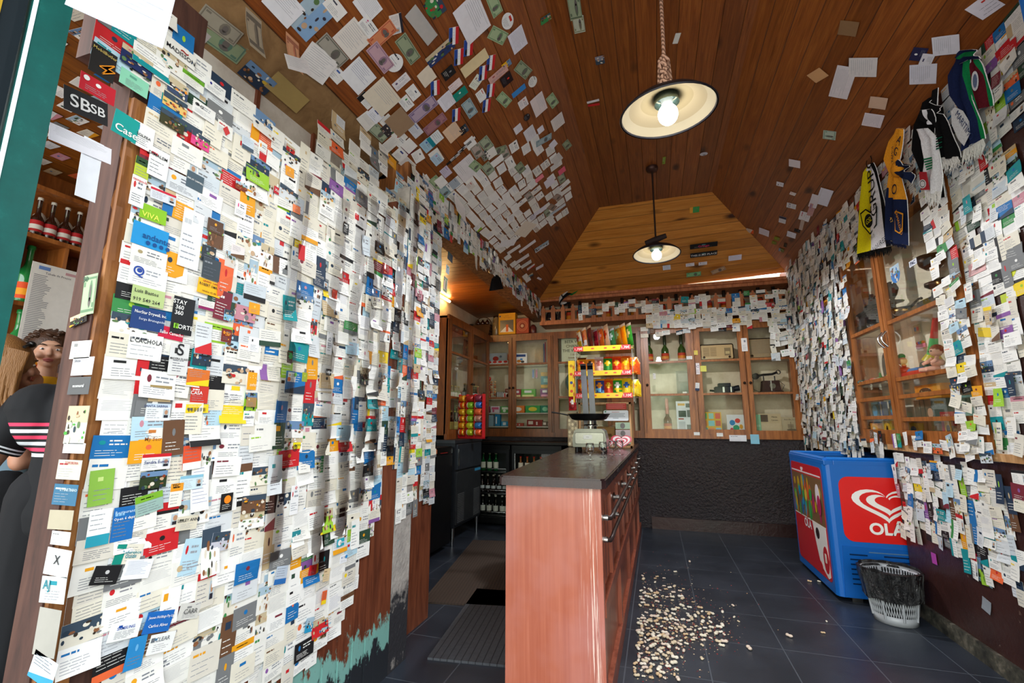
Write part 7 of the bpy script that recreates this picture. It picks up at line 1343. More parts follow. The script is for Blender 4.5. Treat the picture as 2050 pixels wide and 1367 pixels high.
many(LS, Z4, [
(200, 30, 130, 105, 0, 'note', '#eceef4', '#8a8e98', n_, 'white note half out of the picture'), (360, 95, 170, 120, 90, 'photo', '#8ab0d8', '#3a3440', 'photo_card', 'large photograph with blue and white figures'), (505, 45, 92, 60, 0, 'text', Wh, '#4a4e5a', 'business_card', 'white card right of the large photograph'),
(610, 230, 130, 130, 0, 'note', '#eae4dc', '#8a7a70', n_, 'wide cream note above the grey banknote'), (700, 155, 86, 58, 0, 'text', W_, '#c83a6a', 'business_card', 'white card edged in magenta'), (700, 30, 110, 90, 0, 'note', '#eeeef2', '#8a8e98', n_, 'white note at the top edge'), (490, 300, 150, 68, 0, 'bill', '#a8a498', '#6a6a60', bn_, 'grey banknote'), (400, 375, 150, 130, 10, 'note', '#eceae8', '#8a8e98', n_, 'big blank torn sheet'), (505, 430, 100, 62, 0, 'text', W_, '#4a6ab0', 'business_card', 'white card with a small blue heading'), (645, 450, 140, 125, 0, 'note', '#eef0f4', '#3a4a8a', n_, 'white sheet with blue handwriting'),
(785, 205, 140, 66, 90, 'bill', '#d88a60', '#b85a40', bn_, 'orange banknote under the sticker'), (775, 340, 150, 68, 0, 'bill', *PBn, bn_, 'pink banknote with a portrait'), (860, 372, 90, 90, 0, 'text', '#f0f0f0', '#3a3a44', 'sticker', 'round white sticker with a shield'), (940, 292, 150, 66, 0, 'bill', *DBn, bn_, 'large green dollar bill'), (870, 140, 85, 60, -25, 'id', '#e8e0dc', '#2a2a34', 'business_card', 'card with a dark portrait'), (1020, 150, 190, 70, 6, 'note', '#b8b4b0', '#5a5f68', n_, 'narrow grey printed cutting'), (1130, 310, 165, 62, 90, 'photo', '#2a3a6a', '#c8ccd8', 'photo_card', 'dark blue landscape photograph'), (1095, 35, 110, 90, 0, 'photo', '#3a8a4a', '#c8242a', 'sticker', 'round red, white and green sticker'), (1320, 110, 200, 150, 0, 'note', '#eceaf0', '#a8aab0', n_, 'large white sheet'), (1455, 30, 110, 60, 0, 'bill', *GBn, bn_, 'green banknote at the top edge'), (1475, 210, 120, 66, 30, 'bill', *GBn, bn_, 'green banknote left of the oval sticker'),
(1530, 122, 90, 70, 0, 'text', '#f0f0f0', '#c8342a', 'sticker', 'round white sticker with a red and black fish'), (1335, 372, 170, 66, 90, 'blank', '#e0cca0', '#c8b080', n_, 'long blank cream slip'), (1180, 430, 60, 75, 0, 'solid', '#1c1c1e', '#8a8a8e', 'business_card', 'black card beside the cream slip'), (1220, 505, 80, 50, 90, 'text', '#ecdcdc', '#c88a8a', 'business_card', 'pinkish white card'), (1250, 555, 88, 55, 90, 'solid', '#0f8a7a', '#d0f0e8', 'business_card', 'teal card with a white ring'), (1345, 487, 60, 80, 20, 'text', '#e4e8d8', '#a02a2a', 'business_card', 'white card with red and green marks'), (1475, 440, 130, 50, 90, 'text', '#d8a8a0', '#a85a5a', 'business_card', 'long pinkish list card'), (1525, 380, 40, 60, 0, 'photo', '#f0b81c', '#3a6aa0', 'business_card', 'small yellow framed card'), (1525, 470, 75, 75, 0, 'solid', '#241418', '#e03a2a', 'business_card', 'dark square card with a glowing red centre'),
(1050, 450, 90, 85, 0, 'blank', '#e4d8c4', '#c8b8a0', n_, 'blank cream square'), (900, 485, 95, 52, 90, 'text', '#e8e4e8', '#6a5a7a', 'business_card', 'white card below the dollar bill'), (970, 548, 86, 58, 0, 'text', W_, '#1c2a4a', 'business_card', 'white card with a dark oval logo'), (930, 612, 86, 60, 0, 'text', W_, '#3a9a4a', 'business_card', 'white card with a green frog logo'), (1170, 600, 100, 90, 0, 'note', '#e8e6f0', '#8a8e98', n_, 'plain white square note'), (785, 575, 170, 140, 0, 'note', '#e6dcc8', '#5a5f68', n_, 'large cream handwritten sheet'), (690, 597, 92, 52, 0, 'band', W_, '#1c1c1e', 'business_card', 'white card with a black side'), (745, 680, 90, 62, 0, 'text', '#eef0f8', '#3a4a8a', 'business_card', 'white card with blue lines'),
(1030, 650, 175, 82, 90, 'bill', '#b8a4b8', '#7a6a90', bn_, 'purple banknote with two portraits'), (1100, 735, 150, 66, 90, 'bill', '#a87a80', '#8a5a70', bn_, 'dull pink banknote'), (1305, 642, 130, 66, 0, 'bill', *BBn, bn_, 'blue-green banknote'), (890, 725, 150, 120, 0, 'blank', '#a08468', '#8a6a50', n_, 'torn brown wrapping paper'), (1375, 567, 80, 55, 0, 'text', W_, '#c8342a', 'business_card', 'white card with a small red flag'), (1510, 590, 120, 60, 15, 'bill', *GBn, bn_, 'pale banknote with a blue star'), (1205, 785, 120, 100, 0, 'note', '#e8c8a8', '#b08a6a', n_, 'peach coloured note'), (1270, 770, 65, 60, 0, 'photo', '#1a1a20', '#4a4a5a', 'photo_card', 'dark picture card'), (820, 770, 80, 60, 0, 'photo', '#3a3438', '#b8a8a0', 'photo_card', 'photo card with pale faces'), (885, 832, 84, 60, 0, 'text', W_, '#a82a2a', 'business_card', 'white card with a red emblem'), (940, 887, 80, 55, 0, 'solid', '#6a1c28', '#c8a0a0', 'business_card', 'dark wine red card'), (1100, 820, 85, 90, 0, 'band', '#e8eef0', '#1a8a9a', 'business_card', 'white and teal card'),
(985, 775, 92, 62, 0, 'text', '#d8dce4', '#4a6ab0', 'business_card', 'first card of a long taped strip'), (1050, 865, 92, 62, 0, 'text', '#a8d0e4', '#4a6ab0', 'business_card', 'pale blue card of a long taped strip'), (1110, 945, 92, 62, 0, 'text', '#b8d4e8', '#c88ab0', 'business_card', 'pale blue and pink card of a taped strip'), (1165, 1020, 92, 62, 0, 'text', '#d0c8dc', '#8a6ab0', 'business_card', 'lilac card of a taped strip'), (1215, 1090, 92, 66, 0, 'text', '#b0bcc8', '#6a7a8a', 'business_card', 'grey-blue card closing the taped strip'),
(1290, 1000, 200, 150, 0, 'note', '#e8e4e6', '#8a8e98', n_, 'large crumpled white sheet'), (1340, 985, 110, 64, 10, 'bill', *GBn, bn_, 'green banknote with a face, mid slope'), (1400, 922, 90, 60, 0, 'photo', '#8a8a80', '#4a4a44', 'photo_card', 'grey picture card'), (1465, 900, 150, 66, 60, 'bill', *DBn, bn_, 'creased dollar bill beside the foil'), (1308, 1107, 80, 66, 0, 'text', '#e4dcd4', '#c83a2a', 'business_card', 'white card with a red frame'), (1110, 1085, 130, 66, 0, 'bill', *GBn, bn_, 'green banknote by the slope foot'), (1160, 1140, 130, 66, 0, 'bill', *BBn, bn_, 'blue banknote by the slope foot')], 'left ceiling slope')
for k, (x, y) in enumerate(((1210, 210), (1240, 335), (1297, 280), (1430, 370), (1385, 430), (1100, 520), (1225, 680), (1430, 535), (1405, 625))): pc(LS, *Z4(x, y), 55, 84, 60, 'flag', '#e8e8ec', '#2a4a9a', f"blue, white and red card with a black figure, {['topmost', 'second', 'third', 'fourth', 'fifth', 'sixth', 'eighth', 'seventh', 'ninth'][k]} of nine on the left ceiling slope", None, lift=.006)
for k in range(6): pc(LS, *Z4(1195+k*23, 955-k*24), 20, 75, 0, 'blank', ('#1c1c1e', '#e8e8e8')[k % 2], Rd, f"{('black', 'white')[k % 2]} narrow card, {['lowest', 'second', 'third', 'fourth', 'fifth', 'highest'][k]} of a striped row, left ceiling slope", None, lift=.006)
many(LS, Z1, [(122, 270, 130, 95, 0, 'note', '#e4e2ee', '#8a8e98', n_, 'white sheet under the oval fish sticker'), (158, 475, 130, 66, 20, 'bill', *DBn, bn_, 'folded dollar bill'), (225, 557, 80, 62, 0, 'text', '#e8e8e4', '#4a4a3a', 'sticker', 'round pale sticker with an insect'), (130, 620, 100, 40, 90, 'blank', '#3a8ad0', W_, 'sticker', 'blue bumper sticker'), (160, 705, 75, 65, 0, 'text', '#ece4e4', '#c88a8a', 'business_card', 'small white card with a pink corner'), (265, 712, 165, 100, 0, 'note', '#e8dcdc', '#a87a7a', n_, 'large pinkish lined sheet'), (360, 687, 125, 60, 10, 'bill', *GBn, bn_, 'green banknote nearest the ridge'), (185, 800, 60, 50, 0, 'text', '#2a2428', '#8a8a8e', 'sticker', 'small round dark sticker'), (395, 830, 125, 100, 0, 'note', '#e8e0dc', '#a89a98', n_, 'cream white note near the ridge'), (205, 910, 120, 85, 0, 'note', '#e4e2e8', '#4a4a54', n_, 'note with dark handwriting'), (280, 885, 60, 50, 0, 'blank', '#e8e8f4', '#a8a8b8', n_, 'tiny blank square'), (125, 880, 70, 60, 0, 'note', '#e8e6ee', '#8a8e98', n_, 'small note left of the handwritten one'), (300, 955, 135, 60, 75, 'bill', *BBn, bn_, 'bluish banknote with a portrait oval'), (460, 990, 110, 58, 10, 'bill', *DBn, bn_, 'lone dollar bill on bare boards'), (365, 985, 75, 60, 10, 'blank', '#e8e8f4', '#a8a8b8', n_, 'small torn white note'), (390, 1085, 105, 85, 10, 'note', '#dcd8d4', '#8a8e98', n_, 'wavy edged note'), (425, 1167, 72, 68, 0, 'blank', '#ee6a88', '#c84a68', n_, 'bright pink sticky note, right one'), (270, 1217, 80, 46, 90, 'blank', '#f08a98', '#c84a68', n_, 'salmon pink sticky note, left one'), (340, 1243, 110, 95, 0, 'blank', '#e8e4f0', '#a8a8b8', n_, 'square white note between pink ones'), (140, 1147, 120, 66, 5, 'bill', *DBn, bn_, 'dark dollar bill left of the pink notes'), (325, 118, 90, 40, 80, 'photo', '#3a8a4a', '#c8342a', 'sticker', 'narrow green and red sticker')], 'left ceiling slope')
many(LS, ZA, [(1450, 75, 130, 60, 20, 'bill', '#a8948a', '#8a746a', bn_, 'brownish banknote, far right'), (1390, 180, 130, 62, 20, 'bill', '#a08a7a', '#7a6458', bn_, 'brown banknote pair, lower one'), (1450, 205, 180, 45, 85, 'text', '#d4dce4', '#4aa0c0', 'business_card', 'long strip with a light blue end'), (1265, 215, 130, 62, 80, 'blank', '#e4e2ee', '#a8a8b8', n_, 'white slip'), (1190, 282, 90, 66, 10, 'text', '#d8d4e0', '#4a4a8a', 'sticker', 'round-cornered lilac sticker'), (1250, 395, 95, 90, 5, 'blank', '#cfc0b0', '#b0a090', n_, 'beige square note'), (1110, 410, 200, 170, 20, 'blank', '#eae0d0', '#c8b8a0', n_, 'big cream sheet hanging loose'), (1285, 595, 170, 90, 80, 'photo', '#d8dce4', '#3a3a3a', 'photo_card', 'white leaflet with a dark photo'), (1130, 590, 200, 50, 85, 'blank', '#e8e4e8', '#a8a8b8', n_, 'long curling white slip'), (990, 625, 150, 50, 80, 'blank', '#e4e0e0', '#a8a8b8', n_, 'plain white slip'), (1080, 722, 160, 60, 80, 'blank', '#e2dee0', '#a8a8b8', n_, 'two joined white slips'), (1120, 780, 130, 66, 80, 'note', '#dcdcd8', '#8a8e98', n_, 'curved white slip'), (1170, 812, 100, 60, 80, 'band', '#e8e4e8', '#c8242a', 'business_card', 'red edged card'), (1160, 900, 80, 60, 80, 'photo', '#3a8ab0', '#1c2a4a', 'photo_card', 'blue picture card'), (1260, 808, 100, 60, 70, 'blank', '#e0dce4', '#a8a8b8', n_, 'small white slip near the cap'), (1258, 930, 120, 25, 10, 'blank', '#e0dce8', '#a8a8b8', n_, 'narrow dangling strip'), (610, 402, 60, 90, 85, 'band', W_, '#9ac83a', 'business_card', 'white and lime green card'), (925, 555, 200, 90, 40, 'blank', '#eeeef2', '#c8c8d0', n_, 'large folded white paper hanging down')], 'far left slope')
pc(Frame((-1.30, 0, 0), Y3, Z3, X3), *ZA(392, 212), 190, 150, -8, 'blank', '#eceaea', '#c8c8c8', 'large blank white sheet hanging over the beam', 'sheet over beam', name=n_, curl=.03, lift=.02)
many(FL, Z1, [(515, 50, 66, 150, 2, 'bill', *DBn, bn_, 'dollar bill taped to the flat boards'), (543, 165, 62, 110, 2, 'bill', '#b8bca8', '#8a8a6a', bn_, 'greyish five euro note'), (687, 408, 55, 65, 0, 'photo', '#8a8a9a', '#e8a03a', 'photo_card', 'small grey and orange card'), (640, 690, 85, 24, -4, 'blank', '#e8e8ec', W_, n_, 'white flap over a red card'), (645, 712, 80, 22, 4, 'blank', '#c8242a', W_, 'business_card', 'red strip card'), (1212, 258, 30, 75, 12, 'blank', '#e4e4dc', '#9ac83a', n_, 'small crumpled white scrap'), (1125, 1095, 24, 110, 2, 'text', '#8aa03a', '#5a6a2a', 'sticker', 'narrow green label'), (1397, 1050, 62, 50, 8, 'text', '#d0d0d8', '#1c2a4a', 'sticker', 'round blue-white sticker')], 'flat wooden ceiling')
many(RS, Z2, [(680, 190, 85, 85, -10, 'blank', '#8a6a4a', '#b8a080', n_, 'brown transparent scrap'), (780, 455, 130, 130, -20, 'note', '#e0dcdc', '#a8a8a8', n_, 'square white note'), (1350, 302, 110, 100, -30, 'note', '#e6e6f0', '#a8a8b8', n_, 'white note nearest the door'), (1160, 368, 80, 60, -10, 'solid', '#26284e', '#26284e', 'business_card', 'dark navy card'), (1218, 402, 70, 50, -10, 'text', '#e8e8f0', '#4a4a6a', 'business_card', 'small white card touching the navy card'), (1190, 505, 130, 110, -25, 'note', '#e4e4f0', '#a8a8b8', n_, 'white note below the navy card'), (640, 562, 240, 100, -8, 'note', '#e2dce0', '#8a8e98', n_, 'long large white sheet'), (470, 512, 90, 75, 30, 'blank', '#d0a070', '#b08050', n_, 'tan triangle of paper'), (885, 697, 90, 85, -15, 'blank', '#d8b8a0', '#b89880', n_, 'peach coloured square'), (847, 820, 110, 100, -12, 'note', '#e8e0e8', '#b0a8b8', n_, 'pinkish white note by the scarves'), (550, 922, 85, 75, -15, 'bill', '#b8c8b8', '#7a9a88', bn_, 'small folded green banknote'), (312, 1115, 90, 80, -15, 'blank', '#e4dce0', '#b8b0b8', n_, 'white torn note'), (212, 1257, 60, 55, -10, 'text', '#e0e0e8', '#1c1c3a', 'sticker', 'small sticker with a dark figure'), (300, 1322, 45, 45, 0, 'text', '#e8e0e0', '#c8342a', 'business_card', 'tiny card with a red mark'), (1615, 40, 90, 90, 20, 'text', '#e8e4f0', '#c8342a', 'business_card', 'white card with a red circle, top right')], 'right ceiling slope')
many(RS, ZB, [(1060, 85, 240, 90, -8, 'note', '#e4e6f4', '#b8bcc8', n_, 'long lined sheet at the slope foot'), (935, 135, 200, 60, -8, 'blank', '#e4e0e8', '#b8b8c8', n_, 'long white slip'), (900, 242, 200, 45, -8, 'text', '#c89a98', '#3a4ac0', 'business_card', 'long pinkish strip with a blue end'), (815, 328, 150, 85, -8, 'text', '#e8e8ec', '#b82a4a', 'business_card', 'white card with a small red sail'), (650, 195, 80, 75, -10, 'text', '#dcdce0', '#5a5a6a', 'sticker', 'pale square sticker with a ring'), (540, 368, 120, 60, -10, 'band', '#dcdce4', '#2a2c44', 'business_card', 'white card with a black block'), (780, 432, 190, 30, -10, 'note', '#c8b4a8', '#6a5a5a', n_, 'narrow beige strip'), (722, 502, 60, 50, -10, 'solid', '#18181c', '#2a2a2e', 'business_card', 'small black square'), (652, 552, 110, 80, -10, 'note', '#e2e4f0', '#8a8e98', n_, 'white note beside the black square'), (312, 520, 130, 100, -10, 'note', '#dcd8e4', '#8a8e98', n_, 'white handwritten note at the far end'), (135, 507, 85, 75, -10, 'band', '#dcc8b8', '#e8602a', 'business_card', 'white and orange card at the far end'), (470, 600, 70, 50, -5, 'solid', '#7a8a1c', '#a8b83a', 'business_card', 'olive card, upper of two'), (435, 655, 70, 45, -5, 'solid', '#6a7a1c', '#98a83a', 'business_card', 'olive card, lower of two'), (575, 682, 90, 28, -10, 'solid', '#181a14', '#3a3c34', 'business_card', 'black strip card'), (525, 745, 75, 50, -10, 'photo', '#6a7a3a', '#c8c8a0', 'photo_card', 'small greenish picture card')], 'right ceiling slope')
many(GB, Z3c, [(1265, 408, 90, 70, 0, 'band', '#3a9a4a', '#e8a03a', 'sticker', 'small green and orange sticker'), (1542, 735, 130, 75, 3, 'note', '#e0dcec', '#8a8e98', n_, 'white note'), (1235, 783, 90, 48, 3, 'text', '#ece8f0', '#2a4a9a', 'business_card', 'white card left of its twin'), (1322, 775, 88, 46, 3, 'text', '#ece8f0', '#2a4a9a', 'business_card', 'white card with a blue star, right twin'), (1260, 850, 155, 66, 3, 'bill', '#8ac08a', '#4a8a5a', bn_, 'bright green banknote'), (1428, 822, 150, 62, 25, 'bill', '#b89a7a', '#8a6a5a', bn_, 'brown banknote set askew'), (1075, 803, 85, 70, 3, 'note', '#dce4f4', '#8a9ab8', n_, 'pale note beside the lamp')], 'back ceiling slope')
for y, tx, ac, nm in ((652, 'Gringo', '#d83a6a', 'upper'), (712, 'THIS IS MY PLACE', '#e8e8e8', 'lower')): pc(GB, *Z3c(1328, y), 275, 66, 2, 'solid', '#16181c', '#4a8a8a', f'{nm} of two long black banner stickers on the back ceiling slope', None, name='banner_sticker', lift=.003, txt=((tx, .5, .45, .04, ac),))
# big sheet pinned near the top left, and other distinct larger papers
pc(Frame((-1.0, 0, 0), Vector((.55, .85, 0)), Z3, Vector((.85, -.55, 0))), 250, 0, 112, 118, -3, 'note', '#b4b7c6', '#a8acb8', 'large blank white sheet hanging at the top left beside the green jamb', 'big top left sheet', name=n_, lift=0, curl=.01)
many(LT, ID, [(160, 290, 120, 40, 4, 'note', '#e8e8f0', '#8a8e98', n_, 'white lined slip beside the green jamb'), (176, 340, 40, 150, 0, 'blank', '#e8ecf4', '#c8ccd4', n_, 'long white strip hanging at the left edge'), (595, 130, 130, 50, 30, 'note', '#dcd8dc', '#a8a8b0', n_, 'curling white sheet under the soffit'), (230, 915, 52, 150, 4, 'note', '#f2f2f4', '#a8b0c0', n_, 'long curling receipt roll'), (205, 975, 60, 40, 30, 'note', '#f0f0f6', '#3a4a8a', n_, 'folded note sticking out'), (742, 940, 42, 100, -4, 'note', '#f4f4f6', '#c8ccd8', n_, 'long hanging white note'), (757, 880, 30, 90, 0, 'blank', '#e8e8e6', '#c8c8c8', n_, 'tall crumpled pale note')], 'left card wall')
many(SO, ID, [(440, 80, 190, 80, 6, 'bill', '#8a9a7a', '#5a7a6a', bn_, 'dim green banknote'), (370, 35, 190, 110, 0, 'blank', '#b8b0b0', '#a09898', n_, 'large grey sheet'), (440, 50, 150, 66, 6, 'bill', '#a09a8a', '#7a7468', bn_, 'grey banknote'), (515, 155, 140, 80, 0, 'photo', '#26344a', '#c8a83a', 'business_card', 'navy card with a yellow figure'), (575, 185, 190, 90, 0, 'blank', '#a8905a', '#3a5a3a', n_, 'faded tan sheet')], 'wooden soffit')
pc(Frame((-1.36, 0, 0), Y3, Z3, X3), 580, 110, 70, 150, 4, 'bill', '#d8a078', '#a86a50', 'orange banknote hanging from the soffit edge', None, name=bn_, curl=.03); pc(Frame((-1.36, 0, 0), Y3, Z3, X3), 500, 70, 70, 160, 4, 'bill', '#a89c88', '#6a6258', 'grey brown banknote hanging from the soffit edge', None, name=bn_, curl=.03)
for k, (x, y, b2, w, h) in enumerate(((900, 475, '#c8382a', 40, 80), (898, 515, '#3a4250', 80, 60), (893, 540, '#b8c8d8', 50, 60), (888, 570, '#c8b0a0', 60, 110))): pc(Frame((-1.33, 0, 0), Y3, Z3, X3), x, y, w, h, -6, ('band', 'text', 'text', 'bill')[k], b2, '#3a8a4a', ['red and green card, top of the chain dangling from the beam', 'dark card, second of the dangling chain under the beam', 'light blue card, third of the dangling chain under the beam', 'pinkish banknote, end of the dangling chain under the beam'][k], None, name=bn_ if k == 3 else 'business_card')
# distinct ones on the right wall and back
many(RT, ID, [(1970, 200, 100, 120, 0, 'note', '#e0e0de', '#a8a8a8', n_, 'large pale sheet by the navy scarf'), (1950, 355, 150, 180, 0, 'note', '#dcdad2', '#4a4a4a', n_, 'torn sheet with handwriting right of the black scarf'), (1925, 470, 210, 120, 0, 'text', '#dedcd8', '#8a8e98', n_, 'printed form taped above the cupboard'), (1960, 535, 120, 60, 0, 'text', '#e0b0b0', '#c88a8a', n_, 'pink printed form above the cupboard'), (1990, 425, 60, 60, 0, 'solid', '#c8202c', W_, 'business_card', 'bright red square card above the cupboard'), (1985, 375, 60, 80, 0, 'text', '#a8d4d8', '#3a6a8a', 'business_card', 'pale turquoise card on a hanging strip'), (2020, 545, 90, 60, 0, 'text', '#d8e03a', '#6a8a2a', 'business_card', 'yellow-green round-cornered card'), (1975, 575, 80, 34, -12, 'blank', '#1c7ab8', W_, 'business_card', 'blue slanted card'), (2020, 600, 80, 60, 0, 'solid', '#b8c83a', '#e0e83a', 'business_card', 'lime green card'), (1985, 645, 90, 55, 4, 'solid', '#2a5a34', '#c8402a', 'business_card', 'dark green card with red lettering'), (1975, 665, 90, 44, -12, 'blank', '#e8c83a', '#3a6a9a', 'business_card', 'yellow voucher card'), (2030, 680, 80, 50, 0, 'band', '#e8e8e8', '#e0307a', 'business_card', 'white card with pink bands'), (2020, 765, 90, 60, 0, 'band', '#e8ecf0', '#1c4a7a', 'business_card', 'white card headed with dark blue'), (1968, 1010, 60, 40, 0, 'solid', '#b81c28', W_, 'business_card', 'red card on the lower wall'), (1968, 985, 60, 44, 0, 'photo', '#3aa0d8', '#c8e8f8', 'business_card', 'bright blue card on the lower wall'), (1968, 1035, 60, 44, 0, 'solid', '#3a3e44', W_, 'business_card', 'charcoal card on the lower wall'), (1965, 1125, 60, 80, 30, 'blank', '#c81c40', W_, n_, 'crimson sheet hanging askew'), (1872, 1118, 50, 60, 0, 'blank', '#b048a8', W_, 'business_card', 'magenta card at the lower edge'), (1822, 1010, 60, 130, 6, 'blank', '#e8e4de', '#c8c4be', n_, 'long white strip on the wall corner'), (1978, 1212, 60, 60, -12, 'blank', '#8a9098', '#c8ccd0', n_, 'dull grey taped paper on the bare brown wall'), (2035, 1175, 50, 90, 0, 'band', '#dce0e8', '#26305a', 'business_card', 'white and navy card at the right edge'), (1880, 925, 60, 150, 0, 'note', '#e4e8ec', '#8a8e98', n_, 'long white slip hanging below the cupboard ledge')], 'right wall')
many(FB, ID, [(1395, 868, 62, 34, 0, 'note', W_, '#1c1c1e', n_, 'white slip with a scribble under the cabinets, left one'), (1441, 870, 64, 38, 0, 'note', W_, '#1c1c1e', n_, 'white slip with a scribble under the cabinets, middle one'), (1477, 877, 170, 66, 0, 'text', '#e4e4ea', '#8a8e98', n_, 'long white card under the cabinets'), (1511, 879, 85, 100, 0, 'note', '#8ac8e0', '#3a6a9a', n_, 'light blue note under the cabinets'), (1408, 738, 64, 66, 0, 'blank', '#e0dc6a', '#a8a83a', n_, 'yellow sticky note on the cabinet post'), (1380, 716, 64, 38, 0, 'text', W_, '#8a8e98', 'business_card', 'white card on the cabinet post'), (1393, 706, 40, 52, 0, 'text', '#e8d05a', '#c8342a', 'business_card', 'yellow card on the cabinet post'), (1397, 738, 40, 130, 0, 'text', '#ece4e8', '#8a6a8a', 'business_card', 'column of pale cards on the cabinet post'), (1396, 774, 44, 90, -6, 'band', '#e4e4e4', '#2a3a5a', 'business_card', 'white and dark tag on the cabinet post'), (1490, 690, 60, 150, 0, 'text', '#e8e4e4', '#8a8e98', 'business_card', 'strip of white cards between the radios'), (1310, 753, 30, 66, 0, 'text', '#e8e4e0', '#8a8e98', 'business_card', 'tiny white tag on the narrow cabinet post')], 'back wall')
pc(RT, 1973, 1164, 110, 40, -6, 'blank', '#3a2420', '#5ab0e0', 'light blue lettered sticker low on the right wall', None, name='sticker', lift=.002, txt=(('encana.', .5, .6, .05, '#a8d8f0'),))
pc(CB, 1800, 548, 110, 110, 0, 'photo', '#3a7ac0', '#4a4a3a', 'round picture of a church against blue sky on the cupboard frame', None, name='sticker', rd=True, lift=.02); pc(RT, 1840, 525, 80, 34, 0, 'blank', '#dce0ec', '#26305a', 'white card with big navy letters above the cupboard', None, lift=.03, txt=(('PAC', .5, .5, .03, '#26305a'),))
pc(RT, 1765, 905, 130, 120, 0, 'text', '#dcdad4', '#a8a49c', 'round white plate-like card above the freezer', None, name='sticker', rd=True, lift=.012)

for k, y in enumerate((.93, 1.09, 1.25, 1.46, 1.62, 1.80)): bottle((-1.46, y, 2.031), .27+.02*(k % 2), .038, '#171310', '#6a5a3a', 'dark wine bottle in the gap above the card wall, '+['leftmost', 'second', 'third', 'fourth', 'fifth', 'rightmost'][k]+' of six', 'wine bottles above the card wall', foil=('#1a1412', '#2a1010')[k % 2])
for k, (y, z0, z1) in enumerate(((1.28, .7, 2.1), (1.5, .6, 2.1), (1.63, .7, 2.2), (1.74, .8, 2.2), (1.84, .9, 2.2), (1.98, 1.0, 2.3), (2.12, .9, 2.4))):
    mb = MB(); mb.grid(lambda a, b_: LT.P(y+.075*(a-.5)+.01*math.sin(b_*7+k), z0+(z1-z0)*b_, .017+.006*math.sin(b_*31+k*2)+.004*math.sin(a*5)), 2, 24, 'cellophane'); tagit(mb.build('clear_sleeve'), 'clear glossy plastic sleeve hanging over the cards, '+['first', 'second', 'third', 'fourth', 'fifth', 'sixth', 'seventh'][k]+' from the left', 'plastic sleeve', 'clear sleeves over the left card wall')
# --- build: labelled one by one; the smallest business cards and notes beyond 300 become one piece each
ANCH = [(1735, 420, 'yellow and white scarf'), (1800, 380, 'orange scarf'), (1870, 290, 'black scarf'), (1940, 190, 'navy scarf'), (1770, 700, 'cupboard handles'), (1700, 1050, 'freezer'), (1790, 1180, 'waste basket'), (1560, 620, 'back right corner'), (1315, 610, 'crisp rack'), (1430, 700, 'cream radio'), (1160, 585, 'cap'), (1340, 215, 'near lamp'), (1000, 520, 'white discs'), (845, 700, 'doorway post'), (820, 1250, 'plaster pier foot'), (1990, 900, 'cupboard ledge'), (2040, 150, 'blue jamb'), (1640, 780, 'cupboard left side'), (1700, 560, 'cupboard top corner'), (1950, 750, 'cupboard right frame'), (1530, 690, 'antique telephone')]+[(s['px'][0], s['px'][1], s['short']) for s in SPECS if s['short'] and s['px'][0] > 0]
def where(S, skip=0):
    x, y = S['px']; L = sorted(ANCH, key=lambda a: (a[0]-x)**2+(a[1]-y)**2); L = [a for a in L if abs(a[0]-x)+abs(a[1]-y) > 4][skip]
    dx, dy = x-L[0], y-L[1]; d = math.hypot(dx, dy)
    v = ('below' if dy > 0 else 'above') if abs(dy) > 12 else ''; h_ = ('right of' if dx > 0 else 'left of') if abs(dx) > 12 else ''
    rel = (v+' and '+h_) if v and h_ and min(abs(dx), abs(dy)) > .4*max(abs(dx), abs(dy)) else (v if abs(dy) >= abs(dx) else h_) or 'over'
    return ('just ' if d < 40 else 'well ' if d > 110 else '')+rel+' the '+L[2]
FEAT = dict(text='logo and text', band='band', solid='mark', note='handwriting', photo='picture', bill='print', id='portrait stripe', blank='surface', bar='barcode', flag='block')
CUTL = lambda t: t if len(t.split()) <= 16 else ' '.join(t.rsplit(', ', 1)[0].split()[:16])
used = set(); inds = []; rest = []
cnt = {}
for S in sorted(SPECS, key=lambda s: -(s['area']+(1e6 if s['label'] else 0))):
    if S['area'] < 3 and not S['label']: continue
    k = S['name']; cnt[k] = cnt.get(k, 0)+1
    (inds if cnt[k] <= 300 else rest).append(S)
SHAPE = lambda S: 'tall ' if S['h'] > S['w']*1.25 else 'square ' if S['h'] > S['w']*.85 else ''
for S in inds:
    if S['label']: S['label'] = CUTL(S['label'])
    else:
        bc_, ac_ = CN.get(S['base'], 'pale'), CN.get(S['acc'], 'grey'); noun = {'business_card': 'card', 'paper_note': 'note', 'photo_card': 'picture card', 'banknote': 'banknote'}.get(S['name'], S['name'].replace('_', ' '))
        cands = []
        for sk in (0, 1, 2):
            for shp in ('', SHAPE(S)):
                for ft in (f" with {ac_} {FEAT[S['kind']]}", f" with {ac_} details"): cands.append(shp+bc_+' '+noun+(ft if S['kind'] != 'blank' else '')+' '+where(S, sk))
        cands = [c for c in cands if len(c.split()) <= 16]; free = [c for c in cands if c not in used]
        S['label'] = (free or cands or [bc_+' '+noun])[0]
        if not free: S['group'] = 'look-alike '+noun+'s '+where(S)
    used.add(S['label'])
    mb = MB(); draw_card(mb, S); tagit(mb.build(S['name'], origin=S['c']), S['label'], {'business_card': 'card', 'paper_note': 'note', 'photo_card': 'picture', 'banner_sticker': 'sticker'}.get(S['name'], S['name']), S['group'] or {'business_card': 'business cards stuck on the walls and ceiling', 'paper_note': 'paper notes stuck on the walls and ceiling', 'banknote': 'banknotes stuck up in the bar', 'photo_card': 'picture cards stuck on the walls', 'sticker': 'stickers on walls and ceiling', 'banner_sticker': 'black banner stickers'}[S['name']])
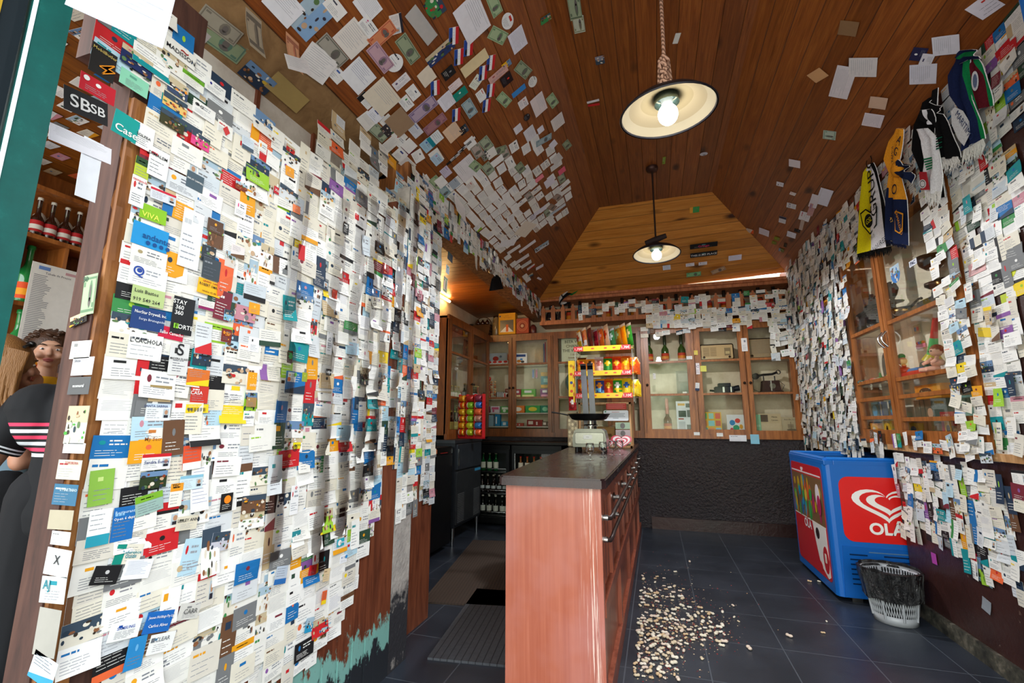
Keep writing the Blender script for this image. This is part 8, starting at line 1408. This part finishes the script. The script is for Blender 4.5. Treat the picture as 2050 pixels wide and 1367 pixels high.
for nm, lb in (('business_card', 'remaining mass of small business cards covering the walls and beam'), ('paper_note', 'remaining small paper notes pinned on walls and ceilings'), ('photo_card', 'remaining small picture cards among the others on the walls')):
    mb = MB(); [draw_card(mb, S) for S in rest if S['name'] == nm]; tagit(mb.build(nm+'s') or bpy.data.objects[0], lb, 'cards', kind='stuff') if mb.V else None
print('CARDS', len(SPECS), len(inds), len(rest), cnt)
# ================================================================== SCARVES on the right wall
def PR(px, py, off=.05): return hitp(px, py, (XR-off, 0, 0), X3)
def strip(mb, L, Rr, colf, off=.05, nu=8, waves=.010, seed=0, mat='fabric'):
    # cloth between a left and a right edge given as pixel lists (read on the wall plane); folds as real relief
    n = len(L); A = [PR(*p, off=off) for p in L]; B = [PR(*p, off=off) for p in Rr]; NV = (n-1)*5
    def f(a, b_):
        t = b_*(n-1); i = min(n-2, int(t)); k = t-i; p = A[i].lerp(A[i+1], k); q = B[i].lerp(B[i+1], k); o = p.lerp(q, a)
        return o+Vector((-waves*math.sin(a*9+seed+b_*3)-.4*waves*math.sin(a*23+b_*7), 0, 0))
    mb.grid(f, nu, NV, mat, cols=lambda i, j: colf((i+.5)/nu, (j+.5)/NV), th=Vector((.004, 0, 0)))
    return mb
def fringe(mb, p0, p1, L_, col, n=26, off=.05, sp=.01):
    a, b_ = PR(*p0, off=off), PR(*p1, off=off); r = random.Random(int(p0[0]))
    for k in range(n):
        p = a.lerp(b_, (k+.5)/n); mb.tube([p, p+Vector((-.005*r.random(), sp*(r.random()-.5), -L_*.5)), p+Vector((-.01*r.random(), 2*sp*(r.random()-.5), -L_*(.85+.3*r.random())))], [.0035, .003, .001], 4, 'fabric', col)
def wtext(mb, px, py, st, size, col, ang, off=.068, **k): u, v = Frame((XR-off, 0, 0), -Y3, Z3, -X3).uv(px, py); mb.text(Frame((XR-off, 0, 0), -Y3, Z3, -X3), u, v, 0, st, size, 'fabric', col, ang=ang, **k)
def wpoly(mb, pts, col, off=.066): F_ = Frame((XR-off, 0, 0), -Y3, Z3, -X3); mb.prism(F_, [F_.uv(*p) for p in pts], 0, .001, 'fabric', col)
ell_px = lambda cx, cy, rx, ry, n=16: [(cx+rx*math.cos(2*math.pi*k/n), cy+ry*math.sin(2*math.pi*k/n)) for k in range(n)]
t = thing('scarf', PR(1748, 500, .0), 'yellow and white supporters scarf with a shield crest and black fringe, farthest along the wall', 'scarf', 'football scarves on the right wall')
mb = MB(); strip(mb, [(1741, 330), (1733, 345), (1724, 400), (1718, 508)], [(1750, 325), (1756, 345), (1768, 400), (1782, 492)], lambda a, b_: '#141414' if a > .92 else ('#f0e21c' if a < (.12 if b_ < .3 else .44) else '#eceaf0')); mb.build('scarf_panel', t)
mb = MB(); fringe(mb, (1716, 508), (1784, 493), .05, '#121212', 40); mb.build('fringe', t)
mb = MB(); wtext(mb, 1744, 372, 'GRUPO', .125, '#1a1a1a', R_(84)); wtext(mb, 1752, 496, 'G. S. LOURES', .05, '#1a1a1a', R_(4)); wtext(mb, 1745, 475, '1913', .035, '#8a8a7a', R_(4))
wpoly(mb, [(1722, 427), (1733, 418), (1743, 424), (1756, 412), (1755, 450), (1742, 470), (1727, 452)], '#1a1a1a', .064); wpoly(mb, [(1724, 429), (1733, 421), (1742, 427), (1742, 466), (1729, 451)], '#f0e21c', .066); wpoly(mb, [(1743, 427), (1754, 415), (1753, 449), (1743, 465)], '#eceaf0', .066); wpoly(mb, ell_px(1739, 442, 8, 14), '#1a1a1a', .068); wtext(mb, 1739, 441, 'GSL', .05, '#f0e21c', 0, .0695); mb.build('crest', t, label='printed shield and lettering')
t = thing('scarf', PR(1800, 480, .0), 'orange and navy scarf knotted halfway, between the yellow and the black scarves', 'scarf', 'football scarves on the right wall')
mb = MB(); strip(mb, [(1800, 256), (1786, 282), (1776, 318), (1784, 345), (1776, 395), (1775, 480)], [(1811, 258), (1806, 290), (1800, 322), (1800, 345), (1811, 400), (1815, 492)], lambda a, b_: '#1c2648' if b_ > .78 or (a < .1 and b_ > .7) else '#f0a02c', off=.06, waves=.014); mb.build('scarf_panel', t)
mb = MB(); strip(mb, [(1800, 330), (1806, 318), (1812, 330)], [(1803, 345), (1822, 368), (1824, 350)], lambda a, b_: '#1c2440', off=.07, waves=.02); mb.build('knot_end', t)
mb = MB(); p = PR(1797, 338, .07); mb.ell(p, (.03, .045, .05), 'fabric', '#e89828', 12, 8); mb.build('knot', t)
mb = MB(); wtext(mb, 1800, 280, 'A', .07, '#1c2440', R_(-60), .082); wtext(mb, 1793, 302, 'G', .065, '#1c2440', R_(-60), .082); wtext(mb, 1790, 378, 'O', .08, '#1c2440', R_(-85), .085); wtext(mb, 1786, 310, 'YAMOI', .03, '#1c2440', R_(70), .083); wpoly(mb, [(1789, 425), (1794, 422), (1808, 427), (1807, 462), (1801, 468), (1791, 462)], '#f0a02c', .078); wpoly(mb, [(1791, 428), (1795, 425), (1806, 430), (1805, 460), (1800, 465), (1793, 460)], '#1c2648', .08); wtext(mb, 1799, 445, 'RAMALDÃO', .03, '#f0a02c', R_(-82), .0815); wtext(mb, 1784, 440, '47', .04, '#f0c060', R_(-80), .08); mb.build('crest', t)
mb = MB(); fringe(mb, (1775, 481), (1815, 492), .02, '#161c38', 26, .06); mb.build('fringe', t)
t = thing('scarf', PR(1880, 380, .0), 'black and white supporters scarf with white fringes, beside the navy scarf', 'scarf', 'football scarves on the right wall')
mb = MB(); strip(mb, [(1850, 208), (1836, 250), (1832, 300), (1842, 330), (1850, 358), (1862, 400)], [(1880, 175), (1872, 240), (1866, 300), (1872, 330), (1882, 360), (1888, 395)], lambda a, b_: '#141416' if b_ < .55 or a < .2 else '#141416', off=.05, waves=.012); strip(mb, [(1866, 200), (1880, 255), (1884, 318)], [(1890, 228), (1905, 270), (1918, 316)], lambda a, b_: '#101012', off=.07, waves=.015); mb.build('scarf_panel', t)
mb = MB(); strip(mb, [(1838, 258), (1850, 280), (1856, 320), (1850, 350), (1855, 385)], [(1858, 256), (1874, 275), (1882, 320), (1884, 350), (1880, 388)], lambda a, b_: '#e8e8ee', off=.085, waves=.010); strip(mb, [(1845, 220), (1848, 240), (1856, 246)], [(1866, 218), (1872, 236), (1868, 250)], lambda a, b_: '#e8e8ee' if .2 < a < .75 else '#141416', off=.09); mb.build('white_panel', t)
mb = MB()
for k in range(5): wpoly(mb, [(1849+k*1.5, 318+k*5), (1866, 314+k*5), (1866, 317+k*5), (1849+k*1.5, 321+k*5)], '#1c7a50', .1)
for k in range(5): wpoly(mb, [(1840+k*3, 344), (1843+k*3, 344), (1847+k*3.6, 380), (1844+k*3.6, 380)], '#b8303a', .1)
wpoly(mb, ell_px(1847, 368, 7, 9), '#e8e8ee', .102); wpoly(mb, ell_px(1847, 368, 5, 7), '#2a2a2a', .103); wpoly(mb, ell_px(1847, 368, 4, 5.6), '#e8e8ee', .104)
for k in range(6): wpoly(mb, [(1874, 272+k*5), (1886, 268+k*5), (1886, 270+k*5), (1874, 275+k*5)], '#14604a' if k % 2 else '#141416', .095)
mb.build('crest', t); mb = MB(); fringe(mb, (1852, 382), (1884, 384), .07, '#e4e2e0', 44, .085, .03); mb.build('fringe', t); mb = MB(); fringe(mb, (1884, 316), (1918, 314), .06, '#dcdad8', 40, .07, .04); mb.build('fringe', t)
t = thing('scarf', PR(1950, 240, .0), 'navy scarf with green borders and a white round badge, hanging nearest the blue jamb', 'scarf', 'football scarves on the right wall')
mb = MB(); strip(mb, [(1920, 115), (1906, 150), (1908, 190), (1935, 235), (1928, 302)], [(1945, 110), (1938, 150), (1945, 200), (1958, 240), (1968, 278)], lambda a, b_: '#127a44' if a > .88 else '#1a2448', off=.06, waves=.012); strip(mb, [(1918, 112), (1928, 100), (1950, 98)], [(1922, 128), (1936, 120), (1960, 118)], lambda a, b_: '#127a44' if .3 < a < .6 else '#1a2448', off=.08, waves=.01); mb.build('scarf_panel', t)
mb = MB(); strip(mb, [(1940, 110), (1945, 150), (1950, 222)], [(1962, 118), (1972, 150), (1984, 212)], lambda a, b_: '#127a44' if a < .18 or a > .86 else '#5a1822', off=.05, waves=.012); mb.build('wine_panel', t, label='wine red panel edged in green')
mb = MB(); wpoly(mb, [(1904, 222), (1912, 214), (1928, 222), (1940, 242), (1942, 268), (1930, 292), (1918, 278), (1906, 250)], '#e4e8ee', .078); wtext(mb, 1930, 250, 'MARITIMO', .04, '#2a3a6a', R_(-70), .081); wpoly(mb, ell_px(1952, 162, 7, 20), '#e4e8ee', .07); wpoly(mb, ell_px(1952, 162, 4, 14), '#6a7a9a', .072); mb.build('crest', t, label='white round badge'); mb = MB(); fringe(mb, (1930, 300), (1968, 278), .07, '#dcdcd8', 34, .06, .03); mb.build('fringe', t)

# ================================================================== SIDE ROOM (seen past the green jamb)
XS = -3.42; SR = Frame((XS, 0, 0), Y3, Z3, X3)
t = thing('bottle_shelf', (XS+.09, 1.7, 2.15), 'brown wooden shelf of beer bottles on the side room wall, behind the toddler', 'shelf')
mb = MB(); [(mb.box(SR, 1.2, 2.6, v, v+.025, 0, .18, 'cabinet_wood'), mb.build('shelf_board', t), mb.__init__()) for v in (2.155, 1.40, 2.44)]
for y in (1.42, 1.62, 1.80, 1.98, 2.2): mb = MB(); mb.box(SR, y, y+.018, 1.98, 2.155, .0, .17, 'cabinet_wood'); mb.build('divider', t)
for k, px in enumerate((68, 97, 127, 153)):
    p = hitp(px, 470, (XS+.11, 0, 0), X3); c = (XS+.11, p.y, 2.181); o = bottle(c, .235, .030, '#2e140a', '#e0dcd8', f"brown beer bottle with a white and red round label, {['leftmost', 'second', 'third', 'rightmost'][k]} on the side room shelf", None, cap='#d8d4cc', labr=(.12, .40), band='#b8242a', neck=.48)
    mb = MB(); mb.ell((XS+.04, p.y+.04, 2.27), (.035, .04, .09), 'plastic', '#e8e6e2', 12, 8); tagit(mb.build('white_cup', None), f"white cup-like shape behind the {['leftmost', 'second', 'third', 'rightmost'][k]} beer bottle", 'cup')
for k, (px, py, zb_) in enumerate(((45, 590, 1.80), (28, 700, 1.43), (95, 700, 1.43))):
    p = hitp(px, py, (XS+.09, 0, 0), X3); bottle((XS+.09, p.y, zb_), .33, .042, '#1a7a3a', '#e8981c', ['green bottle with an orange label left of the price list', 'green bottle low at the left beside the green jamb', 'green bottle behind the womans hair'][k], None, cap='#1a7a3a', band='#d84a1c', labr=(.06, .34))
mb = MB(); mb.box(SR, 1.45, 2.3, 1.775, 1.798, 0, .15, 'cabinet_wood_dark'); tagit(mb.build('ledge'), 'thin dark ledge behind the price list in the side room', 'shelf')
PL = Frame((XS+.21, 0, 0), Y3, Z3, X3); q = [PL.uv(*p) for p in ((66, 522), (158, 548), (150, 662), (55, 655))]; u0 = min(a for a, b_ in q); u1 = max(a for a, b_ in q); v0, v1 = 1.50, max(b_ for a, b_ in q)
mb = MB(); mb.box(PL, u0, u1, v0, v1, -.002, 0, 'paper', '#e6e2de'); mb.box(PL, u0+.03, u0+.08, v1-.035, v1-.015, 0, .001, 'paper', '#6a8ac8'); mb.box(PL, u1-.09, u1-.02, v1-.035, v1-.02, 0, .001, 'paper', '#c89aa0')
mb.text(PL, (u0+u1)/2, v1-.05, .001, 'Tabela de Preços', .017, 'paper', '#5a5a64'); r = random.Random(4)
for k in range(44):
    v = v1-.07-k*.0098
    if v < v0+.01: break
    mb.box(PL, u0+.015, u0+.015+.05+.035*r.random(), v, v+.0035, 0, .001, 'paper', '#8a8a92')
    if k % 3: mb.box(PL, u1-.035, u1-.015, v, v+.0035, 0, .001, 'paper', '#9a9aa0')
tagit(mb.build('price_list'), 'tall white price list sheet full of small lines, hanging in the side room', 'price list')

# ================================================================== PEOPLE
b = NB('navy_polo'); sz = b.n('ShaderNodeSeparateXYZ', {0: b.pos()}); zz = sz.outputs[2]
f_ = b.n('ShaderNodeMapRange', {0: zz, 1: 1.150, 2: 1.015, 3: 0, 4: 1}).outputs[0]
cr = b.n('ShaderNodeValToRGB', {0: f_}); cr.color_ramp.interpolation = 'CONSTANT'; e = cr.color_ramp.elements; e[0].position = 0; e[0].color = lin('#07090f'); e[1].position = .9999; e[1].color = lin('#07090f')
for p_, c in ((.02, '#d83a5e'), (.12, '#07090f'), (.21, '#dfe6ee'), (.31, '#07090f'), (.39, '#d83a5e'), (.49, '#07090f'), (.57, '#dfe6ee'), (.67, '#07090f'), (.74, '#d83a5e'), (.84, '#07090f'), (.90, '#dfe6ee')): q = e.new(p_); q.color = lin(c)
p = b.bsdf(Base_Color=cr.outputs[0], Roughness=.9)
for nm, c in (('skin_solid', '#c08a70'), ('skin_child', '#dba88c'), ('hair_brown', '#4a2e1c'), ('hair_fair', '#9a6a3a'), ('cloth_navy', '#0b0c12'), ('cloth_blue', '#8aa8bc'), ('cloth_yellow', '#e8b018')):
    b = NB(nm); g = b.noise(b.map(b.pos(), (60, 60, 12)) if 'hair' in nm else b.pos(), 30 if 'hair' not in nm else 4, 4); lo = tuple(x*(.62 if 'hair' in nm else .85) for x in lin(c)[:3])
    p = b.bsdf(Base_Color=b.mix(g, lo+(1,), lin(c)), Roughness=.45 if 'skin' in nm or 'hair' in nm else .9); b.l(b.bump(g, .5 if 'hair' in nm else .1, .006), p.inputs['Normal'])
RM = lambda v: [('REMESH', dict(mode='VOXEL', voxel_size=v, use_smooth_shade=True)), ('SMOOTH', dict(factor=.5, iterations=3))]
def limb(mb, pts, rr, mat, seg=12):
    pts = [Vector(p) for p in pts]
    for i in range(len(pts)-1): mb.tube([pts[i], pts[i+1]], [rr[i], rr[i+1]], seg, mat)
    for p, r_ in zip(pts, rr): mb.ell(p, r_, mat, seg=seg, rings=8)
def head(mb, c, s, fx, fy, mat):
    # c centre, fx face direction, fy to the person's left; s = head half height
    H = Frame(c, fx, fy, Z3); mb.ell(c, (s*.80, s*.66, s*.88), mat, seg=20, rings=14, fr=H); mb.ell(H.P(s*.18, 0, -s*.42), (s*.52, s*.46, s*.52), mat, seg=16, rings=10, fr=H)
    mb.ell(H.P(s*.70, 0, -s*.78), (s*.16, s*.2, s*.14), mat, seg=10, rings=8, fr=H); limb(mb, [H.P(s*.78, 0, s*.08), H.P(s*.93, 0, -s*.22)], [s*.07, s*.14], mat, 8)
    for q in (-1, 1): mb.ell(H.P(s*.66, q*s*.36, -s*.28), (s*.16, s*.2, s*.2), mat, seg=10, rings=8, fr=H); mb.ell(H.P(-s*.02, q*s*.70, -s*.05), (s*.15, s*.07, s*.24), mat, seg=10, rings=8, fr=H)
    mb.ell(H.P(s*.74, 0, s*.34), (s*.1, s*.4, s*.12), mat, seg=12, rings=8, fr=H); return H
def hand(mb, c, d, side, s, mat):
    d = Vector(d).normalized(); side = Vector(side).normalized(); nrm = d.cross(side).normalized(); c = Vector(c); mb.ell(c+d*s*.5, (s*.42, s*.5, s*.18), mat, seg=10, rings=8, fr=Frame(c, side, d, nrm))
    for k, (o, L) in enumerate(((-.33, .75), (-.11, .9), (.11, .85), (.32, .65))): a = c+d*s*.85+side*o*s; limb(mb, [a, a+d*L*s*.5-nrm*.05*s, a+d*L*s*.95-nrm*.22*s], [s*.105, s*.095, s*.08], mat, 7)
    a = c+d*s*.25-side*s*.4; limb(mb, [a, a+d*s*.35-side*s*.25, a+d*s*.7-side*s*.28], [s*.13, s*.115, s*.09], mat, 7)
def facebits(H, s, t, eye='#2a1c14', lips='#b0605a'):
    for q in (-1, 1):
        mb = MB(); mb.ell(H.P(s*.69, q*s*.30, s*.05), (s*.10, s*.10, s*.062), 'plastic', '#ece8e4', 12, 8); mb.ell(H.P(s*.765, q*s*.28, s*.05), (s*.04, s*.05, s*.05), 'plastic', eye, 10, 6); mb.build('eye', t)
        mb = MB(); mb.tube([H.P(s*.80, q*s*.14, s*.25), H.P(s*.82, q*s*.30, s*.30), H.P(s*.72, q*s*.46, s*.24)], [s*.02, s*.035, s*.015], 6, 'hair', '#3a2418'); mb.build('eyebrow', t)
    mb = MB(); mb.tube([H.P(s*.74, -s*.2, -s*.50), H.P(s*.86, 0, -s*.47), H.P(s*.74, s*.2, -s*.50)], [s*.03, s*.06, s*.03], 8, 'skin', lips); mb.tube([H.P(s*.73, -s*.17, -s*.56), H.P(s*.84, 0, -s*.57), H.P(s*.73, s*.17, -s*.56)], [s*.03, s*.06, s*.03], 8, 'skin', lips); mb.build('lips', t)
DP = lambda px, py, d: EYEV+ray(px, py)*d
V = Vector
# man in navy polo, seen from behind and left, nearest
mx, my = DP(166, 900, 1.92).xy; fw = V((-.74, .67, 0)).normalized(); lf = V((-.67, -.74, 0)).normalized()
mo = lambda a, b_, z: V((mx, my, 0))+lf*a+fw*b_+V((0, 0, z))
t = thing('person', mo(0, 0, 0), 'person in a navy polo shirt with pink and white stripes, half behind the jamb', 'person'); o0 = mo(0, 0, 0)
mb = MB(); limb(mb, [mo(.0, -.02, .84), mo(0, 0, 1.0), mo(0, .02, 1.22)], [.13, .135, .14], 'skin_solid', 14); limb(mb, [mo(0, .04, 1.28), mo(-.17, .13, 1.35)], [.06, .055], 'skin_solid'); HH = head(mb, mo(-.22, .16, 1.43), .115, (fw-V((0, 0, .25))).normalized(), lf, 'skin_solid')
for q in (1, -1):
    sh, el, wr = mo(q*.19, .01, 1.27-.05*(q > 0)), mo(q*.29, .0, .98), mo(q*.35, -.03 if q > 0 else .18, .77); limb(mb, [sh, el, wr], [.062, .048, .030], 'skin_solid'); hand(mb, wr, V((0, 0, -1))+fw*.3, fw, .085, 'skin_solid')
    limb(mb, [mo(q*.09, 0, .84), mo(q*.11, .03, .46), mo(q*.11, -.01, .09)], [.10, .058, .042], 'skin_solid'); limb(mb, [mo(q*.11, -.03, .045), mo(q*.12, .14, .035)], [.042, .034], 'skin_solid')
tagit(mb.build('body', t, mods=RM(.008)), None); facebits(HH, .115, t)
mb = MB(); limb(mb, [mo(0, -.02, .80), mo(0, 0, 1.0), mo(0, .0, 1.17)], [.158, .15, .155], 'navy_polo', 20); limb(mb, [mo(-.16, .01, 1.25), mo(0, .03, 1.27), mo(.15, .01, 1.185)], [.092, .10, .085], 'navy_polo', 16)
for q in (1, -1): limb(mb, [mo(q*.12, .0, 1.15), mo(q*.15, .0, 1.2)], [.12, .11], 'navy_polo', 14)
mb.build('polo_shirt', t, label='navy polo shirt with pink and white stripes', mods=RM(.009))
for q in (1, -1):
    a, b_ = mo(q*.175, .01, 1.27-.05*(q > 0)), mo(q*.262, .005, 1.045); d = (b_-a); mb = MB(); mb.tube([a, a+d*.5, a+d*.86], [.082, .078, .079], 18, 'matte', '#07090f'); mb.tube([a+d*.86, a+d*.89], [.080, .080], 18, 'matte', '#dfe6ee'); mb.tube([a+d*.89, a+d*.93], .0795, 18, 'matte', '#07090f'); mb.tube([a+d*.93, a+d*.96], .080, 18, 'matte', '#dfe6ee'); mb.tube([a+d*.96, a+d*1.0], [.0795, .078], 18, 'matte', '#07090f'); mb.build('sleeve', t)
mb = MB()
for q in (1, -1): limb(mb, [mo(q*.08, -.01, .86), mo(q*.105, .02, .56), mo(q*.11, .02, .24)], [.125, .115, .11], 'cloth_navy', 14)
mb.build('trousers', t, mods=RM(.011)); mb = MB(); mb.ell(HH.P(-.02, 0, .03), (.10, .085, .095), 'hair_brown', seg=18, rings=12, fr=HH); mb.build('hair', t)
# woman with long fair hair in light blue, behind him, in profile
wx, wy = DP(10, 850, 2.16).xy; fw2 = V((.25, .97, 0)).normalized(); lf2 = V((-.97, .25, 0)).normalized(); wo_ = lambda a, b_, z: V((wx, wy, 0))+lf2*a+fw2*b_+V((0, 0, z))
t = thing('person', wo_(0, 0, 0), 'person with long fair brown hair and a light blue top, leaning toward the toddler', 'person')
mb = MB(); limb(mb, [wo_(0, 0, .86), wo_(0, 0, 1.02), wo_(0, .01, 1.16)], [.12, .10, .11], 'skin_solid', 14); limb(mb, [wo_(.14, .01, 1.21), wo_(0, .02, 1.23), wo_(-.14, .01, 1.21)], [.055, .06, .055], 'skin_solid'); limb(mb, [wo_(0, .02, 1.24), wo_(0, .06, 1.35)], [.045, .045], 'skin_solid')
HW = head(mb, DP(20, 724, 2.14), .106, (fw2+V((-.02, 0, -.22))).normalized(), lf2, 'skin_solid'); limb(mb, [wo_(0, .06, 1.33), HW.P(-.01, 0, -.06)], [.045, .05], 'skin_solid')
for q in (1, -1): sh, el, wr = wo_(q*.16, .01, 1.20), wo_(q*.20, .03, .97), wo_(q*.12, .24, 1.0); limb(mb, [sh, el, wr], [.048, .038, .026], 'skin_solid'); hand(mb, wr, fw2, V((0, 0, 1)), .07, 'skin_solid'); limb(mb, [wo_(q*.08, 0, .84), wo_(q*.09, .02, .46), wo_(q*.09, 0, .08)], [.09, .055, .038], 'skin_solid'); limb(mb, [wo_(q*.09, -.02, .04), wo_(q*.09, .14, .03)], [.036, .03], 'skin_solid')
mb.build('body', t, mods=RM(.008)); facebits(HW, .106, t)
mb = MB(); limb(mb, [wo_(0, 0, .80), wo_(0, 0, 1.0), wo_(0, .0, 1.15)], [.15, .125, .135], 'cloth_blue', 16); limb(mb, [wo_(.09, .0, 1.17), wo_(-.09, 0, 1.17)], [.07, .07], 'cloth_blue'); mb.build('blouse', t, label='light blue sleeveless top', mods=RM(.010))
mb = MB(); [limb(mb, [wo_(q*.07, 0, .84), wo_(q*.09, .02, .5), wo_(q*.09, 0, .12)], [.115, .08, .06], 'cloth_navy') for q in (1, -1)]; mb.build('trousers', t, mods=RM(.011))
mb = MB(); mb.ell(HW.P(-.022, 0, .018), (.108, .097, .108), 'hair_fair', seg=20, rings=12, fr=HW); r = random.Random(8)
for k in range(70):
    a = -3+6*k/69; sx = -.01-.088*math.cos(a*.72); sy = .092*math.sin(a*.60); p = HW.P(sx*.9, sy, .05); mb.tube([p, p+V((0, 0, -.09))-fw2*.015, p+V((.01*r.random(), 0, -.2))-fw2*.02, p+V((.02*r.random(), 0, -.27-.05*r.random()))-fw2*.012], [.012, .014, .012, .004], 6, 'hair_fair')
mb.build('hair', t, label='long straight fair brown hair'); mb = MB(); mb.tube([HW.P(.02, -.09, .07), HW.P(.055, -.05, .105), HW.P(.06, .05, .105), HW.P(.02, .09, .07)], .007, 8, 'plastic', '#141416'); [mb.ell(HW.P(.052, q*.045, .098), (.018, .032, .016), 'plastic', '#101012', 12, 8, HW) for q in (1, -1)]; mb.build('sunglasses', t, label='dark sunglasses pushed up on the head')
# toddler on her arm: curly hair, yellow shirt, facing the camera
c = DP(101, 702, 2.40); fc = (V((0, 0, 1.15))-c); fc = V((fc.x, fc.y, -.12)).normalized(); lc = V((-fc.y, fc.x, 0)).normalized(); tb = c+V((0, 0, -.115)); T = lambda a, b_, z: tb+lc*a+V((fc.x, fc.y, 0))*b_+V((0, 0, z))
t = thing('person', T(0, 0, -.62), 'toddler with curly brown hair and a yellow shirt, looking aside', 'person')
mb = MB(); HT = head(mb, c, .098, (fc+V((.12, -.10, -.05))).normalized(), lc, 'skin_child'); limb(mb, [T(0, 0, -.06), T(0, .0, .03)], [.04, .04], 'skin_child'); limb(mb, [T(0, 0, -.12), T(0, 0, -.33)], [.08, .085], 'skin_child')
for q in (1, -1): limb(mb, [T(q*.095, 0, -.10), T(q*.13, .04, -.22), T(q*.08, .12, -.26)], [.033, .028, .02], 'skin_child'); hand(mb, T(q*.08, .12, -.26), fc, V((0, 0, 1)), .045, 'skin_child'); limb(mb, [T(q*.05, 0, -.34), T(q*.07, .12, -.42), T(q*.07, .08, -.58)], [.05, .038, .028], 'skin_child'); limb(mb, [T(q*.07, .07, -.60), T(q*.07, .13, -.61)], [.026, .022], 'skin_child')
mb.build('body', t, mods=RM(.006)); facebits(HT, .098, t, '#4a4a50')
mb = MB(); limb(mb, [T(0, 0, -.085), T(0, 0, -.2), T(0, 0, -.32)], [.075, .098, .10], 'cloth_yellow', 16); limb(mb, [T(.10, 0, -.10), T(0, 0, -.075), T(-.10, 0, -.10)], [.05, .06, .05], 'cloth_yellow'); [limb(mb, [T(q*.10, 0, -.10), T(q*.125, .03, -.18)], [.05, .046], 'cloth_yellow') for q in (1, -1)]; mb.build('shirt', t, label='yellow shirt', mods=RM(.007))
mb = MB(); mb.ell(HT.P(-.022, 0, .03), (.088, .088, .082), 'hair_brown', seg=20, rings=12, fr=HT)
for k in range(150):
    th, ph = math.acos(1-1.12*r.random()), 2*math.pi*r.random(); d = V((math.sin(th)*math.cos(ph), math.sin(th)*math.sin(ph), math.cos(th)))
    if d.x > .55 and d.z < .62: continue
    p = HT.P(-.02+.092*d.x, .095*d.y, .028+.088*d.z); q = r.random()*6; mb.tube([p+V((.012*math.cos(q+a), .012*math.sin(q+a), -.004*a)) for a in (0, 1.2, 2.4, 3.6, 4.8, 6.0)], [.007, .008, .008, .007, .006, .003], 5, 'hair_brown')
mb.build('hair', t, label='curly brown hair'); mb = MB(); [limb(mb, [T(q*.05, 0, -.33), T(q*.07, .12, -.42), T(q*.07, .08, -.55)], [.062, .05, .036], 'cloth_navy') for q in (1, -1)]; mb.build('trousers', t, mods=RM(.007))
